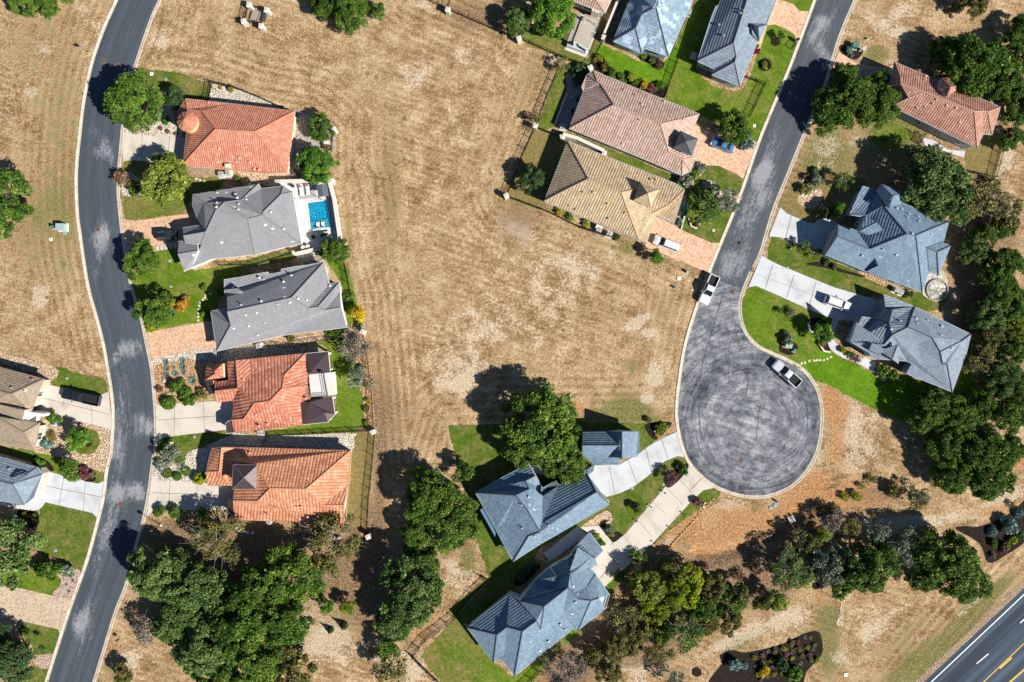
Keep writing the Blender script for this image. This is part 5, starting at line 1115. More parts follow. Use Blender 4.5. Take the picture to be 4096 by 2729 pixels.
def crown_mesh(name, seed, Rr, Hh, z0, lobes, lr, ncard, size, dens=1.0, flat=.8, spread=1.0):
    """crown of overlapping leaf lobes; Rr radius, top at Hh, underside at z0"""
    g = np.random.default_rng(seed); ph = g.uniform(0, 6.28, 4); L = []
    while len(L) < lobes:
        a = g.uniform(0, 6.28); q = math.sqrt(g.uniform(0, 1))
        edge = 1 + .13 * math.sin(2 * a + ph[0]) + .10 * math.sin(3 * a + ph[1]) + .07 * math.sin(5 * a + ph[2])
        r = q * (Rr - lr * .55) * edge * spread
        top = math.sqrt(max(.04, 1 - (q * .93) ** 2))
        z = z0 + lr * .5 + (Hh - z0 - lr * 1.1) * top * (g.uniform(.45, 1.0) if g.random() < .6 else g.uniform(.85, 1.02))
        L.append((r * math.cos(a), r * math.sin(a), z, lr * g.uniform(.5, 1.35), g.uniform(-.28, .28)))
    w = np.array([l[3] ** 2 for l in L]); cnt = (ncard * dens * w / w.sum()).astype(int)
    P_, N_, F_ = [], [], []
    for (x, y, z, rr, tint), c in zip(L, cnt):
        d = g.normal(size=(c, 3)); d /= np.linalg.norm(d, axis=1, keepdims=True); d[:, 2] = np.where(d[:, 2] < -.35, -d[:, 2], d[:, 2])
        rad = rr * (g.uniform(.45, 1.08, (c, 1)) ** .6)
        bump_ = 1 + .22 * np.sin(d[:, :1] * 7 + x) * np.sin(d[:, 1:2] * 6 + y)
        P_.append(np.array([x, y, z]) + d * rad * bump_ * np.array([1, 1, flat])); N_.append(d * .7 + np.array([0, 0, .55]))
        F_.append(.48 + tint + g.normal(0, .24, c))
    pos, nrm, lf = np.concatenate(P_), np.concatenate(N_), np.concatenate(F_)
    me = leaf_mesh(name, cards(g, pos, nrm, size), lf); me['lobes'] = [v for l in L for v in l[:3]]
    return me

def trunk_mesh(name, seed, r0, z0, lobes, nlimb, twig=0):
    g = random.Random(seed); bm = bmesh.new(); lean = Vector((g.uniform(-.3, .3), g.uniform(-.3, .3), 0))
    top = Vector((0, 0, z0 * .75)) + lean
    tube(bm, [(0, 0, -.1), (lean.x * .2, lean.y * .2, z0 * .3), top], [r0 * 1.35, r0, r0 * .85], 9)
    L = [Vector(lobes[i:i + 3]) for i in range(0, len(lobes), 3)]; g.shuffle(L)
    for l in L[:nlimb]:
        m = top.lerp(l, .5) + Vector((g.uniform(-.3, .3), g.uniform(-.3, .3), g.uniform(0, .4)))
        tube(bm, [top - Vector((0, 0, r0 * .6)), m, l], [r0 * .62, r0 * .36, r0 * .10], 6)
        for k in range(twig):
            e = l + Vector((g.gauss(0, 1), g.gauss(0, 1), g.uniform(-.1, .7))) * (.5 + .9 * r0 * 4)
            tube(bm, [m.lerp(l, g.uniform(.3, 1)), (m.lerp(l, .6) + e) / 2 + Vector((0, 0, .1)), e], [r0 * .2, r0 * .12, r0 * .04], 4, False)
    me = bpy.data.meshes.new(name); bm.to_mesh(me); bm.free()
    for p in me.polygons: p.use_smooth = True
    return me

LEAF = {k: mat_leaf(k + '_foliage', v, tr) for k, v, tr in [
    ('oak', [(.012, .034, .006), (.048, .120, .012), (.120, .220, .022), (.30, .38, .06)], .16), ('oakgrey', [(.018, .046, .010), (.064, .135, .026), (.145, .23, .055), (.32, .40, .14)], .16),
    ('green', [(.018, .050, .006), (.055, .130, .012), (.110, .205, .020), (.21, .31, .045)], .2), ('bright', [(0.027, 0.081, 0.0081), (0.0675, 0.189, 0.0135), (0.135, 0.297, 0.0243), (0.257, 0.419, 0.054)], .22), ('yellowgreen', [(0.056, 0.084, 0.0112), (0.14, 0.196, 0.0224), (0.252, 0.308, 0.042), (0.42, 0.462, 0.098)], .22),
    ('lime', [(0.078, 0.111, 0.0052), (0.182, 0.26, 0.0104), (0.312, 0.377, 0.0156), (0.494, 0.494, 0.039)], .22), ('olive', [(0.045, 0.0525, 0.012), (0.112, 0.12, 0.027), (0.21, 0.195, 0.045), (0.375, 0.315, 0.105)], .15), ('sage', [(0.0625, 0.0813, 0.05), (0.125, 0.163, 0.1), (0.225, 0.263, 0.175), (0.375, 0.413, 0.3)], .1),
    ('blue', [(.05, .10, .09), (.11, .20, .18), (.20, .31, .28), (.33, .44, .40)], .1), ('gold', [(.28, .19, .005), (.52, .36, .01), (.70, .52, .02), (.8, .65, .08)], .25), ('orange', [(.20, .08, .01), (.40, .18, .02), (.58, .32, .04), (.66, .44, .1)], .2),
    ('brown', [(0.049, 0.028, 0.0168), (0.126, 0.07, 0.0364), (0.224, 0.133, 0.07), (0.364, 0.238, 0.14)], .1), ('greybrown', [(0.0675, 0.0567, 0.0432), (0.149, 0.124, 0.0945), (0.243, 0.209, 0.162), (0.378, 0.338, 0.27)], .1), ('purple', [(0.056, 0.0168, 0.0224), (0.14, 0.042, 0.056), (0.238, 0.084, 0.105), (0.378, 0.182, 0.196)], .1), ('red', [(.12, .005, .01), (.26, .012, .025), (.38, .03, .05), (.45, .1, .12)], .15),
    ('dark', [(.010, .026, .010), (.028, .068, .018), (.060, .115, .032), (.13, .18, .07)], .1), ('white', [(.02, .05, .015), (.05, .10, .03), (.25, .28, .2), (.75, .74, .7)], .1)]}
PROTO = {}
def proto(kind, Rr, Hh, z0, lobes, lr, n, size, r0, nlimb, twig=0, bark=BARK, seeds=(1, 2, 3), **k):
    out = []
    for s in seeds:
        c = crown_mesh(kind + '_crown', 100 * s + len(kind), Rr, Hh, z0, lobes, lr, n, size, **k)
        t = trunk_mesh(kind + '_trunk', s, r0, z0, list(c['lobes']), nlimb, twig); t.materials.append(bark); out.append((c, t, Rr, Hh))
    PROTO[kind] = out
proto('oak', 6.0, 7.8, 1.2, 130, .92, 30000, .28, .42, 14, seeds=(1, 2, 3, 4))
proto('round', 4.0, 6.0, 1.1, 66, .78, 17000, .25, .22, 9)
proto('sprig', 4.4, 6.0, 1.6, 44, .95, 12000, .32, .22, 10, 3, flat=.7)
proto('sparse', 4.2, 6.0, 2.0, 30, .95, 5200, .26, .20, 20, 6, PALEBARK, flat=.6)
proto('young', 2.0, 3.9, 1.1, 22, .62, 5200, .20, .10, 7)
proto('wispy', 2.2, 3.6, .9, 18, .62, 1300, .24, .09, 14, 6, PALEBARK, flat=.7)
SHRUB = {}
def shrub_mesh(kind, seed):
    g = np.random.default_rng(seed)
    if kind == 'ball':
        d = g.normal(size=(2200, 3)); d /= np.linalg.norm(d, axis=1, keepdims=True); d[:, 2] = np.abs(d[:, 2]) * 1.0 - .12
        return leaf_mesh('ball', cards(g, d * g.uniform(.86, 1.02, (2200, 1)) * np.array([1, 1, .85]) + np.array([0, 0, .12]), d, .15), .45 + g.normal(0, .15, 2200) + .15 * d[:, 2])
    if kind == 'bush': return crown_mesh('bush', seed, 1.0, 1.15, .0, 14, .36, 2200, .17, flat=.8)
    if kind == 'thin': return crown_mesh('thin', seed, 1.0, 1.0, .0, 14, .34, 750, .15, flat=.8)
    if kind == 'tuft':
        n = 240; a = g.uniform(0, 6.28, n); el = g.uniform(.25, 1.4, n); l = g.uniform(.7, 1.05, n)
        d = np.stack([np.cos(a)*np.cos(el), np.sin(a)*np.cos(el), np.sin(el)], 1); s = np.stack([-np.sin(a), np.cos(a), np.zeros(n)], 1) * .045
        b = d * .04; m = d * (l * .6)[:, None] + np.array([0, 0, .06]); tp = d * l[:, None] - np.array([0, 0, .16]) * l[:, None]
        v = np.stack([b - s * .5, m - s, tp, m + s], 1).reshape(-1, 3); v[:, 2] = np.maximum(v[:, 2], .01)
        return leaf_mesh('tuft', v, .5 + g.normal(0, .2, n))
    if kind == 'agave':
        n = 46; a = np.arange(n) * 2.399; el = np.linspace(.12, 1.35, n); l = np.linspace(1.0, .55, n)
        d = np.stack([np.cos(a)*np.cos(el), np.sin(a)*np.cos(el), np.sin(el)], 1); s = np.stack([-np.sin(a), np.cos(a), np.zeros(n)], 1) * .11
        v = np.stack([d * .05 - s * .6, d * (l * .55)[:, None] - s, d * l[:, None], d * (l * .55)[:, None] + s], 1).reshape(-1, 3); v[:, 2] = np.maximum(v[:, 2], .01)
        return leaf_mesh('agave', v, .35 + .3 * np.arange(n) / n + g.normal(0, .14, n))
    if kind == 'cone':
        n = 2600; z = g.uniform(0, 1, n) ** 1.4; a = g.uniform(0, 6.28, n); r = (1 - z) * (.9 + .12 * np.sin(a * 9 + z * 30)) * g.uniform(.8, 1.03, n)
        d = np.stack([np.cos(a), np.sin(a), np.full(n, .5)], 1)
        return leaf_mesh('cone', cards(g, np.stack([r*np.cos(a), r*np.sin(a), z * 2.4 + .05], 1), d, .16), .45 + g.normal(0, .16, n))
for k_ in ('ball', 'bush', 'thin', 'tuft', 'agave', 'cone'): SHRUB[k_] = [shrub_mesh(k_, 10 + i) for i in range(2)]

def set_mat(o, m):
    o.material_slots[0].link = 'OBJECT'; o.material_slots[0].material = m

GO = 'trees of the neighbourhood'; GS = 'garden shrubs and bushes'
def tree(kind, leaf, c, x, y, r, label, name='tree', h=1.0, group=GO):
    pr = PROTO[kind]; cm, tm, Rr, Hh = pr[R.randrange(len(pr))]
    rm = r * K / (1 if c == 'S' else Q); s = rm / Rr; sz = s * (.55 + .45 / max(.5, s)) * h if s > 1 else s ** .8 * h
    w = W(c, x, y, Hh * sz * .6); root = empty(name, (w.x, w.y, 0), R.uniform(0, 6.28), (s, s, sz)); tag(root, label, 'tree', group)
    a = bpy.data.objects.new('crown', cm); COL.objects.link(a); a.parent = root; set_mat(a, LEAF[leaf])
    b = bpy.data.objects.new('trunk', tm); COL.objects.link(b); b.parent = root
    return root

def shrub(kind, leaf, c, x, y, r, label, name='shrub', h=1.0, cat='shrub', group=GS, z=0.0):
    me = SHRUB[kind][R.randrange(2)]; rm = r * K / (1 if c == 'S' else Q); w = W(c, x, y, rm * .6 + z)
    o = bpy.data.objects.new(name, me); COL.objects.link(o); set_mat(o, LEAF[leaf])
    o.location = (w.x, w.y, .02 + z); o.rotation_euler = (0, 0, R.uniform(0, 6.28)); o.scale = (rm, rm, rm * h)
    return tag(o, label, cat, group)

for t in [
 # west side
 ('round','green','A',832,628,172,'large round green tree spreading over the street kerb beside the turret house'), ('young','dark','A',1092,622,68,'small dark tree dotted with white flowers between the big round tree and the turret'),
 ('sprig','yellowgreen','A',1040,1120,152,'yellowish green feathery tree between the first driveway and the grey pool house'), ('oak','oak','A',-20,1290,200,'dark green oak cut by the left edge on the dry verge','oak_tree'),
 ('oak','oak','A',130,-10,100,'dark oak crown cut by the top edge at the far left','oak_tree'), ('oak','oak','A',290,25,80,'smaller oak crown at the top left beside the dark one','oak_tree'), ('young','oak','A',425,-5,42,'tiny oak crown peeking in at the top edge left of the street','oak_tree'),
 ('round','green','B',885,212,112,'round green street tree beside the stepping pads of the pool house'), ('round','oak','B',968,532,112,'dark green street tree next to the yellow and orange shrubs'),
 ('round','green','D',1072,332,84,'round green tree at the field corner behind the turret house'), ('round','bright','D',1045,555,118,'bright green round tree at the north end of the pool wall'), ('round','green','D',1160,1100,88,'round green tree at the south end of the pool wall'),
 ('young','bright','B',485,1340,72,'small bright tree in the oval lawn of the gravel front yard'), ('young','green','C',440,232,72,'small green tree between the tan gravel and the white concrete drive'),
 ('sprig','oakgrey','C',35,770,200,'large grey green tree at the left edge beside the square front lawn'), ('round','dark','C',80,1420,150,'dark green dense tree in the bottom left corner by the paver drive'), ('young','dark','C',20,1255,70,'small dark tree at the left edge below the paver drive'),
 ('wispy','sage','C',1075,160,88,'loose grey green tree in the cream gravel bed by the orange tiled house'),
 # wood in the south west
 ('sparse','olive','F',440,660,165,'thin yellowish tree with bare branches below the orange tiled house'), ('oak','oakgrey','F',45,880,190,'grey green oak leaning over the street at the west side of the wood','oak_tree'), ('oak','oakgrey','F',300,990,190,'grey green oak in the upper middle of the oak wood','oak_tree'),
 ('oak','oak','F',850,900,205,'deep green oak at the north east corner of the oak wood','oak_tree'), ('oak','oak','F',640,1010,170,'dark oak in the centre of the wood behind the grey green one','oak_tree'), ('oak','oak','F',560,1230,215,'broad dark oak in the heart of the south west wood','oak_tree'), ('oak','oak','F',820,1180,180,'dark green oak at the east edge of the wood beside the bare soil','oak_tree'),
 ('oak','oakgrey','F',190,1170,160,'grey green oak on the west side of the wood above the straw grass','oak_tree'), ('oak','oakgrey','F',340,1370,180,'grey green oak at the south west fringe of the wood','oak_tree'), ('oak','oak','F',660,1430,195,'dark oak at the bottom edge in the middle of the wood','oak_tree'), ('oak','green','F',440,1530,150,'fresh green oak cut by the bottom edge below the wood','oak_tree'),
 ('sprig','olive','F',880,1470,150,'olive brown tree at the bottom edge on the east side of the wood'), ('wispy','greybrown','C',920,1235,100,'leafless grey brown bush tree standing in straw west of the oak wood'), ('young','olive','C',780,1530,64,'small olive tree at the bottom edge beside the street'),
 ('sparse','olive','F',1150,700,185,'large thin olive tree with pale limbs beside the fence corner pillar'), ('young','bright','F',1108,1085,50,'small fresh green tree standing alone east of the oak wood'), ('young','lime','F',1246,1098,50,'small yellow green tree next to the fresh green one'),
 ('oak','oak','O',520,430,190,'big dark oak left of the slate house, northern of the pair','oak_tree'), ('oak','oak','O',640,560,180,'big oak touching the slate house lawn below its northern partner','oak_tree'), ('oak','oak','O',420,640,110,'smaller oak low on the west flank of the big pair','oak_tree'), ('young','oak','O',710,245,68,'small oak crown rising north east of the big pair','oak_tree'),
 ('oak','oakgrey','O',380,1000,215,'grey green oak south of the big pair beside the dry ground','oak_tree'), ('oak','oak','O',450,810,120,'oak filling the gap between the big pair and the grey green oak','oak_tree'), ('oak','oakgrey','O',300,1170,140,'grey green oak at the lower end of the fence row','oak_tree'), ('young','oak','O',250,1350,75,'small dark tree below the grey green oaks'), ('wispy','olive','O',250,1500,120,'thin olive tree near the bottom edge west of the wire fence'),
 ('oak','oak','M',740,300,240,'huge spreading oak over the patio of the upper slate house','oak_tree'), ('oak','oak','M',620,440,150,'western limb crown of oak beside the slate house patio','oak_tree'), ('oak','oak','M',870,550,140,'oak crown hanging over the patio and the garage wing','oak_tree'), ('oak','oak','M',880,400,110,'oak crown between the spreading oak and the garage wing','oak_tree'),
 ('wispy','greybrown','E',1285,600,105,'thin brown tree outside the fence behind the long grey house'), ('wispy','sage','E',1310,800,85,'thin grey tree on the lawn behind the roof terrace'), ('young','gold','E',1308,398,56,'golden yellow round tree at the fence behind the long grey house'),
 # north and middle
 ('oak','green','Q',760,40,140,'green oak clump at the top edge of the big field','oak_tree'), ('oak','oak','Q',640,20,100,'darker oak on the left of the top field clump','oak_tree'), ('young','green','Q',955,68,56,'small green tree at the right end of the top field clump'),
 ('round','oakgrey','G',105,130,88,'bluish green tree at the top edge by the fence'), ('round','bright','G',335,85,138,'big bright green tree left of the pergola'), ('wispy','olive','G',395,405,52,'thin small tree on the fence corner below the pergola'), ('wispy','olive','G',218,755,46,'thin small tree at the fence beside the stone pillar'),
 ('round','dark','G',200,1112,84,'round dark tree standing at the fence west of the tan house'), ('round','green','H',850,800,102,'round green tree over the blue car on the paved drive'), ('wispy','sage','H',785,1240,85,'airy grey tree in the gravel island by the street'), ('wispy','oak','H',685,1305,105,'airy dark green tree on the front lawn of the tan house'),
 ('young','bright','L',190,40,48,'small bright sapling in the field beside the paved drive'), ('young','green','H',1135,225,26,'tiny young tree beside the mulch ring at the top lawn'),
 # east
 ('oak','green','I',470,640,180,'tall green oak casting its shadow across the street','oak_tree'), ('oak','green','I',640,660,150,'green oak between the street oak and the brown red roof','oak_tree'), ('oak','green','I',440,480,90,'smaller oak crown above the street oak','oak_tree'), ('oak','green','I',330,750,90,'low oak crown leaning over the kerb below the street oak','oak_tree'), ('young','green','I',660,500,70,'small oak crown at the front corner of the brown red roof','oak_tree'),
 ('oak','green','I',1270,420,200,'broad green oak behind the brown red roof','oak_tree'), ('oak','oak','I',1090,330,110,'dark oak on the left of the broad one behind the brown red roof','oak_tree'), ('oak','oakgrey','I',1010,1130,215,'grey green oak over the north corner of the slate dormer house','oak_tree'), ('oak','oakgrey','I',1090,1290,140,'lower oak crown brushing the slate dormer roof','oak_tree'),
 ('young','bright','I',395,1312,50,'bright small tree before the slate dormer house'), ('young','dark','I',330,1340,44,'dark small tree beside the bright one before the slate dormer house'), ('wispy','oak','I',440,1140,60,'thin tree in the shade north of the slate dormer house'),
 ('oak','oak','I',1500,330,130,'dark oak at the right edge above the brown red roof','oak_tree'), ('oak','oak','I',1450,520,130,'dark oak right of the broad one behind the roof','oak_tree'), ('oak','oak','I',1530,680,120,'dark oak at the right edge beside the roof tip','oak_tree'), ('oak','oak','I',1500,870,80,'small oak at the right edge beyond the back fence','oak_tree'), ('oak','oak','I',1560,180,90,'oak cut by the right edge near the top','oak_tree'), ('oak','olive','I',1250,-10,110,'olive oak cut by the top edge in the upper right field','oak_tree'),
 ('sparse','olive','J',1310,150,150,'thin olive tree right of the slate dormer house'), ('sparse','olive','J',1460,230,110,'thin olive tree at the right edge below the fence'), ('oak','green','J',1440,330,75,'green oak in the clearing at the right edge','oak_tree'), ('oak','oakgrey','J',1260,480,95,'grey green oak right of the round stone patio','oak_tree'), ('oak','oak','J',1320,380,80,'dark oak above the grey green one by the patio','oak_tree'), ('oak','green','J',1440,580,135,'tall green oak in the middle of the right hand wood','oak_tree'), ('oak','green','J',1430,720,120,'fresh green oak below the tall one in the right hand wood','oak_tree'),
 ('oak','oakgrey','J',1340,890,120,'grey green oak at the corner of the slate grey roof','oak_tree'), ('oak','oak','J',1510,830,110,'dark oak at the right edge above the yellow tree','oak_tree'), ('oak','lime','J',1520,970,90,'yellow green tree at the right edge of the wood'), ('oak','olive','J',1350,1040,110,'olive oak beside the east end of the slate grey roof','oak_tree'), ('oak','oak','J',1470,1110,120,'dark oak at the right edge below the yellow green tree','oak_tree'), ('sparse','olive','J',1300,1180,110,'thin olive tree in the gap east of the lush lawn'), ('oak','oakgrey','J',1420,1270,130,'grey green oak in the lower part of the right hand wood','oak_tree'),
 ('oak','oak','J',1530,1330,110,'dark oak at the right edge in the lower wood','oak_tree'), ('oak','oak','J',980,1470,140,'dark oak below the lush lawn tip','oak_tree'), ('oak','oak','J',1140,1500,130,'dark oak right of the one below the lush lawn','oak_tree'), ('oak','green','J',1300,1440,110,'green oak between the lush lawn and the lower wood','oak_tree'), ('oak','oak','J',1480,1500,130,'dark oak above the pale mown lane at the right edge','oak_tree'),
 ('oak','oak','K',1080,80,140,'dark oak on the west flank of the big lower right grove','oak_tree'), ('oak','oak','K',1290,140,165,'dark oak in the core of the big lower right grove','oak_tree'), ('oak','oak','K',1130,280,120,'oak at the south west foot of the lower right grove','oak_tree'), ('oak','green','K',1350,290,150,'green oak at the south end of the lower right grove','oak_tree'), ('oak','green','K',1460,120,110,'green oak at the east side of the lower right grove','oak_tree'),
 ('oak','oak','K',590,850,175,'dark oak in the middle between thicket and mulch bed','oak_tree'), ('oak','oak','K',1100,820,200,'large dark oak left of the dark mulch bed','oak_tree'), ('oak','oak','K',1200,930,150,'dark oak lobe towards the highway side','oak_tree'), ('oak','oak','K',960,900,110,'dark oak crown on the left of the large one','oak_tree'),
 ('sprig','sage','K',340,830,125,'grey green thin tree left of the dark middle oak'), ('sparse','sage','K',830,720,120,'grey thin tree between the two dark oaks'), ('wispy','sage','K',650,640,80,'small grey tree north of the middle oak'), ('wispy','olive','K',150,670,75,'small olive tree at the north rim of the thicket'), ('sparse','oakgrey','K',90,860,120,'dusky green thin tree west of the grey green one'), ('wispy','olive','K',900,400,75,'thin dry bush tree above the pale mown lane'), ('wispy','greybrown','K',370,560,80,'leafless bush tree on the red slope'),
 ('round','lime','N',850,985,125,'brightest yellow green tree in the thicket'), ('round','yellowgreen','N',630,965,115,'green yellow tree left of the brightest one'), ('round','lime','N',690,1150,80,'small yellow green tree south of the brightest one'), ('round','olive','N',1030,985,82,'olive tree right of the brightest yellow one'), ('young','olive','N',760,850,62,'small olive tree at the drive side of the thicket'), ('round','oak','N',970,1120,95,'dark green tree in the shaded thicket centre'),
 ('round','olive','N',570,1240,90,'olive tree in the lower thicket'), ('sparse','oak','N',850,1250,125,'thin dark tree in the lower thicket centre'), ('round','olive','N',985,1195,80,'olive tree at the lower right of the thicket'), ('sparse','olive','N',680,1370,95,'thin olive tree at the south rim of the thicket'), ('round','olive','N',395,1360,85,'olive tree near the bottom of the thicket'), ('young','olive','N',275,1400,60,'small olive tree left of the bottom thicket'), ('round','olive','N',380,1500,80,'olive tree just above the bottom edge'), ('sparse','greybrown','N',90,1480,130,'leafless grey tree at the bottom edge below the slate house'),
 ('young','olive','N',1185,1010,66,'small olive tree in the eastern thicket'), ('young','yellowgreen','N',1400,1050,70,'small yellowish tree at the east end of the thicket'), ('young','olive','N',1330,1070,56,'small dull tree beside the yellowish one'), ('young','oak','N',1170,1080,62,'small dark tree in the eastern thicket'), ('wispy','olive','N',500,1160,90,'thin dull tree on the west rim of the thicket'), ('wispy','olive','N',420,1150,90,'thin brownish tree beside the slate house gravel'), ('wispy','sage','N',770,1540,80,'thin grey tree at the bottom edge beside the mulch bed'),
 ('young','bright','J',310,1000,66,'dark leaved young tree in the walled bed before the slate grey house'), ('wispy','oak','J',190,450,44,'thin young tree beside the shaded drive'), ('wispy','olive','J',265,490,44,'thin yellowish young tree at the drive corner of the dormer house'), ('young','oak','N',548,485,28,'young tree with mulch ring on the lawn between the drives'), ('wispy','purple','N',760,285,50,'thin purple leaved tree in the bed between the two drives'), ('wispy','olive','K',970,640,60,'tiny olive tree at the mown lane bend'),
 ('round','olive','K',230,720,80,'olive tree in the middle of the eastern scrub'), ('young','yellowgreen','K',300,640,60,'yellowish small tree at the north rim of the eastern scrub'), ('round','oak','K',430,960,85,'dark tree at the west foot of the middle oak'), ('sprig','oakgrey','K',190,850,90,'grey green tree left in the eastern scrub'), ('young','olive','K',480,600,62,'olive small tree above the middle oak'), ('sprig','olive','N',1130,1180,80,'olive tree at the south east rim of the thicket'), ('young','lime','N',610,1080,60,'yellow green small tree west of the thicket centre'), ('round','yellowgreen','N',760,1060,80,'green yellow tree under the brightest one'), ('sprig','olive','N',500,1330,80,'olive tree low in the thicket beside the stony ground'), ('sprig','oak','N',700,1270,80,'dark tree low in the thicket'), ('round','oak','N',1100,1010,60,'dark tree at the east shoulder of the thicket'),
 ]:
    tree(*t[:7], **({'name': t[7]} if len(t) > 7 else {}))

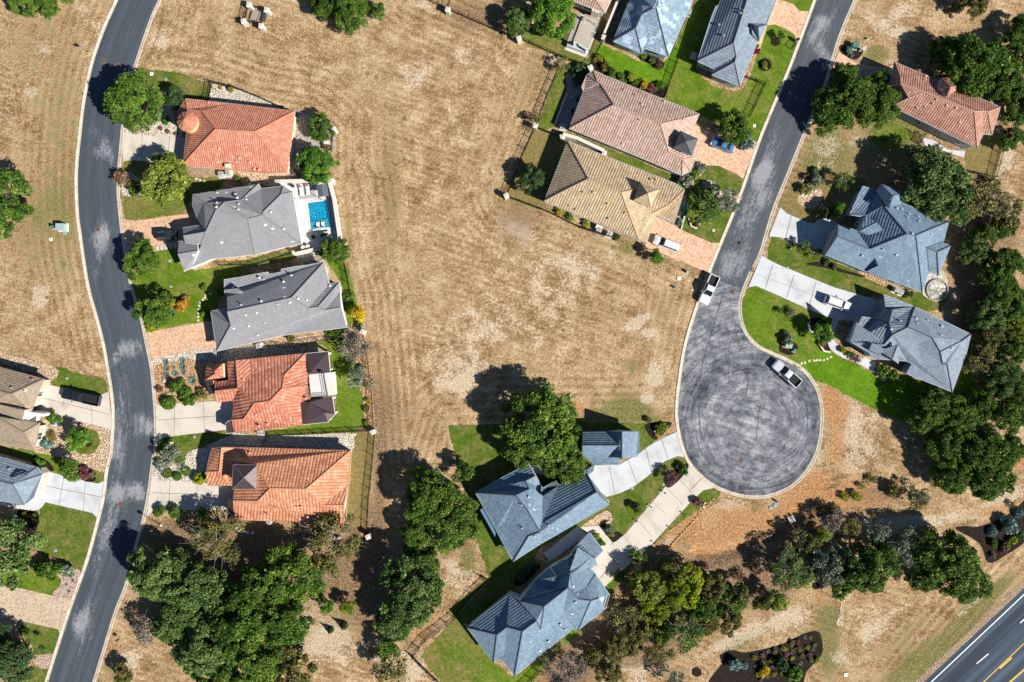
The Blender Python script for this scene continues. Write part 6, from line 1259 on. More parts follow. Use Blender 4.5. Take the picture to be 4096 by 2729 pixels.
for t in [
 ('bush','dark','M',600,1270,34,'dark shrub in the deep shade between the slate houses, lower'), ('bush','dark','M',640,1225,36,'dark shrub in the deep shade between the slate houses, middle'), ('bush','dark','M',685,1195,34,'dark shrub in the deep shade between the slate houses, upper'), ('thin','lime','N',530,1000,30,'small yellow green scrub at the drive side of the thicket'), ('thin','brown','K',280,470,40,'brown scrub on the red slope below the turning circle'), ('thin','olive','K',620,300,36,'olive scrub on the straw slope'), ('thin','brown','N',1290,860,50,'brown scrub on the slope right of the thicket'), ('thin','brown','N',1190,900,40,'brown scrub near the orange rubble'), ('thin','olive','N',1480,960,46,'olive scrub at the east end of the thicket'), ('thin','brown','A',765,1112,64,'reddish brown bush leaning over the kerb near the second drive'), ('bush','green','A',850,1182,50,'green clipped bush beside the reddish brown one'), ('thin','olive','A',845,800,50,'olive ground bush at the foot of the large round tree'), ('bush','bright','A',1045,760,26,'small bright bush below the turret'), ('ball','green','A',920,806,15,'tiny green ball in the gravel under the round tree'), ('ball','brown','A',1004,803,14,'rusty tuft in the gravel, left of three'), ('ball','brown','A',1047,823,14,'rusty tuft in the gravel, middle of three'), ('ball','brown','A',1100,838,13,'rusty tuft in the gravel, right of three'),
 ('bush','gold','B',1058,470,46,'golden yellow shrub beside the dark street tree'), ('bush','orange','B',1145,500,46,'orange shrub on the front lawn beside the golden one'), ('bush','lime','B',945,640,32,'yellow green shrub at the kerb, left of two'), ('bush','lime','B',1015,635,30,'yellow green shrub at the drive edge, right of two'), ('bush','oak','B',1278,395,24,'small dark bush alone on the green lawn'), ('tuft','sage','B',1080,560,24,'pale grass clump under the dark street tree'),
 ('bush','oak','B',1105,1010,46,'dark bush at the top of the cluster in the amber gravel'), ('bush','green','B',1168,1055,44,'green bush in the middle of the amber gravel cluster'), ('bush','green','B',1188,1100,42,'green bush at the bottom of the amber gravel cluster'), ('ball','green','B',1045,1115,46,'low round green shrub at the drive corner in amber gravel'), ('thin','olive','B',1270,1065,42,'olive shrub beside the red roofed porch'), ('thin','brown','B',1000,1035,28,'brown twiggy shrub at the kerb in amber gravel'), ('ball','green','B',1132,1087,20,'small green ball inside the amber gravel cluster'),
 ('bush','green','B',335,1210,44,'green shrub by the stone entry at the left'), ('bush','blue','B',290,1372,38,'blue grey shrub against the brown roofed house'), ('bush','olive','B',325,1330,32,'olive shrub beside the blue grey one'),
 ('thin','purple','C',530,262,48,'purple brown shrub beside the white drive'), ('bush','bright','C',240,187,32,'bright green shrub in the mulch behind the blue roof'), ('thin','olive','C',575,265,28,'olive shrub at the end of the mulch strip by the kerb'), ('bush','green','C',310,860,72,'spreading juniper along the lawn edge'), ('bush','green','C',245,850,46,'juniper at the left end of the lawn edge'), ('bush','sage','C',425,868,48,'pale prickly shrub at the kerb of the pink gravel'), ('bush','lime','C',160,518,20,'yellow green plant in the left mulch bed'), ('ball','red','C',186,533,12,'red flower clump in the left mulch bed'), ('bush','green','C',215,525,20,'green plant in the left mulch bed'),
 ('ball','green','C',1040,258,33,'clipped green ball in cream gravel, left of three'), ('ball','green','C',1105,278,29,'clipped green ball in cream gravel, middle of three'), ('ball','green','C',1162,247,30,'clipped green ball in cream gravel, right of three'), ('bush','lime','C',1258,295,48,'yellow green shrub against the orange tiled house'), ('bush','green','C',1005,495,38,'round shrub below the concrete drive, left of two'), ('bush','green','C',1095,500,42,'round shrub below the concrete drive, right of two'), ('bush','sage','C',1010,210,40,'grey shrub at the kerb of the cream gravel'),
 ('cone','dark','F',1130,1242,24,'tiny conifer east of the wood, left of two'), ('cone','dark','F',1215,1215,28,'tiny conifer east of the wood, right of two'), ('thin','oak','F',1015,1190,26,'low dark shrub near the wood edge'), ('bush','olive','F',940,1260,40,'olive bush at the foot of the wood'), ('bush','bright','F',330,510,36,'green bush on the small lawn under the thin tree'),
 ('bush','oak','E',1258,290,34,'round dark shrub at the back fence of the long grey house'), ('bush','green','E',1150,520,44,'hedge shrub under the grey eave, left of two'), ('bush','green','E',1212,505,36,'hedge shrub under the grey eave, right of two'), ('bush','olive','E',880,548,34,'loose shrub under the south eave of the long grey house'), ('bush','oak','E',440,250,36,'dark shrub in the shade at the front of the long grey house'), ('bush','oak','E',345,400,28,'low hedge shrub along the stepping stones'), ('thin','lime','E',1330,740,30,'yellow flower clump on the back fence, uppermost'), ('thin','olive','E',1355,850,26,'olive clump on the back fence, second down'), ('thin','gold','E',1370,945,24,'yellow clump on the back fence, third down'), ('thin','olive','E',1355,1000,26,'olive clump on the back fence, fourth down'), ('thin','lime','E',1360,1085,24,'yellow green clump on the back fence by the pillar'), ('bush','green','E',1310,460,24,'small green shrub beside the golden tree'), ('thin','oak','E',1230,310,36,'dark low shrub inside the back fence'),
 ('bush','olive','D',505,88,24,'small shrub in the gravel wedge behind the turret house'), ('ball','orange','D',438,78,12,'orange flower pot plant in the gravel wedge'), ('bush','brown','D',1110,450,30,'brown shrub between the two round trees at the field'), ('thin','brown','D',905,610,30,'brown shrub at the corner of the red tiled house'), ('bush','green','D',548,655,22,'small green shrub behind the pool house'),
 ('bush','blue','H',915,890,52,'big blue grey shrub beside the blue car'), ('bush','sage','H',622,1050,40,'pale green shrub at the drive edge below the metal cupola'), ('bush','sage','H',535,1140,52,'pale grey green shrub at the corner of the pinkish house'), ('bush','oak','H',585,1090,40,'dark shrub between the two pale ones'), ('bush','blue','H',530,1290,26,'blue shrub along the tan house front, upper'), ('bush','blue','H',520,1340,24,'blue shrub along the tan house front, middle'), ('bush','blue','H',498,1392,24,'blue shrub along the tan house front, lower'), ('ball','olive','H',575,1386,19,'clipped ball in the keyhole bed, left one'), ('ball','olive','H',608,1412,19,'clipped ball in the keyhole bed, lower one'), ('ball','sage','H',615,1376,14,'pale ball in the keyhole bed, right one'), ('bush','oak','H',700,1200,52,'dark shrub in the gravel island'), ('bush','sage','H',830,1290,46,'sage shrub at the kerb below the gravel island'), ('bush','oak','H',610,1200,36,'dark shrub left of the gravel island'), ('bush','lime','H',1032,412,22,'leafy plant in the oval mulch ring'), ('bush','oak','H',1025,395,16,'small dark plant in the oval mulch ring'), ('bush','red','H',985,325,22,'crimson shrub at the entry of the top grey house'), ('bush','green','H',985,292,16,'small green shrub above the crimson one'),
 ('thin','lime','G',620,365,32,'leafy plant at the west end of the curved mulch bed'), ('thin','olive','G',660,420,38,'tan grass clump in the curved mulch bed'), ('bush','green','G',705,458,34,'green shrub in the curved mulch bed, second from the west'), ('thin','bright','G',765,485,32,'small bright shrub in the curved mulch bed'), ('bush','lime','G',822,485,34,'yellow green shrub in the middle of the curved mulch bed'), ('bush','green','G',850,515,26,'green shrub right of the yellow one in the curved bed'), ('thin','gold','G',905,530,32,'yellowish plant in the curved mulch bed'), ('thin','purple','G',950,550,34,'pinkish plant in the curved mulch bed'), ('bush','green','G',1000,540,30,'green shrub at the east end of the curved mulch bed'), ('bush','bright','G',900,355,24,'bright plant in the bed beside the covered patio'), ('bush','green','G',955,380,24,'green plant in the bed beside the covered patio'), ('thin','brown','G',995,410,28,'bronze plant in the bed beside the covered patio'), ('bush','dark','G',490,500,44,'dark shrub beside the dry stream patio'), ('bush','dark','G',500,440,46,'dark hedge at the north corner of the pinkish house'), ('thin','gold','G',370,1330,28,'yellow green weed clump below the tan house, left'), ('thin','bright','G',440,1365,28,'green weed clump below the tan house, middle'), ('thin','lime','G',545,1405,30,'yellow weed clump below the tan house, right'), ('bush','green','G',740,1490,24,'green shrub at the corner of the tan house'),
 ('bush','blue','I',470,318,26,'blue green agave in the utility mulch bed, larger'), ('bush','blue','I',482,345,18,'blue green agave in the utility mulch bed, smaller'), ('bush','sage','I',258,1130,44,'silver shrub in the ringed bed'), ('bush','olive','I',195,1185,40,'olive shrub in the ringed bed'), ('thin','brown','I',205,1110,30,'dry brown shrub in the ringed bed'), ('bush','green','I',255,1072,26,'green shrub above the ringed bed'),
 ('thin','purple','J',515,1148,34,'purple shrub at the front walk of the slate grey house'), ('bush','green','J',685,1225,46,'green hedge shrub in front of the slate grey house, left'), ('bush','green','J',750,1255,42,'green hedge shrub in front of the slate grey house, right'), ('thin','red','J',305,1060,28,'red flowering plant in the curved walled bed'), ('bush','lime','J',430,1100,24,'yellow green shrub between walk and front wall, left'), ('bush','green','J',470,1122,22,'green shrub between walk and front wall, right'), ('bush','sage','J',85,1030,40,'grey green yucca behind the transformer'), ('bush','green','J',330,545,22,'green shrub along the dormer house wall, left'), ('bush','olive','J',380,575,20,'olive shrub along the dormer house wall, right'), ('thin','greybrown','J',110,865,34,'wispy dry shrub on the lawn by the bulb'), ('thin','oak','J',35,850,26,'dark wispy shrub left of the dry one'), ('bush','green','J',850,750,26,'green shrub beside the air conditioner of the dormer house'),
 ('bush','green','N',832,232,38,'clipped green shrub in the kerbside bed between the drives'), ('bush','purple','N',925,435,32,'wine red shrub on the lawn strip by the bulb'), ('bush','lime','N',285,655,28,'yellow green shrub at the entry of the lower slate house'), ('bush','green','N',320,690,26,'green shrub at the entry of the lower slate house'), ('thin','sage','N',375,610,32,'grey plant in the entry mulch bed'), ('thin','lime','N',385,640,24,'yellowish plant in the entry mulch bed'), ('thin','oak','N',540,780,50,'scrubby weed clump along the long drive, upper'), ('thin','oak','N',440,900,52,'scrubby weed clump along the long drive, lower'), ('thin','green','N',590,790,36,'low weeds beside the long drive'), ('bush','green','M',1470,345,34,'green shrub in the triangular bed by the bulb'), ('thin','lime','M',1500,330,32,'leafy plant in the triangular bed by the bulb'), ('thin','gold','M',1460,378,20,'yellow flowers in the triangular bed'), ('bush','olive','M',1400,285,24,'weed clump above the triangular bed'),
 ('bush','olive','K',745,362,48,'olive bush on the red slope'), ('thin','lime','K',520,408,42,'yellow bush on the red slope, right'), ('thin','lime','K',445,412,34,'yellow bush on the red slope, left'), ('thin','olive','K',390,482,34,'low olive bush on the red slope'), ('thin','lime','K',550,340,26,'small yellow bush high on the red slope'), ('thin','sage','K',935,420,50,'pale grey bush above the mown lane'), ('thin','gold','K',620,520,20,'yellow weed on the mown lane edge'), ('thin','lime','K',210,930,46,'yellow bush at the south side of the scrub'), ('thin','olive','K',1490,455,26,'olive tuft at the lane edge on the right'), ('thin','lime','K',40,1080,60,'yellowish bush at the west end of the straw slope'),
 ('ball','blue','K',1375,628,34,'pale blue green ball in the right mulch bed, left of three'), ('bush','blue','K',1475,585,56,'large pale blue green mound in the right mulch bed'), ('ball','blue','K',1540,508,34,'pale blue green ball in the right mulch bed, at the edge'), ('bush','olive','K',1455,720,30,'olive plant in the right mulch bed, middle'), ('bush','lime','K',1500,680,30,'yellow green plant in the right mulch bed, right'), ('thin','purple','K',1440,740,28,'mauve plant in the right mulch bed'), ('bush','green','K',1380,700,26,'green plant in the right mulch bed, left'), ('bush','green','K',1540,640,32,'green plant at the right edge of the mulch bed'), ('thin','sage','K',1375,775,24,'grey plant low in the right mulch bed'),
 ('bush','blue','N',1160,1455,46,'pale blue green mound in the bottom mulch bed, larger'), ('ball','blue','N',1222,1470,24,'pale blue green ball in the bottom mulch bed, smaller'), ('bush','gold','N',1345,1500,36,'golden green bush in the bottom mulch bed'), ('bush','bright','N',1540,1520,52,'bright green bush at the bottom edge of the mulch bed'), ('bush','dark','N',1460,1460,46,'dark bush in the bottom mulch bed')]:
    shrub(*t)
# rosettes and the drifts planted in the two mulch beds
for x, y, r, s in ((1035,860,24,'top of the left column'), (1040,900,22,'second in the left column'), (1140,850,24,'top of the right column'), (1142,886,24,'second in the right column'), (1038,942,24,'bottom of the left column'), (1092,932,24,'middle one at the bottom'), (1145,920,22,'bottom of the right column'), (1086,893,15,'smallest one in the centre')):
    shrub('agave', 'blue', 'B', x, y, r * 1.15, 'blue agave in amber gravel beside the paver drive, ' + s, 'agave', .7, 'agave', 'blue agaves in the amber gravel')
shrub('agave', 'blue', 'B', 1200, 975, 36, 'largest blue rosette yucca alone in the amber gravel', 'yucca', .7, 'yucca', 'blue agaves in the amber gravel')
for x, y, s in ((452,930,'nearest the street'), (412,958,'in the middle'), (427,1000,'lowest')): shrub('agave', 'blue', 'C', x, y, 15, 'small agave in the pink gravel, the one ' + s, 'agave', .7, 'agave', 'small agaves in the pink gravel')
for c, x0, y0, x1, y1, rows, cols, sk, leafs, bed in (('N', 1290, 1440, 1640, 1300, 4, 9, 60, ('olive', 'purple', 'sage', 'olive', 'lime'), 'bottom mulch bed'),):
    for i in range(rows):
        for j in range(cols):
            x = x0 + (x1 - x0) * j / (cols - 1) + R.uniform(-12, 12) + i * 10; y = y0 + (y1 - y0) * j / (cols - 1) + i * 46 + R.uniform(-10, 10) - 18
            lf = leafs[(j + 2 * i) % len(leafs)]
            lab = {'olive': 'olive green plant in the rows of the bottom mulch bed', 'purple': 'mauve flowering plant in the rows of the bottom mulch bed', 'sage': 'silvery plant in the rows of the bottom mulch bed', 'lime': 'yellow green plant in the rows of the bottom mulch bed'}[lf]
            shrub('tuft' if lf == 'sage' else 'bush', lf, c, x, y, R.uniform(15, 22), lab, 'bedding_plant', .7, 'plant', lf + ' bedding plants in the bottom mulch bed')
# ------------------------------------------------------------------ vehicles
TYRE = plain('tyre_rubber', (.018, .018, .019), .85); RIM = plain('alloy_rim', (.45, .46, .47), .3, .8); LAMP = plain('lamp_glass', (.75, .76, .74), .15); TAIL = plain('tail_light', (.35, .015, .012), .25); CARGLASS = mat_glass('car_glass', (.012, .018, .024)); LINER = plain('bed_liner', (.016, .016, .018), .8)
def paint(name, c):
    t = NT(name, .28, .5); t.b.inputs['Coat Weight'].default_value = .7; t.b.inputs['Coat Roughness'].default_value = .06; t.b.inputs['Metallic'].default_value = .15
    f = t.noise(t.pos(), 3, 4); t.out(t.mix(f, mul(c, .93), mul(c, 1.05))); return t.m

def loft(bm, secs):
    """secs: [(x, [(y, z)...])] mirrored half sections from sill to centre line"""
    rows = []
    for x, half in secs:
        pts = [(-y, z) for y, z in half] + [(y, z) for y, z in half[::-1] if y > 1e-4]
        rows.append([bm.verts.new((x, y, z)) for y, z in pts])
    for a, b in zip(rows, rows[1:]):
        for k in range(len(a) - 1): bm.faces.new((a[k], b[k], b[k+1], a[k+1]))
    bm.faces.new(rows[0]); bm.faces.new(rows[-1][::-1])
    bmesh.ops.recalc_face_normals(bm, faces=bm.faces)

def vehicle(kind, c, x, y, x2, y2, color, name, label, cat):
    """nose at x,y, tail at x2,y2 on the tracing sheet"""
    a, b = W(c, x, y, .8), W(c, x2, y2, .8); d = a - b; L = d.length; mid = (a + b) / 2
    pk = kind == 'pickup'; wd = 2.02 if pk else 1.90; hw = wd / 2; belt = 1.14 if pk else 1.02; top = 1.88 if pk else (1.68 if kind == 'suv' else 1.45)
    root = empty(name, (mid.x, mid.y, .03), math.atan2(d.y, d.x)); tag(root, label, cat, 'parked vehicles')
    pm = paint(name + '_paint', color); f, r = L / 2, -L / 2
    def add(nm, bm, m, par=None, smooth=False): return mesh_obj(nm, bm, m, par or root, smooth)
    sec = lambda x, k, z, w=1.0: (x, [(hw*.90*w, .30), (hw*w, .48), (hw*w, .48 + (z - .48) * .62), (hw*.95*w, z - .05), (hw*.80*w, z), (0, z + k)])
    hood = f - L * (.27 if pk else .25); bm = bmesh.new()
    if pk:
        cab0, cab1, bed1 = hood - .1, hood - .1 - 2.25, r + .12
        loft(bm, [sec(f, 0, .82, .84), sec(f - .12, .02, .98, .93), sec(f - .5, .03, 1.06), sec(hood, .04, belt), sec(cab1, .0, belt), sec(cab1 - .02, .0, .80), sec(r + .1, .0, .80), sec(r, 0, .78, .96)])
    else:
        cab0, cab1 = hood + .05, r + (.22 if kind == 'suv' else .75)
        loft(bm, [sec(f, 0, .72, .74), sec(f - .14, .02, .86, .88), sec(f - .5, .04, .95, .97), sec(hood, .04, belt), sec(0, .0, belt), sec(r + .5, .0, belt, .99), sec(r + .12, .0, belt - .04, .93), sec(r, 0, .82, .82)])
    body = add('body', bm, pm, None, False)
    bv = body.modifiers.new('soft_edges', 'BEVEL'); bv.width = .05; bv.segments = 2
    # greenhouse
    fr, rr = (.85, .38) if pk else ((.80, .22) if kind == 'suv' else (.95, .8))
    B = [Vector((cab0, s * hw * .86, belt)) for s in (-1, 1)] + [Vector((cab1, s * hw * .86, belt)) for s in (1, -1)]
    T = [Vector((cab0 - fr, s * hw * .70, top)) for s in (-1, 1)] + [Vector((cab1 + rr, s * hw * .70, top)) for s in (1, -1)]
    def pane(nm, q, m):
        bm = bmesh.new(); bm.faces.new([bm.verts.new(p) for p in q]); return add(nm, bm, m)
    pane('windshield', (B[0], B[1], T[1], T[0]), CARGLASS); pane('rear_window', (B[2], B[3], T[3], T[2]), CARGLASS)
    pane('side_window', (B[1], B[2], T[2], T[1]), CARGLASS); pane('side_window', (B[3], B[0], T[0], T[3]), CARGLASS)
    bm = bmesh.new(); ctr = sum(T, Vector()) / 4 + Vector((0, 0, .06)); n = 6; grid = []
    for i in range(n + 1):
        row = []
        for j in range(n + 1):
            u, v = i / n, j / n; p = T[0].lerp(T[3], u).lerp(T[1].lerp(T[2], u), v); p.z += .06 * (1 - (2*u - 1) ** 2) * (1 - (2*v - 1) ** 4) + .012; row.append(bm.verts.new(p))
        grid.append(row)
    for i in range(n):
        for j in range(n): bm.faces.new((grid[i][j], grid[i][j+1], grid[i+1][j+1], grid[i+1][j]))
    add('roof', bm, pm, None, True)
    bm = bmesh.new()
    for i in range(4): beam(bm, B[i], T[i] + Vector((0, 0, .02)), .09, .09)
    for i, k in ((1, 2), (0, 3)):
        for t in ((.48,) if pk else (.36, .68)): beam(bm, B[i].lerp(B[k], t), T[i].lerp(T[k], t), .08, .05)
    add('pillar', bm, pm)
    if pk:
        for s in (-1, 1):
            bm = bmesh.new(); box(bm, ((cab1 + bed1) / 2 - .02, s * (hw - .09), 1.0), (cab1 - bed1 - .03, .16, .46)); add('bed_side', bm, pm)
        bm = bmesh.new(); box(bm, (r + .08, 0, .98), (.1, wd - .2, .44)); add('tailgate', bm, pm)
        bm = bmesh.new(); box(bm, ((cab1 + bed1) / 2, 0, .83), (cab1 - bed1 - .08, wd - .36, .05))
        for k in range(9): box(bm, ((cab1 + bed1) / 2, -hw * .72 + k * hw * .18, .865), (cab1 - bed1 - .12, .06, .03))
        add('bed_floor', bm, LINER)
    elif kind == 'suv':
        for s in (-1, 1):
            bm = bmesh.new(); tube(bm, [T[0] * .5 + T[1] * .5 + Vector((-.1, s * hw * .56, .09)), T[2] * .5 + T[3] * .5 + Vector((.1, s * hw * .56, .09))], .03, 6); add('roof_rail', bm, METAL)
    for sx in (f - L * .185, r + L * .2):
        for s in (-1, 1):
            bm = bmesh.new(); wr = .40 if pk else .36
            tube(bm, [(sx, s * (hw - .24), wr), (sx, s * (hw - .02), wr)], wr, 18); wl = add('wheel', bm, TYRE)
            bm = bmesh.new(); tube(bm, [(sx, s * (hw - .03), wr), (sx, s * (hw + .01), wr)], wr * .64, 12); add('rim', bm, RIM, wl)
    for s in (-1, 1):
        bm = bmesh.new(); box(bm, (f - .16, s * hw * .66, .80), (.22, .42, .16)); add('headlight', bm, LAMP)
        bm = bmesh.new(); box(bm, (r + .08, s * hw * .80, .90), (.14, .2, .28)); add('tail_light', bm, TAIL)
        bm = bmesh.new(); box(bm, (cab0 - .35, s * (hw + .13), belt + .08), (.16, .26, .17), taper=.2); add('mirror', bm, pm)
    return root

vehicle('suv', 'A', 1108, 1474, 984, 1481, (.012, .018, .024), 'parked_car', 'black sport utility car in the shade on the pool house drive', 'car')
vehicle('pickup', 'B', 388, 1052, 627, 1106, (.012, .020, .034), 'pickup_truck', 'dark navy pickup truck on the concrete drive at the left', 'pickup truck')
vehicle('sedan', 'H', 700, 880, 838, 936, (.10, .22, .42), 'parked_car', 'light blue car half under the round green tree', 'car')
vehicle('suv', 'G', 966, 1500, 1124, 1558, (.78, .79, .80), 'parked_car', 'white sport utility car on the sunny salmon paver drive', 'car')
vehicle('pickup', 'L', 487, 335, 566, 160, (.80, .81, .82), 'pickup_truck', 'white pickup truck parked at the kerb where the road widens', 'pickup truck')
vehicle('pickup', 'L', 938, 708, 1090, 845, (.66, .69, .71), 'pickup_truck', 'silver pickup truck parked inside the turning circle', 'pickup truck')
vehicle('suv', 'J', 478, 832, 320, 778, (.78, .79, .80), 'parked_car', 'white car half in the house shadow on the long pale drive', 'car')

# ------------------------------------------------------------------ fences, walls, pillars
def fence(c, s, label, hgt=1.25, gap=.16, group='black iron fences', mat=IRON):
    pts = P(c, s) if isinstance(s, str) else s; root = empty('iron_fence', pts[0]); tag(root, label, 'fence', group)
    pn = bmesh.new(); rl = bmesh.new(); posts = []
    for a, b in zip(pts, pts[1:]):
        d = b - a; L = d.length; n = max(1, round(L / 2.4))
        for z in (.18, hgt - .08): beam(rl, a + Vector((0, 0, z)), b + Vector((0, 0, z)), .07, .05)
        k = int(L / gap)
        for i in range(1, k): p = a.lerp(b, i / k); beam(pn, p + Vector((0, 0, .08)), p + Vector((0, 0, hgt)), .028, .028)
        posts += [a.lerp(b, i / n) for i in range(n)]
    posts.append(pts[-1]); inv = Matrix.Translation(-root.location)
    o = mesh_obj('panel', pn, mat, root); o.data.transform(inv); o = mesh_obj('rail', rl, mat, root); o.data.transform(inv)
    bm = bmesh.new(); box(bm, (0, 0, (hgt + .1) / 2), (.10, .10, hgt + .1)); box(bm, (0, 0, hgt + .13), (.15, .15, .06)); pm = None
    for p in posts:
        if pm is None: o = mesh_obj('post', bm, mat, root); pm = o.data
        else: o = bpy.data.objects.new('post', pm); COL.objects.link(o); o.parent = root
        o.location = p - root.location
fence('D', '368,160 385,55', 'short black fence beside the gravel wedge of the turret house'); fence('D', '400,55 560,95 700,152 835,214 912,242', 'black fence between turret house gravel and the field')
fence('D', '1152,345 1140,478', 'dark fence between the two round trees at the field edge'); fence('S', '1678,-14 1793,41 2000,131 2077,156 2242,230 2357,271', 'long black fence running along the top of the big field'); fence('Q', '1420,-20 1398,58', 'short black fence at the top edge above the pillar')
fence('G', '145,195 122,240', 'stub of black fence beside the bluish tree'); fence('G', '368,432 300,592 250,722 224,795', 'black fence along the lawn west of the pinkish house'); fence('G', '222,800 128,1005 42,1232', 'black fence west of the tan house yard'); fence('G', '42,1236 300,1332 500,1430 690,1490', 'black fence along the field south of the tan house'); fence('G', '228,806 335,850', 'short black fence between the two west yards')
fence('G', '1262,28 1130,325 1030,612', 'black fence between the lush lawn and the green yard'); fence('G', '640,270 562,420', 'black fence west of the lush lawn'); fence('H', '905,485 1028,532 935,735', 'black fence enclosing the corner of the green yard')
fence('H', '1200,310 1235,262', 'short dark fence near the kerb of the top lawn')
fence('E', '1218,72 1262,280 1300,440', 'black fence behind the long grey house'); fence('E', '735,1162 960,1155 1180,1140 1370,1132', 'black fence between the roof terrace house and the orange tiled house'); fence('E', '740,600 890,604 1060,572 1190,556', 'black fence between the long grey house and the roof terrace house'); fence('E', '1338,530 1372,720 1392,890 1405,1135', 'rust black fence behind the roof terrace lawn', mat=COPPER)
fence('F', '1412,8 1394,220 1372,420 1360,640', 'black fence behind the orange tiled house'); fence('D', '442,1195 660,1192 760,1160 905,1115', 'black fence between pool house and long grey house'); fence('F', '740,0 725,60', 'short dark fence in the gravel side yard')
fence('O', '395,1400 470,1300 560,1235 655,1160', 'rusty black fence west of the lower slate house'); fence('O', '655,1160 770,1020 870,925 825,908', 'black fence in the shadow between the slate houses'); fence('O', '395,1404 480,1490 575,1580', 'dark low fence at the bottom edge by the olive lawn'); fence('O', '1095,1590 1180,1500 1215,1505', 'black fence at the bottom edge below the lower slate house')
fence('I', '1432,880 1372,1120 1232,1085', 'black fence around the yard of the brown red house'); fence('I', '880,838 902,905 930,850', 'little gate fence beside the brown red house'); fence('I', '1290,1360 1262,1430', 'short dark fence in the right hand wood')

def wall(c, s, label, hgt, thick, mat, cap=None, name='garden_wall'):
    pts = P(c, s); root = empty(name, pts[0]); tag(root, label, 'wall', 'garden walls'); inv = Matrix.Translation(-root.location)
    l, r = offset(pts, thick / 2, False), offset(pts, -thick / 2, False)
    bm = bmesh.new(); prism(bm, l + r[::-1], 0, hgt); o = mesh_obj('wall_body', bm, mat, root); o.data.transform(inv)
    l, r = offset(pts, thick / 2 + .06, False), offset(pts, -thick / 2 - .06, False)
    bm = bmesh.new(); prism(bm, l + r[::-1], hgt, hgt + .08); o = mesh_obj('coping', bm, cap or mat, root); o.data.transform(inv)
wall('D', '800,678 1040,672 1130,660 1165,790 1202,1045', 'white wall round the swimming pool terrace', 1.5, .4, STUCCO, STONE); wall('D', '905,1110 920,1128 1065,1092', 'white wall segment south of the pool terrace', 1.3, .4, STUCCO, STONE)
wall('G', '650,232 700,110 755,-30', 'pale stone wall west of the pale blue house', 1.4, .45, LIME, STONE, 'stone_wall'); wall('G', '390,858 480,885 645,962', 'stone wall between the pinkish and the tan house', 1.8, .5, LIME, STONE, 'stone_wall'); wall('J', '210,925 215,975 260,1000 290,1000', 'curved retaining wall round the dark young tree', .5, .22, LIME, STONE, 'retaining_wall'); wall('J', '275,1020 285,1070 310,1105 348,1112', 'low curved wall round the red flowers', .35, .2, LIME, STONE, 'retaining_wall')
wall('J', '610,1225 680,1265 790,1285', 'pale low edging wall at the hedge of the slate grey house', .3, .16, STONE, STONE, 'edging_wall'); wall('G', '418,590 345,780', 'low pale wall of the shaded patio west of the pinkish house', .45, .2, STONE, STONE, 'edging_wall'); wall('H', '530,1345 508,1440', 'white edging wall along the blue shrubs', .25, .14, STONE, STONE, 'edging_wall'); wall('H', '555,1372 570,1420 602,1435 640,1385', 'white keyhole shaped bed edging on the front lawn', .25, .12, STONE, STONE, 'edging_wall')

def pillar(c, x, y, label, s=.75, h=1.6):
    w = W(c, x, y, h); root = empty('stone_pillar', (w.x, w.y, 0), R.uniform(-.5, .5)); tag(root, label, 'pillar', 'stone fence pillars')
    bm = bmesh.new(); box(bm, (0, 0, h / 2), (s, s, h)); mesh_obj('shaft', bm, LIME, root)
    bm = bmesh.new(); box(bm, (0, 0, h + .06), (s + .16, s + .16, .12)); box(bm, (0, 0, h + .16), (s * .8, s * .8, .08), taper=.5); mesh_obj('pillar_cap', bm, STONE, root)
for a in (('Q',1398,62,'pale fence pillar at the top edge of the big field'), ('G',120,242,'pale fence pillar under the bluish green tree'), ('G',568,425,'pale fence pillar at the corner of the curved mulch bed'), ('G',652,235,'pale pillar at the end of the stone wall by the pale blue house'), ('G',223,790,'pale fence pillar west of the pinkish house'), ('G',40,1228,'pale fence pillar at the field corner of the tan house'), ('G',392,858,'pale pillar at the west end of the wall between two houses'), ('G',655,962,'pale pillar at the east end of the wall between two houses'), ('D',1155,342,'pale pillar beside the round tree behind the turret house'), ('D',1140,665,'white pillar at the north east corner of the pool wall'), ('D',1210,1050,'white pillar at the south east corner of the pool wall'), ('D',805,680,'white pillar at the house end of the pool wall'), ('E',1335,513,'pale fence pillar behind the golden tree'), ('E',1400,1143,'pale fence pillar between roof terrace house and orange house'), ('F',1368,658,'pale fence pillar beside the large thin olive tree'), ('I',1392,1132,'pale fence pillar at the back corner of the brown red house'), ('D',1105,418,'small pale pillar between the two round field trees')): pillar(*a)

# ------------------------------------------------------------------ pool terrace
def pool():
    root = empty('swimming_pool', W('D', 1060, 880)); tag(root, 'turquoise rectangular swimming pool with a shallow ledge', 'swimming pool'); inv = Matrix.Translation(-root.location)
    def put(nm, bm, m): o = mesh_obj(nm, bm, m, root); o.data.transform(inv); return o
    edge = P('D', '978,795 1105,772 1140,965 1005,985'); inn = P('D', '992,805 1100,790 1132,955 1012,972')
    bm = bmesh.new(); poly(bm, [Vector((p.x, p.y, .135)) for p in edge]); put('coping', bm, CONC['deck'])
    bm = bmesh.new(); poly(bm, [Vector((p.x, p.y, .142)) for p in inn]); put('water', bm, WATER)
    bm = bmesh.new(); poly(bm, [Vector((p.x, p.y, .148)) for p in P('D', '1006,922 1124,904 1132,955 1012,972')]); put('shallow_ledge', bm, plain('ledge_water', (.03, .26, .38), .1))
    bm = bmesh.new()
    a, b = P('D', '1005,916 1124,898'); beam(bm, a + Vector((0,0,.16)), b + Vector((0,0,.16)), .1, .05); a, b = P('D', '1103,785 1138,960'); beam(bm, a + Vector((0,0,.2)), b + Vector((0,0,.2)), .22, .2); put('tile_band', bm, plain('dark_tile', (.02, .10, .16), .3))
pool()
bm = bmesh.new(); poly(bm, [Vector((p.x, p.y, .13)) for p in P('D', '928,700 1035,690 1045,770 940,782')])
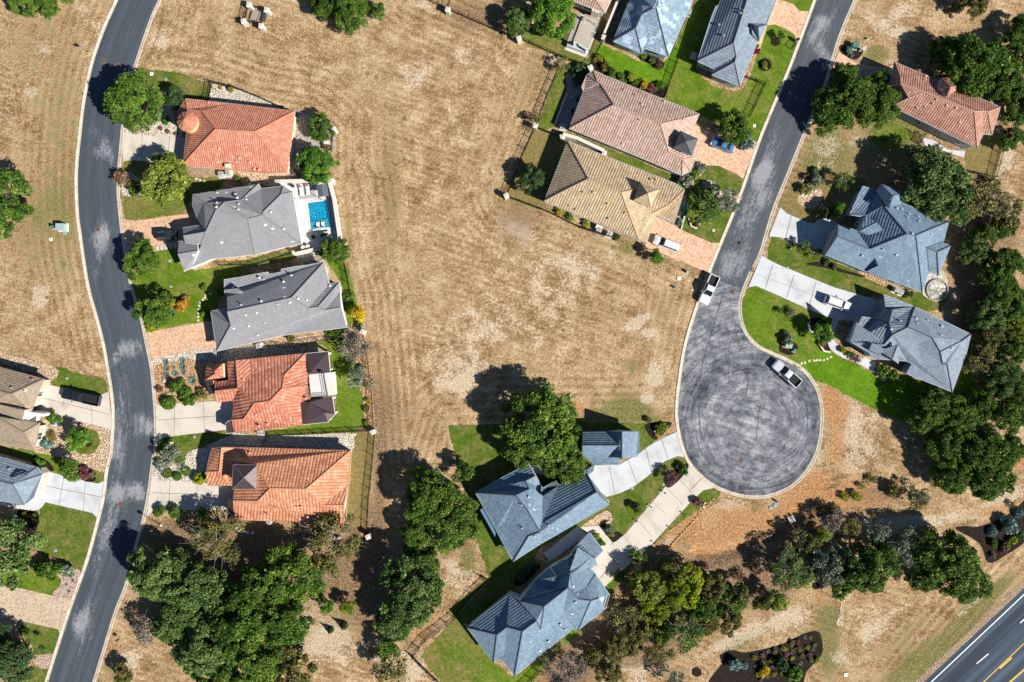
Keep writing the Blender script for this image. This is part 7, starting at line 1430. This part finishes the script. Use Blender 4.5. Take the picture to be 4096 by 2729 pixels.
for k in range(6):
    a, b = W('D', 930 + 18 * k, 699 - 1.7 * k), W('D', 942 + 18 * k, 781 - 2 * k); beam(bm, a + Vector((0, 0, .145)), b + Vector((0, 0, .145)), .14, .02)
tag(mesh_obj('deck_rug', bm, plain('grey_rug', (.36, .37, .38), .9)), 'grey striped rug under the sun loungers on the terrace', 'rug')
def lounger(c, x, y, rz, label, mat, z=.17, l=1.9, w=.7):
    p = W(c, x, y); root = empty('sun_lounger', (p.x, p.y, z), rz); tag(root, label, 'sun lounger', 'sun loungers at the pool')
    bm = bmesh.new(); box(bm, (0, -.3 * l / 1.9, .3), (w, l * .66, .1)); mesh_obj('mattress', bm, mat, root)
    bm = bmesh.new(); beam(bm, (0, l * .16, .33), (0, l * .5, .62), w, .1); mesh_obj('backrest', bm, mat, root)
    bm = bmesh.new(); box(bm, (0, l * .40, .66), (w * .7, .22, .1)); mesh_obj('pillow', bm, plain('dark_pillow', (.10, .11, .13), .9), root)
    for sx in (-1, 1):
        for sy in (-1, 1): bm = bmesh.new(); box(bm, (sx * w * .42, sy * l * .36 - .1, .12), (.06, .06, .26)); mesh_obj('leg', bm, METAL, root)
CLOTH = plain('pale_cushion', (.68, .65, .62), .9)
lounger('D', 955, 732, .1, 'pale sun lounger on the rug, the one nearer the house', CLOTH); lounger('D', 995, 725, .1, 'pale sun lounger on the rug, the one nearer the canopy', CLOTH); lounger('D', 1057, 946, 3.2, 'white in-pool lounger on the ledge, left one', WHITE, .1, 1.2, .6); lounger('D', 1088, 942, 3.2, 'white in-pool lounger on the ledge, right one', WHITE, .1, 1.2, .6)
def canopy():
    pts = P('D', '1045,690 1110,683 1122,760 1056,768', 2.4); root = empty('patio_canopy', (pts[0].x, pts[0].y, 0)); tag(root, 'slate grey patio canopy in the corner of the pool wall', 'canopy'); inv = Matrix.Translation(-root.location)
    bm = bmesh.new(); m1, m2 = (pts[0] + pts[1]) / 2 + Vector((0, 0, .25)), (pts[2] + pts[3]) / 2 + Vector((0, 0, .25)); v = [bm.verts.new(p) for p in pts + [m1, m2]]
    bm.faces.new((v[0], v[3], v[5], v[4])); bm.faces.new((v[4], v[5], v[2], v[1])); o = mesh_obj('canopy_roof', bm, plain('slate_fabric', (.10, .115, .145), .8), root); o.data.transform(inv)
    for p in pts: bm = bmesh.new(); beam(bm, Vector((p.x, p.y, .1)), p, .08, .08); o = mesh_obj('leg', bm, DARKM, root); o.data.transform(inv)
canopy()
def round_thing(name, cat, label, c, x, y, prof, mat, group=None, n=14, parts=()):
    w = W(c, x, y); bm = bmesh.new(); lathe(bm, (0, 0, 0), prof, n); o = mesh_obj(name, bm, mat); o.location = (w.x, w.y, .1); tag(o, label, cat, group); return o
for x, y, s in ((968, 1086, 'left of two'), (998, 1081, 'right of two')): round_thing('water_barrel', 'barrel', 'pale round barrel behind the south pool wall, ' + s, 'D', x, y, [(.36, 0), (.44, .2), (.44, .8), (.36, .92), (.30, .9), (0, .88)], STONE, 'barrels by the pool wall')
def fire_table():
    w = W('D', 1110, 1002); root = empty('fire_table', (w.x, w.y, .1), .1); tag(root, 'square fire table south of the pool', 'fire table')
    bm = bmesh.new(); box(bm, (0, 0, .25), (1.2, .8, .5)); mesh_obj('base', bm, DARKM, root); bm = bmesh.new(); box(bm, (0, 0, .53), (1.4, 1.0, .08)); mesh_obj('top', bm, STONE, root); bm = bmesh.new(); box(bm, (0, 0, .58), (.8, .4, .04)); mesh_obj('burner', bm, plain('burner', (.12, .05, .03)), root)
fire_table()
round_thing('charcoal_grill', 'grill', 'dark round kettle grill beside the pool house wall', 'D', 903, 702, [(.2, 0), (.32, .5), (.36, .8), (.28, 1.0), (0, 1.08)], DARKM)
for x, y, s in ((910, 778, 'upper'), (918, 820, 'lower')):
    w = W('D', x, y); root = empty('potted_plant', (w.x, w.y, .1)); tag(root, 'potted plant on the white pool deck beside the house, ' + s, 'potted plant', 'pots on the pool deck'); bm = bmesh.new(); lathe(bm, (0,0,0), [(.16, 0), (.24, .42), (.2, .42), (0, .4)], 10); mesh_obj('pot', bm, STONE, root)
    o = bpy.data.objects.new('foliage', SHRUB['bush'][0]); COL.objects.link(o); o.parent = root; o.location = (0, 0, .4); o.scale = (.28, .28, .3); set_mat(o, LEAF['green'])

# ------------------------------------------------------------------ pergola with outdoor kitchen
def pergola():
    pts = P('G', '470,255 540,95 615,122 548,300', 2.6); root = empty('pergola', (pts[0].x, pts[0].y, 0)); tag(root, 'weathered slatted pergola above an outdoor kitchen', 'pergola'); inv = Matrix.Translation(-root.location)
    def put(nm, bm, m): o = mesh_obj(nm, bm, m, root); o.data.transform(inv)
    bm = bmesh.new(); n = 24
    for k in range(n + 1): a, b = pts[0].lerp(pts[1], k / n), pts[3].lerp(pts[2], k / n); e = (b - a).normalized() * .3; beam(bm, a - e + Vector((0,0,.12)), b + e + Vector((0,0,.12)), .09, .12)
    put('slat', bm, plain('pergola_wood', (.48, .43, .35), .85))
    bm = bmesh.new(); beam(bm, pts[0], pts[1], .14, .2); beam(bm, pts[3], pts[2], .14, .2); put('beam', bm, WOOD)
    for p in pts: bm = bmesh.new(); box(bm, (p.x, p.y, 1.25), (.3, .3, 2.5)); put('post', bm, STUCCO)
    bm = bmesh.new(); q = P('G', '430,270 540,308 528,340 416,300'); prism(bm, q, .08, 1.0); put('counter', bm, plain('counter_stone', (.42, .48, .5), .5))
    bm = bmesh.new(); q = P('G', '572,80 618,92 610,130 565,115'); prism(bm, q, .08, 2.9); put('chimney', bm, LIME)
pergola()
def kitchen_grill():
    w = W('G', 450, 275, 1.0); root = empty('gas_grill', (w.x, w.y, 1.0), -.35); tag(root, 'dark built-in grill on the outdoor kitchen counter', 'grill'); bm = bmesh.new(); box(bm, (0, 0, .15), (.9, .6, .3), taper=.15); mesh_obj('lid', bm, DARKM, root); bm = bmesh.new(); box(bm, (0, -.34, .1), (.7, .06, .06)); mesh_obj('handle', bm, METAL, root)
kitchen_grill()

# ------------------------------------------------------------------ small equipment
def ac_unit(c, x, y, rz, label, kind='grey'):
    w = W(c, x, y, .5); root = empty('air_conditioner', (w.x, w.y, 0), rz); tag(root, label, 'air conditioner', 'air conditioning units')
    bm = bmesh.new(); box(bm, (0, 0, .06), (1.3, 1.3, .12)); mesh_obj('pad', bm, CONC['cool'], root)
    bm = bmesh.new(); box(bm, (0, 0, .56), (.86, .86, .86)); mesh_obj('housing', bm, plain('beige_metal', (.46, .46, .43), .5), root)
    bm = bmesh.new(); lathe(bm, (0, 0, .99), [(.36, 0), (.36, .03), (.30, .035), (.28, .0)], 18); mesh_obj('fan_guard', bm, METAL, root)
    bm = bmesh.new()
    lathe(bm, (0, 0, .985), [(.29, .0), (.0, .012)], 16)
    f = mesh_obj('fan_well', bm, plain('fan_dark', (.05, .055, .06), .6), root)
    bm = bmesh.new()
    for k in range(4): beam(bm, (0, 0, 1.02), (.26 * math.cos(k * 1.571), .26 * math.sin(k * 1.571), 1.01), .12, .01)
    mesh_obj('fan_blade', bm, METAL, root)
for a in (('D',447,624,.05,'air conditioner south of the red turret house, larger pad'), ('D',492,617,.05,'air conditioner south of the red turret house, right one'), ('E',685,602,.15,'air conditioner under the south eave of the long grey house'), ('E',692,1146,.1,'air conditioner in the gravel south of the roof terrace house'), ('F',748,562,0,'air conditioner below the orange tiled house'), ('G',1182,80,-.4,'air conditioner beside the pale blue house'), ('H',592,350,-.4,'air conditioner in the shade of the top grey house'), ('J',765,722,-.4,'air conditioner below the dormer house, left one'), ('J',792,735,-.4,'air conditioner below the dormer house, right one'), ('G',683,1470,-.4,'air conditioner under the south eave of the tan house'), ('G',620,1440,-.4,'air conditioner beside the white box of the tan house'), ('G',392,795,-.2,'air conditioner on the shaded patio of the pinkish house')): ac_unit(*a)

def utility_box(c, x, y, s, col, label, rz=0.0, pad=None):
    w = W(c, x, y, s[2] * .5); root = empty('utility_box', (w.x, w.y, 0), rz); tag(root, label, 'utility box', 'utility boxes')
    bm = bmesh.new(); box(bm, (0, 0, .05), (s[0] * 1.35, s[1] * 1.35, .14)); mesh_obj('pad', bm, pad or CONC['cool'], root)
    bm = bmesh.new(); box(bm, (0, 0, s[2] / 2 + .1), (s[0], s[1], s[2]), taper=.06); mesh_obj('cabinet', bm, col, root)
    bm = bmesh.new(); box(bm, (0, -.02, s[2] + .13), (s[0] * 1.04, s[1] * 1.04, .06)); mesh_obj('lid', bm, col, root)
TEAL = plain('pale_teal_metal', (.30, .42, .41), .5); GRN = plain('green_metal', (.06, .20, .14), .5); GRN2 = plain('light_green_metal', (.25, .42, .33), .5)
utility_box('A', 387, 1425, (1.5, 1.2, 1.0), TEAL, 'large pale teal utility box on the west verge'); utility_box('A', 335, 1425, (.45, .5, .7), GRN, 'small dark green utility box left of the teal one'); utility_box('L', 1022, 598, (1.2, .9, 1.0), GRN2, 'green transformer on a tan pad near the turning circle', -.3, plain('tan_pad', (.48, .28, .14), .8)); utility_box('L', 1062, 632, (.5, .5, .6), GRN, 'small green utility box beside the transformer', -.3)
utility_box('I', 505, 288, (1.1, .9, .95), GRN, 'dark green transformer by the mulch bed at the top street', -.3, CONC['warm']); utility_box('I', 543, 312, (.35, .35, .6), GRN2, 'tiny green pedestal beside the top transformer'); utility_box('L', 390, 138, (.4, .4, .6), GRN2, 'small green pedestal in the field by the paver drive'); utility_box('L', 312, 235, (.3, .3, .5), GRN, 'tiny dark pedestal in the field below the pedestal'); utility_box('G', 618, 1428, (1.1, .7, .8), WHITE, 'white equipment box under the south eave of the tan house', -.4); utility_box('I', 588, 245, (.5, .12, .35), GRN2, 'small green marker box on the upper right field', .3)
def lid(c, x, y, s, mat, label, name='access_lid', rz=.1, group='access lids in the ground'):
    w = W(c, x, y); root = empty(name, (w.x, w.y, .12), rz); tag(root, label, 'access lid', group)
    bm = bmesh.new(); box(bm, (0, 0, -.05), (s * 1.1, s * 1.1, .14)); mesh_obj('frame', bm, mat, root); bm = bmesh.new(); lathe(bm, (0, 0, .02), [(s * .22, 0), (s * .2, .02), (0, .025)], 10); mesh_obj('cover', bm, plain('lid_dark', (.25, .19, .15)), root)
for a in (('A',953,465,.55,WHITE,'white square lid on the turret house lawn'), ('A',320,1502,.5,WHITE,'white square lid on the west verge'), ('B',1077,1370,.6,WHITE,'white square lid on the lawn of the orange house'), ('L',338,178,.6,WHITE,'white square lid in the field by the paver drive'), ('K',448,1520,.6,WHITE,'white square lid on the straw slope near the highway'), ('H',967,790,.5,WHITE,'white square lid by the kerb right of the round tree'), ('H',712,1446,.45,STONE,'pale square lid on the front lawn of the tan house'), ('I',566,304,.55,STONE,'pale square lid beside the top transformer'), ('N',1382,474,.45,plain('water_blue', (.16, .42, .60)),'pale blue lid below the turning circle, left'), ('N',1408,460,.45,plain('water_blue', (.16, .42, .60)),'pale blue lid below the turning circle, right'), ('A',408,1462,.6,GRN2,'flat light green lid below the teal utility box'), ('A',1042,500,.4,TEAL,'pale teal lid on the turret house lawn'), ('B',1068,226,.5,TEAL,'pale teal lid on the lawn by the stepping pads'), ('N',516,354,.4,TEAL,'pale teal lid at the white drive edge'), ('N',710,328,.4,TEAL,'pale teal lid at the purple tree bed'), ('J',104,460,.4,TEAL,'pale teal lid on the lawn strip between the two drives, upper'), ('J',84,582,.35,TEAL,'pale teal lid on the lawn strip between the two drives, lower'), ('C',350,742,.45,TEAL,'pale teal lid on the square lawn'), ('B',1220,1330,.4,TEAL,'pale teal lid beside the red roofed drive'), ('B',1073,387,.4,TEAL,'pale teal lid above the golden shrub'), ('B',422,963,.4,TEAL,'pale teal lid on the left lawn wedge')): lid(*a)
RUST = plain('rusty_iron', (.13, .055, .04), .8)
def manhole(c, x, y, label, mat=RUST, r=.42):
    w = W(c, x, y); root = empty('manhole_cover', (w.x, w.y, .022)); tag(root, label, 'manhole cover', 'manhole covers')
    bm = bmesh.new(); lathe(bm, (0, 0, 0), [(r * 1.22, 0), (r * 1.2, .012), (0, .014)], 22); mesh_obj('frame', bm, plain('ring_concrete', (.16, .15, .15), .8), root); bm = bmesh.new(); lathe(bm, (0, 0, .012), [(r, 0), (r * .98, .012), (r * .7, .010), (0, .012)], 22); mesh_obj('cover', bm, mat, root)
for a in (('A',647,386,'rusty manhole cover near the top of the left street, left one'), ('A',738,410,'rusty manhole cover near the top of the left street, right one'), ('A',613,1437,'rusty manhole cover in the street before the pool house'), ('C',758,451,'rusty manhole cover in the street before the orange house'), ('L',672,263,'reddish manhole cover at the neck of the turning circle'), ('L',727,1320,'reddish manhole cover near the bottom of the turning circle'), ('H',871,1523,'black round cover in the right street', plain('black_iron_lid', (.012, .012, .014), .6))): manhole(*a)

def street_lamp():
    w = W('C', 1010, 583); root = empty('street_lamp', (w.x, w.y, 0), 2.6); tag(root, 'dark street lamp on the verge above the oak wood', 'street lamp')
    bm = bmesh.new(); lathe(bm, (0, 0, 0), [(.26, 0), (.26, .12), (.12, .2), (.09, .6), (0, .62)], 12); mesh_obj('base', bm, STONE, root)
    bm = bmesh.new(); tube(bm, [(0, 0, .3), (0, 0, 3.4)], [.07, .05], 8); mesh_obj('pole', bm, IRON, root)
    bm = bmesh.new(); lathe(bm, (0, 0, 3.35), [(.08, 0), (.26, .1), (.28, .4), (.34, .44), (.1, .62), (0, .7)], 12); mesh_obj('lantern', bm, IRON, root)
street_lamp()
def sign(c, x, y, label, h=2.3, rz=.5, s=(.65, .05, .65), mat=METAL):
    w = W(c, x, y); root = empty('sign_post', (w.x, w.y, 0), rz); tag(root, label, 'sign post', 'sign posts'); bm = bmesh.new(); tube(bm, [(0, 0, 0), (0, 0, h)], .045, 6); mesh_obj('post', bm, DARKM, root); bm = bmesh.new(); box(bm, (0, 0, h - .3), s); mesh_obj('plate', bm, mat, root)
sign('A', 552, 328, 'sign post on the west verge beside the street bend'); sign('C', 755, 1290, 'sign post with red leg on the verge at the lower left street', 1.3, .8, (.55, .3, .35), DARKM); sign('A', 1365, 572, 'thin dark post at the corner of the turret house lawn', 1.2, 0, (.1, .1, .1), DARKM)
def hydrant():
    w = W('N', 1418, 433); root = empty('fire_hydrant', (w.x, w.y, 0)); tag(root, 'blue fire hydrant on the verge below the turning circle', 'fire hydrant'); m = plain('hydrant_blue', (.02, .25, .52), .4)
    bm = bmesh.new(); lathe(bm, (0, 0, 0), [(.24, 0), (.24, .06), (.16, .08), (.16, .55), (.2, .58), (.17, .7), (.06, .78), (0, .8)], 12); mesh_obj('barrel', bm, m, root)
    for s in (-1, 1): bm = bmesh.new(); tube(bm, [(s * .12, 0, .48), (s * .3, 0, .48)], .08, 8); mesh_obj('outlet', bm, m, root)
hydrant()
def rack():
    w = W('N', 1508, 542); root = empty('metal_frame', (w.x, w.y, 0), .5); tag(root, 'pale metal drain frame on the slope below the turning circle', 'metal frame')
    for sx in (-1, 1): bm = bmesh.new(); box(bm, (sx * .45, 0, .3), (.14, 1.3, .6)); mesh_obj('side', bm, METAL, root)
    bm = bmesh.new()
    for k in range(4): box(bm, (0, -.5 + k * .33, .5), (.76, .07, .07))
    mesh_obj('bar', bm, METAL, root)
rack()
# the little fenced plot in the field
plot = P('Q', '118,135 152,32 262,65 228,165'); fence('Q', '150,40 258,72', 'short fence on the north side of the little field plot'); fence('Q', '258,72 228,160', 'short fence on the east side of the little field plot'); fence('Q', '228,160 122,140', 'short fence on the south side of the little field plot'); fence('Q', '122,140 150,40', 'short fence on the west side of the little field plot')
for (x, y), s in zip(((118, 135), (152, 32), (262, 65), (228, 165)), ('south west', 'north west', 'north east', 'south east')): pillar('Q', x, y, 'white pillar at the %s corner of the little field plot' % s, .8, 1.5)
bm = bmesh.new(); w = W('Q', 192, 102); box(bm, (0, 0, .2), (1.5, 1.9, .4)); box(bm, (0, .1, .44), (1.2, 1.5, .1), taper=.1); o = mesh_obj('stone_slab', bm, plain('old_stone', (.30, .25, .21), .9, var=.4)); o.location = (w.x, w.y, 0); o.rotation_euler = (0, 0, -.25); tag(o, 'weathered stone slab inside the little fenced plot', 'stone slab')
bm = bmesh.new(); box(bm, (0, 0, .15), (.9, 1.6, .3)); o = mesh_obj('stone_slab', bm, plain('dark_stone', (.06, .055, .05), .9, var=.4)); w = W('Q', 245, 110); o.location = (w.x, w.y, 0); o.rotation_euler = (0, 0, -.25); tag(o, 'dark slab at the right inside the little fenced plot', 'stone slab')

# ------------------------------------------------------------------ stones and stepping slabs
def rock_mesh(seed, flat=.5):
    g = random.Random(seed); bm = bmesh.new(); bmesh.ops.create_icosphere(bm, subdivisions=2, radius=1)
    for v in bm.verts: v.co = Vector((v.co.x * (1 + .25 * math.sin(3 * v.co.y + seed)), v.co.y * (1 + .2 * math.sin(4 * v.co.x + seed * 2)), v.co.z * flat)) * g.uniform(.88, 1.08)
    me = bpy.data.meshes.new('rock'); bm.to_mesh(me); bm.free(); me.materials.append(ROCK); return me
RK = [rock_mesh(i) for i in range(4)]; SLABM = [rock_mesh(9 + i, .16) for i in range(3)]
def rock(c, x, y, r, label, group, name='rock', cat='rock', mat=None, slab=False):
    w = W(c, x, y); o = bpy.data.objects.new(name, R.choice(SLABM if slab else RK)); COL.objects.link(o); o.location = (w.x, w.y, .07 if slab else .10); rm = r * K / Q; o.scale = (rm * R.uniform(.85, 1.25), rm * R.uniform(.75, 1.0), rm); o.rotation_euler = (0, 0, R.uniform(0, 6.28)); set_mat(o, mat or ROCK); tag(o, label, cat, group)
for x, y in ((440,1212),(462,1214),(486,1211),(508,1214),(534,1212),(556,1218),(580,1220),(602,1222),(624,1222),(648,1222),(670,1224),(694,1226),(750,1222),(770,1216),(796,1220),(818,1224),(842,1224),(878,1222),(905,1222),(942,1224),(966,1224),(996,1226),(1022,1228),(1056,1230)): rock('E', x, y, 8, 'pale rock in the row along the shaded gravel strip', 'row of rocks in the gravel strip', mat=STONE)
for i in range(46):
    t = i / 45; x = 1010 + (330 - 1010) * t + (-20 * math.sin(t * 6)); y = 405 + (1082 - 405) * t + 10 * math.sin(t * 9) + 55 * math.sin(t * 3.14)
    rock('N', x + 12, y + 12, R.uniform(5, 9), 'amber edging rock along the strip beside the long drive', 'edging rocks beside the long drive', mat=plain('amber_rock', (.50, .27, .12), .9, var=.35))
SLAB = plain('stepping_stone', (.60, .52, .38), .85, var=.2)
for x, y in ((345,298),(333,312),(316,328),(308,350),(305,372),(303,398),(303,420),(303,442),(378,276),(350,284)): rock('E', x, y, 8, 'stepping stone in the curved trail over the front lawn', 'stepping stones on the west lawn', 'stepping_stone', 'stepping stone', SLAB, True)
for x, y in ((1082,720),(1105,712),(1128,706),(1155,697),(1184,694),(1202,692),(1221,690),(1246,690),(1268,682),(1290,672)): rock('L', x, y, 9, 'stepping stone in the trail from the kerb to the curved walk', 'stepping stones by the turning circle', 'stepping_stone', 'stepping stone', SLAB, True)
for x, y in ((290,652),(314,660),(340,668)): rock('D', x, y, 9, 'stepping stone north of the pool house', 'stepping stones by the pool house', 'stepping_stone', 'stepping stone', SLAB, True)
for x, y, r, s in ((544,600,11,'top left one'), (565,615,11,'second one'), (585,625,9,'middle one'), (607,628,12,'fourth one'), (645,632,13,'right hand one')): rock('F', x, y, r, 'white boulder on the ground below the orange tiled house, ' + s, 'white boulders below the orange house', mat=STONE)
for x, y, s in ((155,1195,'left'),(175,1222,'lower left'),(200,1228,'bottom'),(228,1222,'lower right'),(258,1195,'right'),(165,1150,'upper left'),(180,1130,'upper'),(200,1105,'top')): rock('I', x, y, 9, 'pale edging rock of the ringed bed, %s one' % s, 'edging rocks of the ringed bed', mat=STONE)
for x, y, r, s in ((940,838,9,'largest orange block'), (965,890,9,'lower orange block'), (990,870,8,'pale block'), (985,895,7,'small orange block')): rock('N', x, y + 15, r + 3, 'rubble on the thicket edge, ' + s, 'orange rubble by the thicket', mat=STONE if 'pale' in s else plain('orange_rubble', (.52, .17, .04), .9, var=.3))
for c, x, y, r, l in (('B',1030,980,14,'boulder under the agaves in the amber gravel'), ('B',1050,1065,16,'boulder in the middle of the amber gravel'), ('N',362,565,13,'tan boulder in the entry mulch bed'), ('N',798,218,12,'white boulder in the kerbside bed between the drives'), ('N',962,468,10,'pale teal boulder at the wine red shrub'), ('N',970,445,8,'small pale boulder at the wine red shrub'), ('H',945,908,14,'white boulder beside the big blue grey shrub'), ('M',1440,355,8,'white boulder in the triangular bed'), ('D',570,165,8,'rock in the gravel wedge, left'), ('D',625,160,8,'rock in the gravel wedge, middle'), ('D',720,190,8,'rock in the gravel wedge, right'), ('C',1105,545,10,'pale flat boulder below the two round shrubs'), ('N',910,640,6,'white boulder on the red soil slope')): rock(c, x, y, r, l, 'boulders in the gardens', mat=STONE if 'white' in l or 'pale' in l else ROCK)
for k, (x, y) in enumerate(((990,147),(1017,143),(1043,139),(1070,133),(1100,128))):
    w = W('B', x, y); bm = bmesh.new(); box(bm, (0, 0, .05), (.62, .95, .1)); o = mesh_obj('stepping_pad', bm, CONC['warm']); o.location = (w.x, w.y, .06); o.rotation_euler = (0, 0, .1); tag(o, 'square concrete pad in the row beside the pool house drive', 'stepping pad', 'concrete stepping pads')
# lights along the long drive
for x, y, s in ((717,378,'upper lawn side'), (630,465,'middle lawn side'), (540,555,'lower lawn side'), (450,642,'lowest lawn side'), (836,510,'upper slope side'), (752,598,'middle slope side'), (652,692,'lower slope side')):
    w = W('N', x, y); root = empty('path_light', (w.x, w.y, 0)); tag(root, 'small dark path light along the long drive, %s one' % s, 'path light', 'path lights along the drive'); bm = bmesh.new(); tube(bm, [(0, 0, 0), (0, 0, .6)], .05, 6); mesh_obj('post', bm, IRON, root); bm = bmesh.new(); lathe(bm, (0, 0, .58), [(.16, 0), (.18, .05), (.05, .16), (0, .17)], 10); mesh_obj('cap', bm, IRON, root)
def mailbox(c, x, y, rz, label):
    w = W(c, x, y); root = empty('mailbox', (w.x, w.y, 0), rz); tag(root, label, 'mailbox', 'mailboxes at the kerb'); bm = bmesh.new(); box(bm, (0, 0, .5), (.45, .45, 1.0)); mesh_obj('plinth', bm, LIME, root); bm = bmesh.new(); box(bm, (0, 0, 1.15), (.3, .5, .3)); mesh_obj('box', bm, DARKM, root)
mailbox('C', 302, 268, .3, 'dark mailbox on a stone plinth on the white drive at the left'); mailbox('H', 1228, 262, .3, 'mailbox at the kerb of the top lawn')
utility_box('B', 345, 1245, (.8, .7, .6), plain('pale_blue_box', (.42, .52, .56), .5), 'pale blue box beside the green shrub at the stone entry', .3)
def bird_bath(c, x, y, label):
    w = W(c, x, y); root = empty('bird_bath', (w.x, w.y, 0)); tag(root, label, 'bird bath'); bm = bmesh.new(); lathe(bm, (0, 0, 0), [(.25, 0), (.2, .08), (.09, .15), (.09, .7)], 12); mesh_obj('pedestal', bm, STONE, root); bm = bmesh.new(); lathe(bm, (0, 0, .7), [(.1, 0), (.38, .12), (.42, .16), (.36, .15), (0, .1)], 16); mesh_obj('bowl', bm, plain('blue_bowl', (.25, .40, .50), .3), root)
bird_bath('H', 690, 1160, 'pale blue bird bath in the gravel island by the street')
# patio furniture
def chair(c, x, y, rz, label, mat=DARKM):
    w = W(c, x, y); root = empty('patio_chair', (w.x, w.y, .1), rz); tag(root, label, 'chair', 'patio chairs'); bm = bmesh.new(); box(bm, (0, 0, .42), (.6, .6, .12)); mesh_obj('seat', bm, mat, root); bm = bmesh.new(); box(bm, (0, .3, .7), (.6, .1, .6)); mesh_obj('backrest', bm, mat, root)
    for sx in (-1, 1):
        for sy in (-1, 1): bm = bmesh.new(); box(bm, (sx * .26, sy * .26, .2), (.05, .05, .4)); mesh_obj('leg', bm, mat, root)
chair('G', 485, 632, .4, 'patio chair in the shade west of the pinkish house, upper'); chair('G', 455, 705, .4, 'patio chair in the shade west of the pinkish house, lower'); chair('M', 820, 480, 0, 'pale patio chair under the spreading oak, upper', WHITE); chair('M', 800, 520, 1.5, 'pale patio chair under the spreading oak, left', WHITE); chair('M', 850, 520, -1.5, 'pale patio chair under the spreading oak, right', WHITE); chair('D', 1030, 1022, .5, 'dark patio chair in tree shade south of the pool'); chair('D', 1085, 1010, -1.4, 'dark patio chair beside the fire table')
def patio_disc():
    w = W('J', 1020, 722); root = empty('stone_patio', (w.x, w.y, 0)); tag(root, 'round flagstone patio with a low rim behind the dormer house', 'patio'); r = 64 * K / Q
    bm = bmesh.new(); lathe(bm, (0, 0, 0), [(r, .1), (0, .16)], 32); mesh_obj('paving', bm, mat_gravel('flagstone', (.30, .28, .24), (.48, .45, .40), (.62, .58, .52), 1.3), root)
    bm = bmesh.new(); lathe(bm, (0, 0, 0), [(r * 1.07, 0), (r * 1.07, .3), (r * .98, .3), (r * .98, .05)], 40); mesh_obj('rim', bm, plain('grey_rim', (.30, .30, .32), .8), root)
patio_disc()
# ------------------------------------------------------------------ camera, sun, sky
cam = bpy.data.cameras.new('camera'); co = bpy.data.objects.new('camera', cam); COL.objects.link(co)
co.location = (0, 0, H); co.rotation_euler = (0, 0, 0)
cam.sensor_width = 36; cam.lens = 36 * H / (4096 * K); cam.clip_end = 5000; SC.camera = co
EL_, AZ = math.radians(37), math.radians(-31.5)          # sun height; its direction in plan, from +x
d = Vector((math.cos(AZ)*math.cos(EL_), math.sin(AZ)*math.cos(EL_), math.sin(EL_)))
sun = bpy.data.lights.new('sun', 'SUN'); sun.energy = 5.0; sun.angle = math.radians(.5); sun.color = (1, .945, .86)
so = bpy.data.objects.new('sun', sun); COL.objects.link(so); so.rotation_euler = (-d).to_track_quat('-Z', 'Y').to_euler(); so.location = d * 300
wd = bpy.data.worlds.new('World'); SC.world = wd; wd.use_nodes = True
nt = wd.node_tree; sk = nt.nodes.new('ShaderNodeTexSky'); sk.sky_type = 'NISHITA'; sk.sun_disc = False
sk.sun_elevation = EL_; sk.sun_rotation = math.radians(90) - AZ
sk.dust_density = .2; sk.ozone_density = 4.0; sk.air_density = .9; sk.altitude = 300
nt.links.new(sk.outputs[0], nt.nodes['Background'].inputs[0]); nt.nodes['Background'].inputs[1].default_value = .05
SC.view_settings.view_transform = 'Standard'; SC.view_settings.look = 'None'; SC.view_settings.gamma = 1; SC.view_settings.exposure = .70
SC.render.engine = 'CYCLES'; SC.cycles.max_bounces = 6; SC.cycles.diffuse_bounces = 1; SC.cycles.transparent_max_bounces = 8
